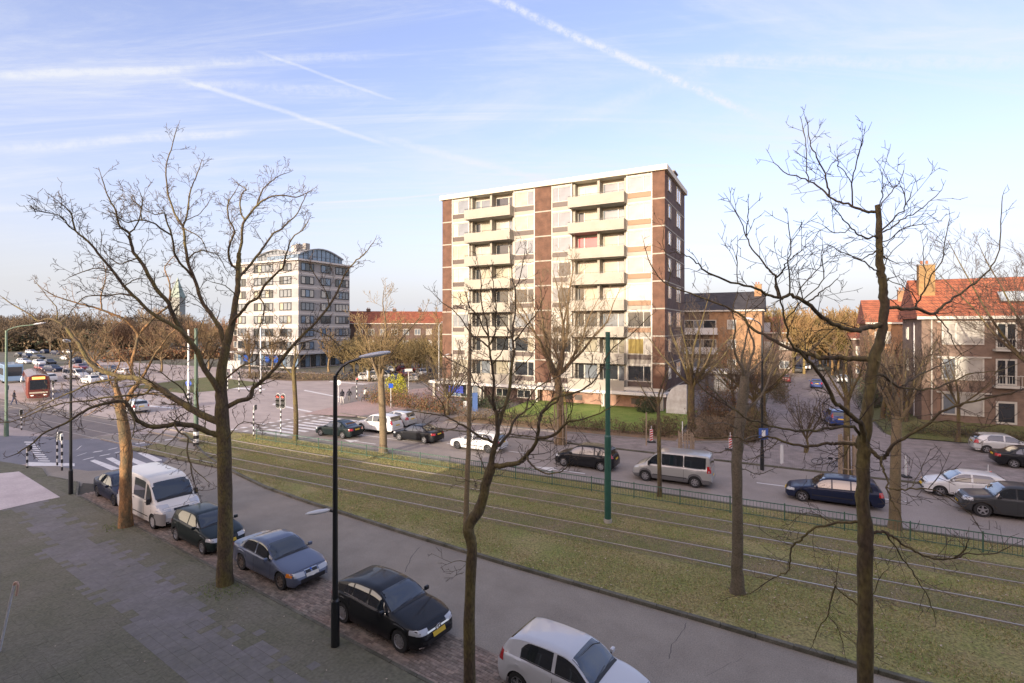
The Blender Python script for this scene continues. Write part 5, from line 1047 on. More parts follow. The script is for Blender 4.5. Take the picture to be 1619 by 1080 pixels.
L_rust = [mat('leaf_rust', (.26, .12, .06), .9), mat('leaf_rust2', (.18, .10, .055), .9), mat('leaf_olive', (.12, .115, .045), .9)]
L_brown = [mat('leaf_b1', (.17, .12, .07), .9), mat('leaf_b2', (.115, .09, .055), .9), mat('leaf_b3', (.21, .15, .08), .9)]
L_dark = [mat('leaf_d1', (.035, .06, .025), .7), mat('leaf_d2', (.06, .085, .035), .7), mat('leaf_d3', (.08, .09, .05), .7)]
L_yel = [mat('leaf_y1', (.50, .46, .03), .8), mat('leaf_y2', (.36, .38, .04), .8), mat('leaf_y3', (.26, .24, .04), .8)]
shrub('hedge', [(-29, 44.0), (-20, 44.3), (-8.4, 44.8)], 1.0, 1.4, 9000, L_brown, 'low brown winter hedge along the tower lawn', 1, .07, 'hedge')
shrub('hedge', [(-46, 49), (-38, 47), (-31, 46)], 1.5, 3.0, 9000, L_rust, 'rust brown shrub mass left of the tower entrance', 2, .09)
shrub('yellow_bush', [(-44.2, 52.0)], 2.7, 3.0, 2600, L_yel, 'bright yellow flowering bush beside the traffic signal', 3, .11, 'bush')
shrub('bush', [(-34, 51.5), (-27.5, 51)], 1.3, 2.4, 4500, L_dark, 'dark green bushes below the left half of the tower', 4, .08, 'bush')
shrub('bush', [(-12.8, 54.0)], 1.9, 2.8, 2600, L_dark, 'round dark bush on the lawn against the tower base', 5, .08, 'bush', z=.4)
shrub('bush', [(-22.6, 54.2)], 2.2, 1.3, 1400, [L_dark[1], L_yel[2], L_yel[2]], 'yellow green shrub beside the white column of the tower', 6, .08, 'bush', z=.4)
shrub('hedge', [(-7.0, 45.0), (-3.4, 47.5), (-3.2, 56)], 1.8, 2.6, 9000, L_brown, 'brown thicket at the corner right of the tower lawn', 7, .08, 'hedge')
shrub('hedge', [(-7.8, 56.5), (-4.2, 57.5)], 3.0, 2.6, 5000, L_brown+[L_rust[0]], 'tall twiggy brown shrub before the garages', 8, .09, 'hedge')
shrub('hedge', [(9.0, 55.2), (20, 54.9), (34, 54.9)], .85, 1.3, 14000, [L_brown[1], L_dark[2], L_rust[2], L_brown[0]], 'long clipped brown green hedge on the bank at right', 9, .06, 'hedge', z=.25)
shrub('bush', [(20.8, 56.6), (25, 56.6)], 2.1, 2.4, 7000, L_dark, 'dense dark green shrub against the corner house at right edge', 10, .07, 'bush', z=.8)
shrub('bush', [(9.0, 58.5), (9.4, 63)], 1.5, 1.6, 3000, [L_yel[2], L_dark[2], L_rust[0]], 'ochre shrub at the gable foot of the corner house', 12, .07, 'bush', z=.5)
shrub('hedge', [(-88, 60), (-66, 66), (-52, 70)], 1.3, 2.5, 6000, L_brown+[L_dark[2]], 'low brown planting before the office block shops', 13, .12, 'hedge')
shrub('bush', [(8.2, 68.5), (8.4, 72)], 3.0, 2.2, 4000, [L_dark[2], L_dark[1]], 'dark bush on the right of the side street', 14, .1, 'bush')

shrub('bush', [(-2.9, 45.0), (-2.0, 48.5), (-2.3, 53)], 1.6, 1.6, 6000, [L_brown[0], L_brown[1], L_rust[2]], 'brown tangled bushes along the corner pavement before the side street', 34, .07, 'bush')
shrub('bush', [(-11.0, 45.6), (-8.2, 46.2)], 1.3, 1.3, 3500, [L_brown[1], L_brown[2]], 'brown bush at the right end of the tower lawn', 35, .07, 'bush')
shrub('undergrowth', [GU(-30, 556), GU(120, 553), GU(240, 551)], 6.0, 16, 9000, [L_brown[1], L_dark[2], L_brown[0]], 'dark undergrowth at the foot of the far left woods', 31, .75, 'bushes', z=0, stems=False)
shrub('undergrowth', [GU(170, 572), GU(250, 568), GU(360, 566)], 3.0, 9, 5000, [L_brown[0], L_rust[0], L_brown[2]], 'rust and brown planting behind the junction beneath the spire', 32, .4, 'bushes', z=0, stems=False)
shrub('hedge', [GU(1235, 640), GU(1222, 612)], 2.2, 2.5, 5000, L_brown+[L_dark[2]], 'brown hedge along the left pavement of the side street', 33, .1, 'hedge', z=0, stems=False)
# ================================================================== STREET FURNITURE
M_stW = mat('stripe_white', (.72, .72, .70), .5); M_stB = mat('stripe_black', (.02, .02, .022), .5)
def striped(mb, h0, h1, r, n, first=0):
    for i in range(n): mb.tube((0, 0, h0+(h1-h0)*i/n), (0, 0, h0+(h1-h0)*(i+1)/n), r, r, 10, (i+first) % 2, cap=(i == n-1))
def street_lamp(loc, rz, h, label, m=M_black, arm=1.3, double=False, low=None, r0=.11):
    L = empty('street_lamp', loc, rz, label, 'street lamp'); mb = MB(); mb.tube((0, 0, 0), (0, 0, 1.3), r0, r0*.93, 12); mb.tube((0, 0, 1.3), (0, 0, h-.35), r0*.66, r0*.45, 12)
    mb.tube((0, 0, 1.3), (0, 0, 1.36), r0*.95, r0*.7, 12); mb.build('pole', m, L, smooth=True, ang=40)
    def hd(z, d, ln, nm='arm'):
        a = MB(); pts = [Vector((0, 0, z-.5))]+[Vector((d*ln*(1-math.cos(t)), 0, z-.5+.62*math.sin(t))) for t in (rad(20), rad(40), rad(60), rad(78))]; pts.append(Vector((d*(ln*.95), 0, z+.16)))
        a.path(pts, .038, 8); a.build(nm, m, L, smooth=True, ang=40)
        hdm = MB(); e = pts[-1]; prof = [(0, .03, .03), (.08, .09, .05), (.3, .14, .07), (.6, .15, .075), (.8, .12, .055), (.9, .04, .02)]
        vs = []
        for (x, wy, hz2) in prof:
            for t in range(10): an = 6.283*t/10; vs.append((e.x+d*(x-.05), wy*math.cos(an), e.z+.02+x*.16+hz2*math.sin(an)))
        fs = [(k*10+i, k*10+(i+1) % 10, (k+1)*10+(i+1) % 10, (k+1)*10+i) for k in range(5) for i in range(10)]+[tuple(range(10)), tuple(range(50, 60))]
        hdm.add(vs, fs); hdm.build('lamp_head', M_lampw, L, smooth=True)
    hd(h, 1, arm)
    if double: hd(h, -1, arm)
    if low is not None:
        a = MB(); a.tube((0, 0, low-.12), (low and -.18, 0, low-.06), .03); a.build('low_arm', m, L); hdm = MB(); prof = [(0, .04, .03), (.1, .12, .05), (.35, .14, .06), (.6, .09, .035), (.68, .02, .01)]; vs = []
        for (x, wy, hz2) in prof:
            for t in range(10): an = 6.283*t/10; vs.append((-.15-x, wy*math.cos(an), low-.05-x*.12+hz2*math.sin(an)))
        fs = [(k*10+i, k*10+(i+1) % 10, (k+1)*10+(i+1) % 10, (k+1)*10+i) for k in range(4) for i in range(10)]+[tuple(range(10)), tuple(range(40, 50))]
        hdm.add(vs, fs); hdm.build('lamp_head', M_lampw, L, smooth=True)
    return L
street_lamp(tuple(G(530, 1021, .09)), rad(8), 8.15, 'tall black street lamp in the foreground beside the black hatchback', arm=.75, low=3.98, r0=.125)
street_lamp(tuple(G(112, 781, .09)), rad(-60), 8.2, 'black street lamp near the corner, left of the dark blue parked car', arm=.5)
street_lamp(tuple(G(1205, 743)), rad(100), 9.6, 'slim black street lamp behind the stout median tree', arm=.9, r0=.13)
street_lamp(tuple(G(10, 690)), rad(10), 9.35, 'pale green street lamp at the far left edge with long curved arm', m=M_lgreen, arm=2.2, r0=.17)
street_lamp(tuple(G(694, 618)), rad(60), 9.8, 'pale thin lamp post left of the tower', m=mat('galvanised', (.45, .46, .46), .45, metal=.3), arm=.6, r0=.10)
street_lamp(tuple(G(702, 632)), rad(60), 5.5, 'dark thin post right at the tower left corner', m=M_black, arm=.3, r0=.08)
# tram masts
def mast(loc, h, r, label, m=M_dgreen, stripes=False, wires=True):
    Q = empty('tram_mast', loc, TH, label, 'mast'); mb = MB(); z0 = .15 if not stripes else 1.4
    mb.tube((0, 0, z0), (0, 0, h*.45), r, r, 14); mb.tube((0, 0, h*.45), (0, 0, h*.45+.08), r*1.02, r*.8, 14); mb.tube((0, 0, h*.45+.08), (0, 0, h), r*.78, r*.7, 14); mb.build('pole', m, Q, smooth=True, ang=40)
    if stripes: sb = MB(); striped(sb, 0, 1.4, r*1.15, 5); sb.build('striped_base', [M_stB, M_stW], Q)
    else: MB().tube((0, 0, -.05), (0, 0, .18), r*1.25, r*1.2, 14).build('foot', mat('concrete_pale', (.42, .38, .32), .85), Q)
    return Q
mk = mast(tuple(G(961, 826, .07)), 9.0, .155, 'thick dark green tram mast standing between the tracks')
mast(tuple(G(310, 705)), 9.2, .17, 'green tram mast with striped foot by the big left tree', m=mat('grey_green', (.10, .15, .11), .6), stripes=True)
mast(tuple(G(412, 622)), 9.5, .12, 'white mast at the far side of the junction', m=M_stW, stripes=True)
mast(tuple(G(298, 640)), 9.0, .14, 'pale mast with blue disc across the junction', m=M_stW, stripes=True)
# signals
M_sig = mat('signal_black', (.018, .018, .02), .5); M_red = mat('red_lamp', (.5, .02, .02), .4, emit=(1, .08, .05), estr=1.4); M_off = mat('unlit_lens', (.04, .045, .04), .25)
M_redd = mat('dull_red', (.28, .03, .02), .4)
def signal(loc, rz, label, h=2.2, heads=1, hw=.42, hh=1.25, lit=True, n=11, r=.055, white_top=0):
    Q = empty('traffic_signal', loc, rz, label, 'traffic light'); mb = MB(); striped(mb, 0, h+.3, r, n); mb.build('striped_pole', [M_stB, M_stW], Q)
    if white_top: MB().tube((0, 0, h+.3), (0, 0, h+.3+white_top), r*.9).build('upper_pole', M_stW, Q)
    for i in range(heads):
        x = (i-(heads-1)/2)*(hw+.08)
        def disc_poly(w2, h2, y0, y1):
            pts = []
            for k in range(20):
                t = 6.283*k/20; cx_ = w2*math.cos(t); cz_ = w2*math.sin(t)+(h2-w2)*(1 if math.sin(t) > 0 else -1); pts.append((cx_, cz_))
            vs = [(x+a, y0, h+hh/2+b) for a, b in pts]+[(x+a, y1, h+hh/2+b) for a, b in pts]; n_ = 20
            return vs, [tuple(range(n_)), tuple(range(n_, 2*n_))[::-1]]+[(k, k+n_, (k+1) % n_+n_, (k+1) % n_) for k in range(n_)]
        b = MB(); b.add(*disc_poly(hw/2, hh/2, -.05, .0)); bo = b.build('backboard_edge', M_stW, Q); b = MB(); b.add(*disc_poly(hw/2-.035, hh/2-.035, -.09, -.049)); hd = b.build('signal_head', M_sig, Q)
        for k, zz in enumerate((.36, .0, -.36)):
            zq = h+hh/2+zz*hh/1.25; MB().lathe([(0, -.125), (.09, -.12), (.10, -.10), (.10, -.085)], 12, (x, 0, zq), axis='y').build('lens', M_red if (k == 0 and lit) else M_off, hd)
            MB().add([(x+.12*math.cos(t), y, zq+.12*math.sin(t)) for t in (0, .5, 1.05, 1.57, 2.1, 2.64, 3.14) for y in (-.09, -.25)], [(2*q, 2*q+1, 2*q+3, 2*q+2) for q in range(6)]).build('visor', M_sig, hd)
    return Q
signal(tuple(G(444, 687)), TH+.25, 'double black traffic light on a striped pole showing red, at the zebra crossing', 2.25, 2, .44, 1.3)
signal(tuple(G(603, 662)), TH-.3, 'traffic light facing sideways beside the tan median tree', 2.2, 1, .7, 1.15, n=8, r=.06)
signal(tuple(G(401, 691)), TH+2.4, 'striped signal pole left of the double traffic light', 2.2, 1, .22, .5, lit=False)
signal(tuple(G(98, 744)), TH-1.2, 'right one of two striped signal poles at the near corner', 1.9, 1, .2, .5, lit=False, n=9, white_top=.2)
signal(tuple(G(90.5, 736)), TH+2.6, 'left one of two striped signal poles at the near corner', 1.75, 1, .2, .5, lit=False, n=9)
signal(tuple(G(43, 742)), TH+2, 'short striped pole at the cycle crossing', 1.2, 1, .14, .3, lit=False, n=7)
for (px, py, lb, h_) in [(34, 680, 'striped pole by the far left lamp foot', 1.3), (84, 637, 'striped pole beside the red tram', 2.2), (378, 620, 'right striped pole across the junction before the offices', 2.4), (360, 618, 'left striped pole across the junction before the offices', 2.2),
                     (564, 632, 'striped pole behind the pedestrians', 2.2), (12, 652, 'striped pole left of the tram', 2.4)]:
    signal(tuple(G(px, py)), TH+1, lb, h_, 1, .26, .6, lit=(px == 564), n=8)
# fence of green bars
FZ = empty('green_fence', UV(0, 27.85, .07), TH, 'low green metal bar fence along the tram reservation', 'fence')
pme = MB().tube((0, 0, -.1), (0, 0, .86), .03, .03, 6).mesh('post', M_fence); bme2 = MB().box(-.006, .006, -.006, .006, .06, .80).mesh('bar', M_fence)
fx = [-38.5+i*2.4 for i in range(26)]
for x in fx:
    put('post', pme, None, FZ, (x, 0, 0))
for a, b in zip(fx, fx[1:]):
    q = MB(); q.box(a, b, -.012, .012, .76, .80); q.build('top_rail', M_fence, FZ); q = MB(); q.box(a, b, -.012, .012, .08, .11); q.build('bottom_rail', M_fence, FZ)
xs = []
for a in fx[:-1]:
    for k in range(1, 16): xs.append(a+k*.15)
xs.sort(key=lambda x: UV(x, 27.85).length)
for x in xs[:300]: put('bar', bme2, None, FZ, (x, 0, 0))
mb = MB()
for x in xs[300:]: mb.box(x-.006, x+.006, -.006, .006, .06, .80)
mb.build('bars', M_fence, FZ)['kind'] = 'stuff'
# red and white barrier boards
M_bred = mat('barrier_red', (.55, .03, .02), .5)
def barrier(px, py, label, h=1.0, w_=.26, rz=0, lamp=True):
    Q = empty('barrier_board', tuple(G(px, py)), rz, label, 'barrier'); mb = MB(); n = 5
    MB().box(-w_/2-.01, w_/2+.01, .012, .04, .13, .13+h+.01).build('board', M_stW, Q)
    for k in range(n):
        z = .15+h*k/n; a = .09
        lo = [(-w_/2, z), (w_/2, z+a), (w_/2, z+a+h/n*.5), (-w_/2, z+h/n*.5)]; mb.add([(x, .0, min(zz, .13+h)) for x, zz in lo]+[(x, .012, min(zz, .13+h)) for x, zz in lo], [(0, 1, 2, 3), (0, 4, 5, 1), (3, 2, 6, 7), (1, 5, 6, 2), (0, 3, 7, 4)])
    mb.build('red_stripes', M_bred, Q); MB().box(-.3, .3, -.2, .25, 0, .12).build('foot', mat('rubber', (.03, .03, .03), .8), Q); MB().tube((0, .03, .1), (0, .03, 1.35 if lamp else 1.0), .02).build('stem', M_stW, Q)
barrier(1030, 700, 'red and white barrier board before the tower lawn', .95, .25, .1)
barrier(1155, 712, 'red and white barrier board half hidden by the stout median tree', .95, .25, .3)
barrier(1433, 755, 'narrow barrier board seen edge on beside the grey brown tree', .95, .25, 1.3)
barrier(1563, 772, 'red and white barrier board behind the white hatchback', .85, .36, 0)
# tree stakes
def stakes(px, py, label, h=2.4, r=.55, cut=1.0):
    Q = empty('tree_guard', tuple(G(px, py, .05)), TH, label, 'tree guard'); M_st = mat('stake_wood', (.36, .27, .18), .85, col2=(.26, .2, .14), vscale=4)
    for i in range(8):
        a = 6.283*i/8; MB().box(-.04, .04, -.03, .03, 0, h).build('stake', M_st, Q, (r*math.cos(a), r*math.sin(a), 0), a)
    for z in (.6, h-.3):
        m = MB(); m.path([(r*math.cos(6.283*i/8), r*math.sin(6.283*i/8), z) for i in range(9)], .03, 5); m.build('ring', M_st, Q)
stakes(886, 702, 'ring of wooden stakes round the sunlit tree', 3.1, .5); stakes(1340, 755, 'ring of wooden stakes round the young tree', 2.6, .45); stakes(1085, 711, 'ring of short wooden stakes by itself before the corner thicket', 1.35, .55)
# signs
def sign(px, py, label, h, wd, hh, m, post=M_stW, rz=0, zoff=0, name='road_sign', disc=False, pr=.03):
    Q = empty(name, tuple(G(px, py)), rz, label, 'sign'); MB().tube((0, .04, 0), (0, .04, h+hh), pr).build('post', post, Q)
    if disc: MB().lathe([(0, -.03), (wd/2, -.03), (wd/2, 0), (0, 0)], 20, (0, 0, h+hh/2), axis='y').build('plate', m, Q)
    else:
        p = MB().box(-wd/2, wd/2, -.02, .01, h, h+hh).build('plate', m, Q)
    return Q
M_sblue = mat('traffic_blue', (.02, .09, .50), .4)
q = sign(1207, 745, 'blue rectangular sign on the slim lamp post', 2.05, .62, .72, mat('faded_blue', (.05, .11, .36), .5), M_black, .1); MB().box(-.12, .12, -.03, -.021, 2.2, 2.65).build('white_symbol', M_stW, q)
sign(1236, 735, 'short white marker post on the far pavement', .1, .22, 1.25, M_stW, M_stW, .2, pr=.03, name='marker_post')
sign(298, 640, 'blue disc below the pale mast', 2.2, .7, .7, M_sblue, M_stW, .1, disc=True)
sign(618, 645, 'white post with small blue plate behind the rust shrubs', 2.3, .5, .5, M_sblue, M_stW, .2)
sign(738, 650, 'white notice board in front of the dark bushes', .4, .8, .7, M_stW, M_stW, -.1)
sign(646, 632, 'white street name post near the yellow bush', 3.6, 1.0, .35, M_stW, M_stW, .5)
sign(535, 636, 'round white sign beside the pedestrians', 2.1, .65, .65, M_stW, M_stW, .2, disc=True)
q = sign(366, 598, 'large grey billboard before the office block', 1.7, 2.9, 1.5, mat('board_grey', (.50, .50, .48), .5), M_stW, .2, name='billboard', pr=.15)
sign(751, 655, 'blue standing banner at the tower entrance', .3, .55, 2.0, mat('banner_blue', (.06, .12, .30), .6), M_stW, .1, name='banner')
sign(1079, 705, 'thin pale post beside the barrier board on the far pavement', .1, .05, 1.8, M_stW, M_stW, 0, name='marker_post')
sign(1022, 705, 'wooden stake post left of the barrier board', .2, .08, 2.4, mat('stake_wood', (.36, .27, .18), .85), mat('stake_wood', (.36,)*3), 0, name='marker_post', pr=.05)
# bent pole at the lower left
Q = empty('bent_post', (UV(-20.0, 6.0).x, UV(-20.0, 6.0).y, .09), 0, 'slanting grey post with hooked orange end at the left edge', 'post')
b0 = G(-2, 1030, .09); b1 = PV(22, 925, b0.y); Q.location = b0
d = b1-b0; M_post = mat('bent_post_grey', (.62, .62, .64), .5)
MB().tube((0, 0, -.1), tuple(d), .032, .028, 10).build('pole', M_post, Q, smooth=True, ang=50)
mb = MB(); mb.path([tuple(d), tuple(d+Vector((.03, 0, .07))), tuple(d+Vector((.09, 0, .08))), tuple(d+Vector((.12, 0, .0))), tuple(d+Vector((.10, 0, -.16))), tuple(d+Vector((.07, 0, -.30)))], .03, 8); mb.build('hook', mat('hook_pale', (.62, .42, .32), .6), Q, smooth=True, ang=60)
# white curved garden wall with opening right of the tower
GW = empty('white_arch_wall', UV(-10.9, 54.2, 0), TH, 'white rounded wall at the right foot of the tower', 'wall')
prof = [(0, 0), (0, 1.6), (.15, 2.4), (.5, 3.0), (1.1, 3.4), (2.0, 3.5), (2.0, 0)]
m = MB(); vs = [(x, 0, z) for x, z in prof]+[(x, .4, z) for x, z in prof]; n_ = len(prof); m.add(vs, [tuple(range(n_)), tuple(range(n_, 2*n_))[::-1]]+[(k, k+n_, (k+1) % n_+n_, (k+1) % n_) for k in range(n_)]); m.build('wall', mat('white_render', (.72, .72, .70), .7, col2=(.5, .48, .45), vscale=1.5), GW)
# bicycles parked on the far pavement (a dark one by the young tree)
def bicycle(loc, rz, label, col=(.02, .02, .025), tilt=0):
    B_ = empty('bicycle', loc, rz, label, 'bicycle'); B_.rotation_euler = (tilt, 0, rz); mf = mat('bike_frame_%d' % int(col[0]*1000), col, .4); mt_ = mat('tyre_rubber', (.02, .02, .02), .8)
    for x in (-.52, .52):
        w_ = MB(); pts = [(x+.33*math.cos(6.283*i/20), 0, .34+.33*math.sin(6.283*i/20)) for i in range(21)]; w_.path(pts, .018, 6); wo_ = w_.build('wheel', mt_, B_)
        s_ = MB(); [s_.tube((x, 0, .34), (x+.32*math.cos(t), 0, .34+.32*math.sin(t)), .003, .003, 3) for t in [6.283*k/14 for k in range(14)]]; s_.build('spokes', mat('spoke_steel', (.5, .5, .5), .3, metal=.8), wo_)
    f = MB()
    for a, b in (((-.52, 0, .34), (-.08, 0, .30)), ((-.08, 0, .30), (-.2, 0, .85)), ((-.2, 0, .82), (-.52, 0, .34)), ((-.08, 0, .30), (.38, 0, .78)), ((-.2, 0, .78), (.36, 0, .88)), ((.36, 0, .98), (.52, 0, .34))): f.tube(a, b, .016, .016, 6)
    f.build('frame', mf, B_); hb = MB(); hb.path([(.24, -.28, 1.02), (.38, -.1, 1.06), (.38, .1, 1.06), (.24, .28, 1.02)], .013, 6); hb.tube((.36, 0, .95), (.38, 0, 1.06), .013); hb.build('handlebar', mf, B_)
    MB().box(-.34, -.08, -.08, .08, .90, .95).build('saddle', mt_, B_); return B_
bicycle(tuple(G(1322, 745, .05)), .3, 'dark bicycle leaning by the young staked tree', tilt=.3); bicycle(tuple(G(1305, 736, .05)), 2.5, 'second dark bicycle lying beside the staked tree', tilt=1.2)
# ================================================================== VEHICLES
CS = .955
M_tyre = mat('tyre', (.022, .022, .023), .8); M_rim = mat('alloy', (.45, .45, .47), .3, metal=.7); M_rimd = mat('dark_alloy', (.10, .10, .11), .35, metal=.5); M_cap = mat('wheel_cover', (.42, .42, .43), .4)
M_glass = mat('car_glass', (.016, .022, .028), .03, spec=1.0, coat=1.0); M_trim = mat('black_trim', (.02, .02, .022), .5); M_chrome = mat('chrome', (.6, .6, .62), .12, metal=1)
M_hl = mat('headlamp', (.50, .52, .55), .08, coat=1.0, spec=.8); M_tl = mat('tail_lamp', (.42, .015, .02), .2, coat=1.0); M_or = mat('indicator_orange', (.75, .22, .02), .25, coat=.8)
M_plate = mat('yellow_plate', (.72, .48, .03), .5); M_platew = mat('pale_plate', (.7, .68, .62), .5); M_under = mat('underbody', (.012, .012, .012), .9)
M_gap = mat('shut_line', (.008, .008, .009), .7)
def paintm(name, col, rough=.4, metal=.0, coat=None): return mat(name, col, rough, metal=metal, coat=coat or (.38 if max(col) < .06 else .75), spec=.2)
def cr(pts, x):
    xs = [p[0] for p in pts]; ys = [p[1] for p in pts]
    # monotone-ish smooth interpolation
    i = max(0, min(len(xs)-2, int(np.searchsorted(xs, x))-1)); h = xs[i+1]-xs[i]; t = (x-xs[i])/h if h else 0; t = min(max(t, 0), 1)
    d = [(ys[k+1]-ys[k])/(xs[k+1]-xs[k]) for k in range(len(xs)-1)]
    def m(k):
        if k == 0: return d[0]
        if k == len(xs)-1: return d[-1]
        return 0 if d[k-1]*d[k] <= 0 else 2*d[k-1]*d[k]/(d[k-1]+d[k])
    m0, m1 = m(i)*h, m(i+1)*h; t2, t3 = t*t, t*t*t
    return (2*t3-3*t2+1)*ys[i]+(t3-2*t2+t)*m0+(-2*t3+3*t2)*ys[i+1]+(t3-t2)*m1
SPEC = {
 # top: (t, z) centre-line from nose to tail; belt: shoulder; ws: windscreen (t0 t1); rw: rear window; wins: side window spans; ax: axle positions
 'hatch': dict(L=3.95, W=1.67, H=1.47, top=[(0,.50),(.012,.62),(.04,.74),(.10,.83),(.24,.97),(.275,1.00),(.42,1.38),(.50,1.46),(.62,1.47),(.80,1.43),(.90,1.33),(.965,1.02),(.99,.90),(1,.70)], belt=[(0,.50),(.03,.70),(.10,.79),(.25,.92),(.5,.95),(.8,.99),(.93,.98),(1,.70)],
     ws=(.285,.435), rw=(.885,.965), wins=[(.30,.535),(.56,.80)], ax=(.185,.815), wr=.30, plan=[(0,.70),(.02,.82),(.06,.91),(.15,.98),(.5,1),(.88,.985),(.96,.93),(1,.82)], tum=.36),
 'sedan': dict(L=4.45, W=1.76, H=1.42, top=[(0,.50),(.012,.60),(.04,.72),(.10,.79),(.25,.93),(.285,.96),(.43,1.35),(.52,1.42),(.62,1.42),(.70,1.37),(.84,1.06),(.88,1.02),(.965,.99),(.99,.90),(1,.70)], belt=[(0,.50),(.03,.68),(.10,.75),(.25,.87),(.5,.91),(.8,.95),(.95,.95),(1,.70)],
     ws=(.295,.44), rw=(.715,.835), wins=[(.31,.505),(.52,.675),(.685,.76)], ax=(.185,.79), wr=.31, plan=[(0,.68),(.02,.82),(.06,.91),(.15,.98),(.5,1),(.86,.985),(.96,.92),(1,.80)], tum=.38),
 'coupe': dict(L=4.45, W=1.74, H=1.37, top=[(0,.46),(.012,.58),(.04,.68),(.10,.75),(.27,.88),(.305,.91),(.45,1.29),(.54,1.36),(.63,1.355),(.71,1.30),(.86,1.00),(.90,.98),(.97,.96),(.99,.88),(1,.66)], belt=[(0,.46),(.03,.64),(.10,.71),(.27,.83),(.5,.87),(.8,.91),(.95,.92),(1,.66)],
     ws=(.315,.46), rw=(.725,.865), wins=[(.33,.565),(.585,.77)], ax=(.17,.79), wr=.32, plan=[(0,.68),(.02,.82),(.06,.91),(.15,.98),(.5,1),(.86,.985),(.96,.92),(1,.80)], tum=.38),
 'merc': dict(L=4.30, W=1.78, H=1.43, top=[(0,.50),(.012,.64),(.035,.75),(.10,.83),(.24,.97),(.285,1.00),(.43,1.35),(.53,1.43),(.64,1.425),(.78,1.36),(.90,1.22),(.965,1.00),(.99,.88),(1,.66)], belt=[(0,.50),(.03,.71),(.10,.78),(.25,.90),(.5,.94),(.8,1.0),(.94,.98),(1,.66)],
     ws=(.295,.445), rw=(.875,.955), wins=[(.31,.525),(.545,.70),(.715,.80)], ax=(.185,.81), wr=.33, plan=[(0,.66),(.02,.80),(.06,.90),(.15,.98),(.5,1),(.86,.985),(.95,.92),(1,.78)], tum=.42),
 'estate': dict(L=4.60, W=1.78, H=1.46, top=[(0,.48),(.012,.60),(.04,.70),(.10,.78),(.24,.91),(.275,.94),(.40,1.36),(.48,1.44),(.6,1.46),(.84,1.43),(.92,1.36),(.97,1.04),(.99,.90),(1,.66)], belt=[(0,.48),(.03,.66),(.10,.74),(.25,.86),(.5,.89),(.8,.93),(.95,.93),(1,.66)],
     ws=(.285,.415), rw=(.915,.968), wins=[(.30,.475),(.49,.665),(.68,.88)], ax=(.175,.79), wr=.31, plan=[(0,.68),(.02,.82),(.06,.91),(.15,.98),(.5,1),(.88,.985),(.96,.93),(1,.84)], tum=.33),
 'mpv': dict(L=4.30, W=1.79, H=1.58, top=[(0,.52),(.012,.66),(.04,.80),(.10,.90),(.20,1.02),(.24,1.06),(.39,1.48),(.48,1.57),(.6,1.58),(.82,1.54),(.91,1.44),(.965,1.08),(.99,.92),(1,.68)], belt=[(0,.52),(.03,.74),(.10,.84),(.22,.95),(.5,.97),(.8,1.02),(.95,1.0),(1,.68)],
     ws=(.25,.40), rw=(.905,.965), wins=[(.275,.475),(.495,.68),(.70,.87)], ax=(.175,.80), wr=.32, plan=[(0,.68),(.02,.82),(.06,.91),(.15,.98),(.5,1),(.88,.985),(.96,.93),(1,.84)], tum=.32),
 'suv': dict(L=4.40, W=1.84, H=1.68, top=[(0,.58),(.012,.78),(.04,.92),(.10,1.0),(.24,1.09),(.275,1.12),(.38,1.56),(.46,1.66),(.6,1.68),(.82,1.64),(.92,1.54),(.97,1.16),(.99,1.0),(1,.72)], belt=[(0,.58),(.03,.86),(.10,.95),(.25,1.03),(.5,1.06),(.8,1.10),(.95,1.08),(1,.72)],
     ws=(.285,.395), rw=(.915,.968), wins=[(.30,.475),(.49,.675),(.70,.88)], ax=(.18,.80), wr=.36, plan=[(0,.72),(.02,.85),(.06,.93),(.15,.98),(.5,1),(.88,.985),(.96,.94),(1,.86)], tum=.26),
 'minibus': dict(L=4.78, W=1.90, H=1.97, top=[(0,.58),(.01,.72),(.03,.86),(.08,.98),(.15,1.16),(.175,1.22),(.30,1.78),(.36,1.92),(.46,1.96),(.7,1.97),(.94,1.95),(.975,1.88),(.99,1.1),(1,.62)], belt=[(0,.58),(.02,.80),(.06,.92),(.16,1.08),(.3,1.12),(.6,1.14),(.96,1.15),(.985,1.0),(1,.62)],
     ws=(.185,.325), rw=(.976,.988), wins=[(.215,.36),(.39,.655),(.67,.93)], ax=(.175,.80), wr=.33, plan=[(0,.74),(.02,.86),(.06,.93),(.15,.98),(.5,1),(.95,.99),(.985,.96),(1,.93)], tum=.13),
 'van': dict(L=5.3, W=2.02, H=2.27, top=[(0,.62),(.01,.78),(.03,.98),(.08,1.08),(.13,1.22),(.15,1.28),(.265,1.95),(.32,2.15),(.42,2.25),(.7,2.27),(.96,2.25),(.98,2.16),(.992,1.2),(1,.62)], belt=[(0,.62),(.02,.88),(.06,.98),(.14,1.16),(.3,1.22),(.6,1.24),(.96,1.24),(.985,1.0),(1,.62)],
     ws=(.165,.285), rw=(.981,.99), wins=[(.20,.325),(.355,.60),(.62,.90)], ax=(.155,.80), wr=.35, plan=[(0,.74),(.02,.86),(.06,.93),(.15,.98),(.5,1),(.95,1),(.985,.98),(1,.95)], tum=.10),
}
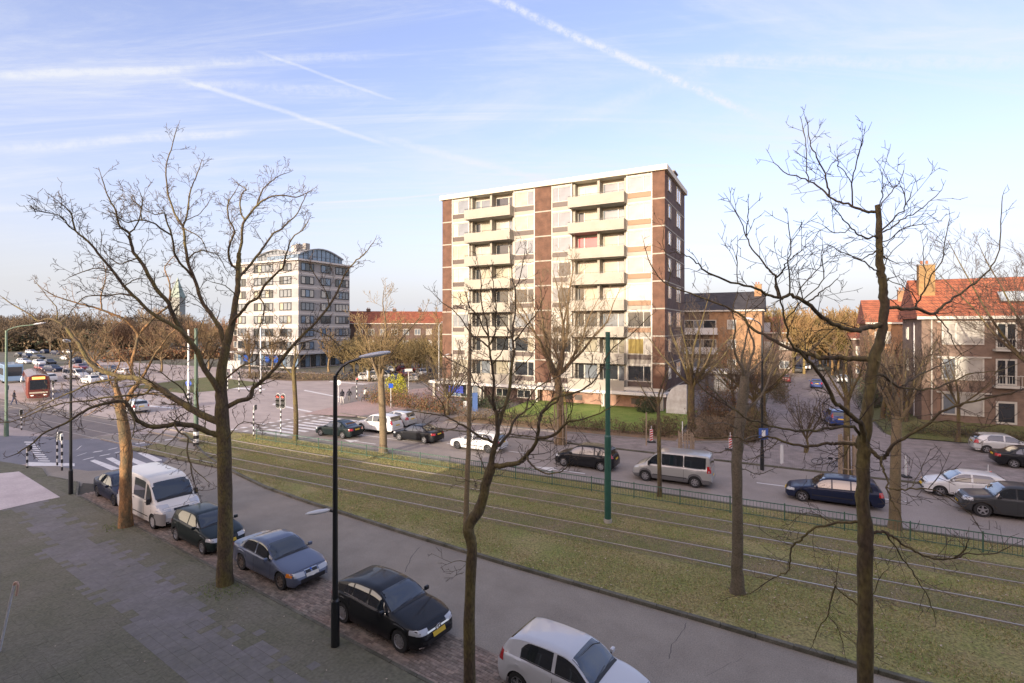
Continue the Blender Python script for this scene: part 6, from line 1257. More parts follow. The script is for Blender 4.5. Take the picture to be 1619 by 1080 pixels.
def build_car(name, loc, rz, kind, paint, label, cat='car', group=None, rim=M_rim, front='plain', plate=M_plate, roof=None, simple=False, lower=None, wcol=None, spokes=5, grp_parts=True):
    sp = SPEC[kind]; L, W = sp['L'], sp['W']; hx = L/2; wr = sp['wr']
    root = empty(name, loc, rz, label, cat, group); root.scale = (CS, CS, CS)
    top = lambda t: cr(sp['top'], t); belt = lambda t: min(cr(sp['belt'], t), top(t)-.004); plan = lambda t: cr(sp['plan'], t)*W/2
    axx = [hx-a*L for a in sp['ax']]; zb = .20 if kind not in ('van', 'minibus', 'suv') else .26; AR = wr*1.17; zc = wr
    ts = set([0, .004, .012, .025, .04, .06, .08, 1, .996, .988, .975, .96])
    for i in range(1, 46): ts.add(i/46)
    for a in sp['ax']:
        for k in range(-8, 9): ts.add(a+AR/L*math.sin(k/8*math.pi/2))
    for a, b in [sp['ws'], sp['rw']]: ts |= {a-.012, a, b, b+.012}
    ts = sorted(t for t in ts if 0 <= t <= 1); tt = [ts[0]]
    for t in ts[1:]:
        if t-tt[-1] > .0025: tt.append(t)
    if tt[-1] < 1: tt.append(1)
    rings = []
    for t in tt:
        x = hx-t*L; w_ = plan(t); zt = top(t); z_b = belt(t); bot = zb+(.10*max(0, 1-t/.02) if t < .02 else 0)+(.12*max(0, (t-.975)/.025) if t > .975 else 0)
        arch = False
        for a in axx:
            dx = abs(x-a)
            if dx < AR*.9999: bot = max(bot, zc+math.sqrt(max(0, AR*AR-dx*dx))); arch = True
        bot = min(bot, z_b-.05)
        flare = sum(max(0, 1-abs(x-a)/(AR*1.25)) for a in axx)*.022
        P = [(w_-.035 if not arch else w_-.005+flare, bot)]
        for f, dy in ((.08, .008), (.30, .0), (.55, -.004), (.66, .006), (.86, .012), (.97, .035)): P.append((w_-dy+(flare if f < .6 else flare*.4 if f < .9 else 0), bot+(z_b-bot)*f))
        ws_ = w_-.055; P.append((ws_, z_b)); h = zt-z_b; c = min(1, max(0, (h-.05)/.20)); c = c*c*(3-2*c)
        tm_ = sp['tum']*min(h, .62 if kind not in ('van', 'minibus') else 1.2)
        cab = [(ws_-.30*tm_, z_b+h*.30), (ws_-.62*tm_, z_b+h*.62), (ws_-.93*tm_, z_b+h*.88), (ws_-1.12*tm_-.04, z_b+h*.965), ((ws_-tm_)*.62, z_b+h*.995), (0, zt)]
        hd = [(ws_*.965, z_b+h*.30), (ws_*.90, z_b+h*.55), (ws_*.80, z_b+h*.75), (ws_*.66, z_b+h*.88), (ws_*.38, z_b+h*.97), (0, zt)]
        for (y1, z1), (y2, z2) in zip(cab, hd): P.append((y1*c+y2*(1-c), z1*c+z2*(1-c)))
        rings.append([(x, y, z) for y, z in P])
    nP = len(rings[0]); V_ = []; fs = []; mi = []
    full = []
    for rg_ in rings: full.append(rg_+[(x, -y, z) for x, y, z in rg_[-2::-1]])
    nF = len(full[0])
    for r_ in full: V_ += r_
    for i in range(len(full)-1):
        for j in range(nF-1):
            a = i*nF+j; fs.append((a, a+nF, a+nF+1, a+1)); jj = min(j, nF-2-j)
            mi.append(1 if (lower and jj <= lower[0] ) else 0)
    for e, rev in ((0, False), (len(full)-1, True)):     # close nose and tail with a slightly bulged cap
        r_ = full[e]; b0 = len(V_); x0 = r_[0][0]; V_ += [(x0+(.03 if not rev else -.02), y*.9, z) for x, y, z in r_]
        for j in range(nF-1): q = (e*nF+j, e*nF+j+1, b0+j+1, b0+j); fs.append(q if not rev else q[::-1]); mi.append(1 if lower and min(j, nF-2-j) <= lower[0] else 0)
        fs.append(tuple(range(b0, b0+nF)) if not rev else tuple(range(b0, b0+nF))[::-1]); mi.append(1 if lower and lower[1] else 0)
    mb = MB(); mb.v = V_; mb.f = fs; mb.m = mi; me = mb.mesh('body', [paint, lower[2] if lower else paint], smooth=True, ang=32)
    body = put('body', me, None, root); bvh = BVHTree.FromPolygons([Vector(v) for v in V_], [f for f in fs])
    def wrap(grid, d, off=.006):
        out = []
        for row in grid:
            rr = []
            for p in row:
                hit = bvh.ray_cast(Vector(p)-Vector(d)*3, Vector(d))
                if hit[0] is None: rr.append(None)
                else:
                    n = hit[1]; n = -n if n.dot(Vector(d)) > 0 else n; rr.append(hit[0]+n*off)
            out.append(rr)
        return out
    def patch(nm, grid, d, m, parent=body, off=.006, rim_=0):
        G_ = wrap(grid, d, off); vs = []; idx = {}; f_ = []
        for i, rr in enumerate(G_):
            for j, p in enumerate(rr):
                if p is not None: idx[i, j] = len(vs); vs.append(tuple(p))
        for i in range(len(G_)-1):
            for j in range(len(G_[0])-1):
                q = [(i, j), (i+1, j), (i+1, j+1), (i, j+1)]
                if all(k in idx for k in q):
                    f = [idx[k] for k in q]; n = (Vector(vs[f[1]])-Vector(vs[f[0]])).cross(Vector(vs[f[2]])-Vector(vs[f[0]])); f_.append(f if n.dot(Vector(d)) < 0 else f[::-1])
        if not f_: return None
        b = MB(); b.v = vs; b.f = f_; b.m = [0]*len(f_); return b.build(nm, m, parent, smooth=True)
    def lin(a, b, n): return [a+(b-a)*i/(n-1) for i in range(n)]
    # side windows
    for sgn in (1, -1):
        for wi, (a, b) in enumerate(sp['wins']):
            if kind == 'van' and sgn == -1 and wi == 2: continue
            grid = []
            for t in lin(a, b, 12):
                h = top(t)-belt(t); lo = belt(t)+.03; hi = belt(t)+h*.84
                if wi == len(sp['wins'])-1 and kind not in ('van', 'minibus'): f = max(0, (t-(b-.06))/.06); hi = hi-(hi-lo)*.45*f*f
                if wi == 0: f = max(0, 1-(t-a)/.04); hi = lo+max(.02, (hi-lo)*(1-.35*f))
                if hi-lo < .02: hi = lo+.02
                x = hx-t*L; grid.append([(x, 0, z) for z in lin(lo, hi, 5)])
            patch('side_window', [[(p[0], sgn*3*0, p[2]) for p in r_] for r_ in grid], (0, -sgn, 0), M_glass)
    def yroof(t, f=.9): # half width at the roof edge
        w_ = plan(t)-.055; h = top(t)-belt(t); return w_-sp['tum']*min(h, .62 if kind not in ('van', 'minibus') else 1.2)*1.1
    a, b = sp['ws']; g_ = []
    for t in lin(a, b, 8):
        f = (t-a)/(b-a); y_ = (plan(a)-.16)*(1-f)+(yroof(b)-.02)*f; g_.append([(hx-t*L, y, 2) for y in lin(-y_, y_, 11)])
    patch('windscreen', g_, (0, 0, -1), M_glass)
    a, b = sp['rw']
    if kind in ('van', 'minibus'):
        patch('rear_window', [[(-hx, y, z) for z in lin(1.2, sp['H']*.88, 4)] for y in lin(-.78, .78, 5)], (1, 0, 0), M_glass)
    else:
        g_ = []
        for t in lin(a, b, 6):
            f = (b-t)/(b-a); y_ = (plan(b)-.20)*(1-f)+(yroof(a)-.03)*f; g_.append([(hx-t*L, y, 2) for y in lin(-y_, y_, 9)])
        patch('rear_window', g_, (0, 0, -1), M_glass)
    # wheels
    for wx in axx:
        for sgn in (1, -1):
            y = sgn*(W/2-.115); tw = .105
            t_ = MB().lathe([(wr*.62, -tw), (wr*.95, -tw), (wr, -tw*.7), (wr, tw*.7), (wr*.95, tw), (wr*.64, tw*.98), (wr*.60, tw*.6)], 22, axis='y').build('wheel', M_tyre, root, (wx, y, wr), smooth=True, ang=40)
            if sgn < 0: t_.rotation_euler = (0, 0, math.pi)
            r_ = MB(); r_.lathe([(wr*.66, tw*.96), (wr*.60, tw*1.0), (wr*.57, tw*.75), (wr*.54, tw*.3)], 22, axis='y'); r_.lathe([(wr*.54, tw*.3), (0, tw*.3)], 12, axis='y', m=1)
            for k in range(spokes):
                an = 6.283*k/spokes; c_, s_ = math.cos(an), math.sin(an); w0, w1 = wr*.11, wr*.085
                q = [(-w0, wr*.06), (w0, wr*.06), (w1, wr*.58), (-w1, wr*.58)]; vs = []
                for yy in (tw*.35, tw*.86): vs += [(px*c_-pz*s_, yy-(.02 if pz > .2 else 0)*0, px*s_+pz*c_) for px, pz in q]
                r_.add(vs, [(4, 5, 6, 7)[::-1], (0, 1, 5, 4), (1, 2, 6, 5), (2, 3, 7, 6), (3, 0, 4, 7)])
            r_.lathe([(wr*.15, tw*.5), (wr*.14, tw*.92), (0, tw*.95)], 12, axis='y'); r_.build('rim', [rim, M_under], t_, smooth=True, ang=35)
    MB().box(-hx*.93, hx*.93, -(W/2-.27), W/2-.27, .19, min(.62, zc+AR*.9)).build('underbody', M_under, root)
    if simple: return root
    # shut lines
    def vline(t, z0, z1, sgn, slant=0): patch('shut_line', [[(hx-(t+dt)*L-slant*(z-z0), 0, z) for z in lin(z0, z1, 7)] for dt in (-.0016, .0016)], (0, -sgn, 0), M_gap, off=.004)
    dl = [sp['wins'][0][0]-.015]+[(sp['wins'][i][1]+sp['wins'][i+1][0])/2 for i in range(len(sp['wins'])-1)]
    for sgn in (1, -1):
        for t in dl[:3]: vline(t, zb+.10, belt(t)-.01, sgn)
        for i, t in enumerate(dl[1:3]):
            th = t-.035; z = belt(th)-.10; patch('door_handle', [[(hx-q*L, 0, zz) for zz in (z, z+.028)] for q in lin(th-.018, th+.018, 4)], (0, -sgn, 0), paint if kind not in ('van',) else M_trim, off=.022)
        # sill / rubbing strip
        a0 = sp['ax'][0]+AR/L+.02; a1 = sp['ax'][1]-AR/L-.02
        patch('side_strip', [[(hx-t*L, 0, z) for z in (zb+.24, zb+.29)] for t in lin(a0, a1, 10)], (0, -sgn, 0), M_trim if kind in ('van', 'minibus', 'estate') else paint, off=.009)
        patch('window_trim', [[(hx-t*L, 0, z) for z in (belt(t)+.004, belt(t)+.024)] for t in lin(sp['wins'][0][0], sp['wins'][-1][1], 12)], (0, -sgn, 0), M_chrome if front in ('star', 'small') else M_trim, off=.008)
        tm0 = sp['ws'][0]+.035; my = plan(tm0)+.06; mz = belt(tm0)+.07; big = kind in ('van', 'minibus')
        me_ = MB().box(-.05, .05, -.085, .085, -.07 if not big else -.14, .06 if not big else .15).mesh('mirror', M_trim if big or front == 'small' else paint); bevel_mesh(me_, .03, 2)
        mo = put('mirror', me_, None, root, (hx-tm0*L-.03, sgn*(my+.02), mz+.02)); MB().box(-.02, .02, -.07, .07, -.03, .0).build('mirror_arm', M_trim, mo, (.0, -sgn*.08, -.02))
    # bonnet edges and wipers
    patch('bonnet_gap', [[(hx-t*L, y, 2) for y in lin(-plan(.1)*.8, plan(.1)*.8, 9)] for t in (.047, .050)], (0, 0, -1), M_gap, off=.004)
    t0 = sp['ws'][0]-.012; patch('scuttle', [[(hx-t*L, y, 2) for y in lin(-plan(.2)*.8, plan(.2)*.8, 9)] for t in (t0-.008, t0+.014)], (0, 0, -1), M_trim, off=.007)
    for k in (-.35, .15): patch('wiper', [[(hx-(t0+.016+.018*abs(y-k))*L+q, y, 2) for y in lin(k, k+.5, 5)] for q in (0, .014)], (0, 0, -1), M_trim, off=.016)
    # front: lamps, grille, bumper intake, plate
    zn = top(.04); Wf = plan(.03)
    zl0, zl1 = {'van': (.86, 1.12), 'minibus': (.76, .98), 'suv': (.74, .92)}.get(kind, (zn-.17, zn-.03))
    for sgn in (1, -1):
        yo, yi = Wf*1.05, Wf*(.52 if front != 'kidney' else .40)
        patch('headlight', [[(hx-.0, sgn*y, z+(.025*(y-yi)/(yo-yi))) for z in lin(zl0, zl1, 4)] for y in lin(yi, yo*.985, 7)], Vector((-1, 0, 0)), M_hl, off=.008)
        patch('headlight', [[(hx-x, 0, z+.025) for z in lin(zl0+.01, zl1, 4)] for x in lin(.16, .42 if kind != 'van' else .5, 5)], Vector((0, -sgn, 0)), M_hl if front != 'kidney' else M_or, off=.008)
        if front != 'kidney': patch('fog_lamp', [[(hx, sgn*y, z) for z in lin(.36, .44, 3)] for y in lin(Wf*.68, Wf*.85, 3)], (-1, 0, 0), M_trim, off=.006)
        zt0, zt1 = {'van': (.9, 1.5), 'minibus': (.95, 1.35), 'suv': (.9, 1.25), 'mpv': (.9, 1.3), 'hatch': (.74, 1.0), 'estate': (.72, .98)}.get(kind, (.72, .90))
        Wr = plan(.985)
        patch('tail_light', [[(-hx, sgn*y, z) for z in lin(zt0, zt1, 4)] for y in lin(Wr*(.62 if kind in ('sedan', 'coupe') else .78), Wr*1.04, 5)], (1, 0, 0), M_tl, off=.008)
        patch('tail_light', [[(-hx+x, 0, z) for z in lin(zt0+.01, zt1, 4)] for x in lin(.06, .26, 4)], (0, -sgn, 0), M_tl, off=.008)
    if front == 'kidney':
        for sgn in (1, -1):
            patch('grille', [[(hx, sgn*y, z) for z in lin(zn-.15, zn-.03, 4)] for y in lin(.03, .24, 4)], (-1, 0, 0), M_trim, off=.014); patch('grille_frame', [[(hx, sgn*y, z) for z in lin(zn-.17, zn-.01, 4)] for y in lin(.012, .26, 4)], (-1, 0, 0), M_chrome, off=.009)
        e = patch('badge', [[(hx-.10, y, 2)for y in lin(-.035, .035, 3)]for _ in (0,)]+[[(hx-.16, y, 2) for y in lin(-.035, .035, 3)]], (0, 0, -1), M_sblue, off=.01)
    elif front == 'star':
        patch('grille', [[(hx, y, z-.02*abs(y)) for z in lin(zn-.22, zn-.06, 5)] for y in lin(-.48, .48, 11)], (-1, 0, 0), M_trim, off=.006)
        patch('grille_bar', [[(hx, y, z) for z in (zn-.155, zn-.115)] for y in lin(-.46, .46, 9)], (-1, 0, 0), M_chrome, off=.03)
        st = MB(); R_ = .10; pts = [(0, R_*math.cos(6.283*i/24), R_*math.sin(6.283*i/24)) for i in range(25)]; st.path(pts, .012, 6)
        for k in range(3): an = 6.283*k/3+math.pi/2; st.tube((0, 0, 0), (0, R_*math.cos(an), R_*math.sin(an)), .018, .006, 6)
        hit = bvh.ray_cast(Vector((hx+3, 0, zn-.135)), Vector((-1, 0, 0))); st.build('star_emblem', M_chrome, root, tuple(hit[0]+Vector((.045, 0, 0))))
        patch('bumper_strip', [[(hx, y, z) for z in (.27, .31)] for y in lin(-.72, .72, 13)], (-1, 0, 0), M_chrome, off=.018)
    else:
        patch('grille', [[(hx, y, z) for z in lin(zn-.15, zn-.05, 4)] for y in lin(-.34, .34, 7)], (-1, 0, 0), M_trim, off=.007)
    patch('lower_intake', [[(hx, y, z) for z in lin(.30, .44, 4)] for y in lin(-.5, .5, 9)], (-1, 0, 0), M_trim, off=.006)
    patch('number_plate', [[(hx, y, z) for z in (.46, .57)] for y in lin(-.26, .26, 5)], (-1, 0, 0), plate, off=.03)
    zp = .80 if kind not in ('sedan', 'coupe') else .78
    if kind in ('van', 'minibus'): zp = .72
    patch('number_plate', [[(-hx, y, z) for z in (zp-.055, zp+.055)] for y in lin(-.26, .26, 5)], (1, 0, 0), plate, off=.025)
    patch('bumper_gap', [[(-hx, y, z) for z in (.60, .612)] for y in lin(-.75, .75, 9)], (1, 0, 0), M_gap, off=.004)
    return root
def put_car(kind, X, Y, rz, z=.035, name=None, **k):
    return build_car(name or {'van': 'parked_van', 'minibus': 'minibus', 'suv': 'car', 'hatch': 'hatchback', 'mpv': 'car', 'estate': 'estate_car', 'sedan': 'saloon_car', 'coupe': 'coupe', 'merc': 'hatchback'}[kind], (X, Y, z), rz, kind, **k)
rn = math.atan2(-.5746, .8185); rF = TH+math.pi; rB = TH
P_black = paintm('paint_black', (.010, .011, .014)); P_navy = paintm('paint_dark_blue', (.012, .018, .045)); P_white = paintm('paint_white', (.70, .70, .69), .35); P_silver = paintm('paint_silver', (.42, .42, .41), .3, metal=.35)
P_bgrey = paintm('paint_blue_grey', (.115, .135, .195), .28, metal=.3); P_green = paintm('paint_dark_green', (.008, .016, .017)); P_sblue = paintm('paint_blue', (.03, .06, .22)); P_lsilver = paintm('paint_light_silver', (.56, .57, .57), .32, metal=.25)
P_vanw = paintm('paint_van_white', (.68, .67, .64), .45, coat=.4); P_bump = mat('grey_bumper', (.22, .22, .22), .6); P_dgrey = paintm('paint_dark_grey', (.045, .047, .05))
put_car('sedan', -21.2, 28.3, rn-.02, paint=P_navy, label='dark blue car parked furthest left, behind the white van', rim=M_rimd)
v_ = put_car('van', -17.35, 25.55, rn, paint=P_vanw, label='white minibus van with grey bumpers parked behind the orange lit tree trunk', cat='van', rim=M_cap, spokes=9)
bb = MB().box(-.3, .3, -1.0, 1.0, 0, .02)  # front bumper of bare plastic
sp_ = SPEC['van']
def bumper(root, kind, z0, z1, ln, m):
    sp = SPEC[kind]; b = MB(); L = sp['L']; pts = []
    for t in (.0, .004, .012, .03, .055, ln): pts.append((L/2-t*L, cr(sp['plan'], t)*sp['W']/2))
    vs = []; out = [(x+.035, y) for x, y in pts[:1]]+[(x+.02 if i < 3 else x, y+.022) for i, (x, y) in enumerate(pts)]
    loop = out+[(x, -y) for x, y in out[::-1]]
    n = len(loop); vs = [(x, y, z0) for x, y in loop]+[(x, y, z1) for x, y in loop]+[(x-.06, y*.96, z1+.02) for x, y in loop]
    b.add(vs, [(i, i+n, i+1+n, i+1) for i in range(n-1)]+[(i+n, i+2*n, i+1+2*n, i+1+n) for i in range(n-1)]); return b.build('front_bumper', m, root, smooth=True, ang=50)
bumper(v_, 'van', .28, .80, .12, P_bump)
MB().box(.55, .58, .35, .62, 1.62, 1.95).build('yellow_notice', mat('notice_yellow', (.62, .62, .10), .6), v_) if False else None
put_car('hatch', -13.15, 22.45, rn, paint=P_green, label='small black hatchback with silver wheels parked between the van and the blue-grey coupe', spokes=6, front='plain')
put_car('coupe', -8.85, 19.75, rn, paint=P_bgrey, label='grey blue coupe with twin grille and orange indicators at the foot of the big tree', front='kidney', plate=M_platew, rim=mat('rusty_rim', (.16, .13, .11), .5, metal=.3), spokes=7)
put_car('merc', -3.80, 16.2, rn, paint=P_black, label='glossy black hatchback with star grille behind the black street lamp', front='star', spokes=10)
put_car('hatch', 1.55, 13.0, rn-.0, paint=paintm('paint_silver_white', (.60, .61, .64), .3, metal=.1), label='white silver hatchback cut by the bottom edge, nearest parked car', front='plain')
# far carriageway
put_car('sedan', -14.8, 44.4, rF, z=.006, paint=P_green, label='dark green saloon first in the queue at the zebra crossing')
put_car('suv', -11.8, 46.2, rF, z=.006, paint=P_white, label='white off-roader in the middle lane beside the dark saloon', lower=(0, False, M_trim), rim=M_rimd)
put_car('hatch', -10.9, 49.2, rF, z=.006, paint=P_lsilver, label='silver hatchback in the furthest lane behind the tan tree')
put_car('sedan', -7.7, 42.6, rF, z=.006, paint=P_black, label='black saloon with red tail lights behind the white off-roader')
put_car('estate', -2.55, 39.6, rF, z=.006, paint=P_white, label='white car half hidden by the crooked dark tree crown', rim=M_rimd)
put_car('mpv', 5.0, 34.7, rF, z=.006, paint=P_black, label='black people carrier just left of the green tram mast', spokes=8)
put_car('minibus', 9.75, 31.4, rF, z=.006, paint=P_silver, label='silver minibus with black windows right of the green mast', cat='minibus', lower=(1, False, mat('minibus_grey', (.12, .12, .125), .5)), spokes=7)
put_car('estate', 17.1, 27.7, rF, z=.006, paint=P_navy, label='dark blue estate car behind the tall dark tree', spokes=5)
put_car('hatch', 24.9, 28.6, rF, z=.006, paint=P_white, label='white hatchback with stripe shaped lamps next to the black car at the right edge')
put_car('suv', 24.6, 25.5, rF, z=.006, paint=P_dgrey, label='black car cut by the right edge, nearest on the far carriageway', spokes=5, front='small')
put_car('hatch', 36.2, 38.2, rB+.02, z=.035, paint=P_lsilver, label='silver hatchback on the service road below the hedge at right')
put_car('sedan', 34.4, 34.2, rB, z=.035, paint=P_black, label='black saloon cut by the right edge on the service road')
put_car('mpv', 31.0, 49.6, TH+math.pi/2+.1, z=.035, paint=P_sblue, label='blue van like car parked at the mouth of the side street')
put_car('hatch', 46.5, 79.4, TH+math.pi/2, z=.035, paint=P_sblue, label='blue car further up the side street', group='cars parked in the side street')
put_car('estate', -41.6, 57.0, rF-.1, z=.02, paint=P_lsilver, label='silver car crossing the junction behind the left trees')
# ---- cars far off: fewer parts, still body, glass and wheels; parked left along the tram street and before the terrace
def far_cars():
    kinds = []
    for i, (kd, pm) in enumerate([('hatch', P_white), ('sedan', P_dgrey), ('estate', P_lsilver), ('mpv', P_navy), ('hatch', mat('paint_dark_red', (.18, .02, .02), .3, coat=1)), ('minibus', P_white)]):
        c = build_car('parked_car', (0, 0, 0), 0, kd, pm, 'x', 'car', simple=True); kinds.append(c)
    return kinds
fk = far_cars(); used = [False]*len(fk)
def fcopy(i, loc, rz, label, group):
    if not used[i]: o = fk[i]; used[i] = True
    else: o = dup(fk[i])
    o.location = loc; o.rotation_euler = (0, 0, rz); o['label'] = label; o['group'] = group; return o
cn = ['white hatchback', 'dark grey saloon', 'silver estate car', 'dark blue people carrier', 'dark red hatchback', 'white minibus']
fr = random.Random(8)
grpA = 'distant cars by the tram street at far left'; grpB = 'distant cars parked before the brick terrace'
ORD = 'first second third fourth fifth sixth seventh eighth ninth tenth eleventh twelfth thirteenth fourteenth fifteenth sixteenth seventeenth eighteenth nineteenth twentieth twenty-first twenty-second twenty-third twenty-fourth twenty-fifth twenty-sixth'.split()
SPOT = [(30,561),(44,563),(60,565),(62,574),(78,573),(66,583),(84,585),(104,566),(118,572),(126,563),(128,582),(144,576),(150,590),(38,572),(50,556),(70,556),(90,558),(108,556),(160,598),(142,603),(40,597),(52,603),(75,600),(176,585),(196,590),(120,596)]
for i, (px, py) in enumerate(SPOT):
    k = fr.randrange(6); fcopy(k, tuple(G(px, py+3, .0)), TH+fr.choice([0, math.pi, .2]), '%s, %s from the left among the distant cars by the tram street' % (cn[k], ORD[sorted(SPOT).index((px, py))]), grpA)
SP2 = [(548,596),(560,590),(575,597),(588,590),(600,598),(612,592),(626,600),(640,592),(655,598),(668,590),(682,597),(640,584),(660,583),(620,585),(600,584),(676,586)]
for i, (px, py) in enumerate(SP2):
    k = fr.randrange(6); fcopy(k, tuple(G(px, py+4, .0)), TH+fr.choice([.9, -.6, 2.2]), '%s, %s from the left of those before the brick terrace' % (cn[k], ORD[sorted(SP2).index((px, py))]), grpB)
for i, (px, py) in enumerate([(1242, 600), (1262, 585), (1275, 580), (1298, 582), (1330, 600)]):
    k = fr.randrange(5); fcopy(k, tuple(G(px, py+4, .04)), TH+math.pi/2, '%s, %s from the left of the small cars up the side street' % (cn[k], ORD[i]), 'cars parked in the side street')
for i, o in enumerate(fk):
    if not used[i]: fcopy(i, tuple(G(55+i*9, 580)), TH, '%s standing apart in the middle of the far left car park' % cn[i], grpA)

# ---- tram
TR = empty('tram', tuple(G(61, 634, .03)), TH+math.pi, 'red and cream tram coming along the far left tracks', 'tram')
TR.rotation_euler = (0, 0, math.atan2(-44.0-UV(0,0).y-18, 34)) if False else (0, 0, -.79)
M_tr = paintm('tram_red', (.17, .045, .035), .5); M_tc = mat('tram_cream', (.60, .52, .38), .4)
m = MB(); prof = [(.0, .35), (1.05, .40), (1.17, .9), (1.17, 2.4), (1.05, 3.05), (.6, 3.25), (0, 3.3)]; vs = []
for (x, s) in ((0, .82), (-.25, .97), (-1.0, 1), (-14, 1)):
    ring = [(x+(0 if s == 1 else 0), y*s, z) for y, z in prof]+[(x, -y*s, z) for y, z in prof[-2:0:-1]]; vs += ring
n_ = len(ring); m.add(vs, [(k*n_+i, (k+1)*n_+i, (k+1)*n_+(i+1) % n_, k*n_+(i+1) % n_) for k in range(3) for i in range(n_)]+[tuple(range(n_)), tuple(range(3*n_, 4*n_))[::-1]])
m.build('body', M_tr, TR, smooth=True, ang=40)
MB().box(.0, .03, -.82, .82, 1.45, 2.62).build('windscreen', M_glass, TR); MB().box(.0, .04, -.6, .6, 2.72, 3.02).build('destination_display', mat('display_orange', (.8, .35, .08), .5, emit=(1, .45, .1), estr=.8), TR)
MB().box(.0, .035, -.86, .86, .95, 1.15).build('cream_band', M_tc, TR)
for s in (-.6, .6): MB().lathe([(0, 0), (.13, 0), (.13, -.04), (0, -.05)], 12).build('headlight', mat('lamp_on', (.9, .85, .7), .3, emit=(1, .9, .7), estr=1.2), TR, (.05, s, .75))
for sg in (1, -1):
    for i in range(7): MB().box(-2.5-i*1.75, -1.1-i*1.75, sg*1.165, sg*1.18, 1.45, 2.45).build('side_window', M_glass, TR)
m = MB(); m.tube((-4, 0, 3.3), (-3, 0, 4.4), .03); m.tube((-3, 0, 4.4), (-4, 0, 5.2), .03); m.box(-4.05, -3.95, -.7, .7, 5.18, 5.22); m.build('pantograph', M_trim, TR)
# blue bus beyond
BU = empty('bus', tuple(G(14, 603)), TH-.2, 'pale blue bus behind the green lamp post at the far left', 'bus'); me = MB().box(-5, 5, -1.2, 1.2, .35, 3.1).mesh('body', paintm('bus_blue', (.22, .34, .50))); bevel_mesh(me, .12, 2); put('body', me, None, BU)
MB().box(-4.6, 4.7, -1.23, -1.2, 1.4, 2.5).build('side_window', M_glass, BU); MB().box(5.0, 5.03, -1, 1, 1.2, 2.7).build('windscreen', M_glass, BU)
for x in (-3, 3):
    for y in (-1.05, 1.05): MB().lathe([(.2, -.12), (.48, -.12), (.48, .12), (.2, .12)], 16, axis='y').build('wheel', M_tyre, BU, (x, y, .48))

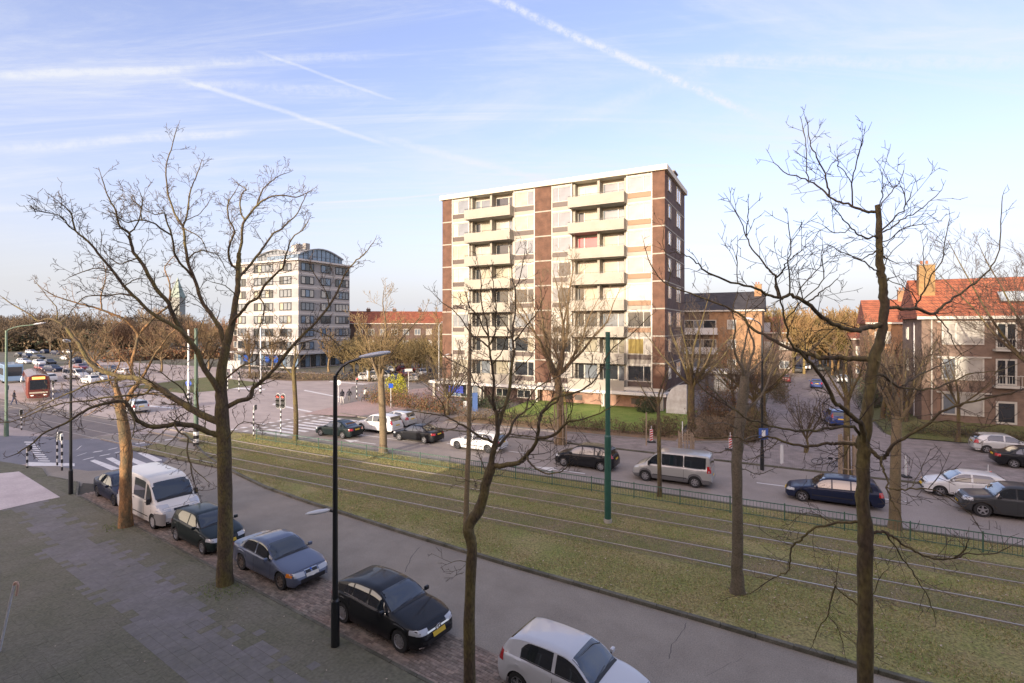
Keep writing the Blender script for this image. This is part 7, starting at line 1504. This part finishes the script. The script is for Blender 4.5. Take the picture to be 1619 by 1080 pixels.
# ================================================================== PEOPLE
def person(loc, rz, label, coat, legs, hair, pose='walk', group=None):
    root = empty('person', loc, rz, label, 'person', group)
    J = {'pelvis': (0, 0, .95), 'chest': (.02, 0, 1.30), 'neck': (.03, 0, 1.48), 'head': (.05, 0, 1.60), 'top': (.04, 0, 1.74)}
    if pose == 'bike': J = {'pelvis': (-.18, 0, 1.0), 'chest': (-.02, 0, 1.32), 'neck': (.03, 0, 1.50), 'head': (.06, 0, 1.61), 'top': (.05, 0, 1.76)}
    R_ = {'pelvis': .15, 'chest': .17, 'neck': .06, 'head': .105, 'top': .075}; E = [('pelvis', 'chest'), ('chest', 'neck'), ('neck', 'head'), ('head', 'top')]
    for s, n in ((1, 'l'), (-1, 'r')):
        st = .24*s if pose == 'walk' else 0
        if pose == 'bike': pts = [(.16, .18, .72 if s > 0 else .86), (-.02, .16, .35 if s > 0 else .52), (.10, .16, .28 if s > 0 else .46)]; arm = [(.12, .24, 1.22), (.34, .24, 1.08)]
        else: pts = [(st*.55+.04, .10, .50), (st-.04, .10, .08), (st+.12, .10, .04)]; arm = [(-st*.5, .26, 1.14), (-st*.9+.08, .25, .90)]
        J['sh'+n] = (J['chest'][0], .17*s, J['chest'][2]+.10); R_['sh'+n] = .07; E.append(('chest', 'sh'+n))
        prev = 'sh'+n
        for i, (a, r) in enumerate(zip(arm, (.052, .038))): k = 'a%d%s' % (i, n); J[k] = (a[0], a[1]*s, a[2]); R_[k] = r; E.append((prev, k)); prev = k
        J['h'+n] = (J['pelvis'][0], .09*s, J['pelvis'][2]-.08); R_['h'+n] = .095; E.append(('pelvis', 'h'+n)); prev = 'h'+n
        for i, (a, r) in enumerate(zip(pts, (.068, .045, .04))): k = 'l%d%s' % (i, n); J[k] = (a[0], a[1]*s, a[2]); R_[k] = r; E.append((prev, k)); prev = k
    keys = list(J); me = bpy.data.meshes.new('person_body'); me.from_pydata([J[k] for k in keys], [(keys.index(a), keys.index(b)) for a, b in E], [])
    o = bpy.data.objects.new('body', me); COL.objects.link(o); md = o.modifiers.new('skin', 'SKIN'); ss = o.modifiers.new('sub', 'SUBSURF'); ss.levels = 1; ss.render_levels = 1
    for i, k in enumerate(keys): sv = me.skin_vertices[0].data[i]; sv.radius = (R_[k], R_[k]); sv.use_root = (k == 'pelvis')
    dg = bpy.context.evaluated_depsgraph_get(); dg.update(); ev = o.evaluated_get(dg); m2 = bpy.data.meshes.new_from_object(ev); bpy.data.objects.remove(o)
    for mm in (coat, legs, hair, mat('skin', (.45, .28, .20), .6)): m2.materials.append(mm)
    for p in m2.polygons:
        c = p.center; p.use_smooth = True; p.material_index = 0 if (J['pelvis'][2]-.08 < c.z < 1.5) else (1 if c.z < 1.2 else (2 if (c.z > 1.64 or c.x < J['head'][0]-.02) else 3))
    put('body', m2, None, root); return root
M_cl = [mat('cloth_dark', (.03, .03, .04), .9), mat('cloth_blue', (.05, .07, .14), .9), mat('cloth_pale', (.48, .46, .42), .9), mat('cloth_grey', (.16, .15, .15), .9), mat('hair_dark', (.03, .02, .015), .7)]
person(tuple(G(541, 638, .01)), TH+2.6, 'person in dark coat and light trousers waiting at the crossing, left one of the pair', M_cl[0], M_cl[2], M_cl[4])
person(tuple(G(552, 637, .01)), TH+2.0, 'person in black clothes at the crossing, right one of the pair', M_cl[0], M_cl[3], M_cl[4])
cy = G(578, 635, .01); bicycle(tuple(cy), TH+1.7, 'bicycle ridden by the person in the pale jacket'); person(tuple(cy), TH+1.7, 'person in pale jacket riding a bicycle away over the crossing', M_cl[2], M_cl[0], M_cl[4], pose='bike')
person(tuple(G(22, 640, .01)), TH+1, 'person in dark clothes standing near the tram', M_cl[0], M_cl[1], M_cl[4])
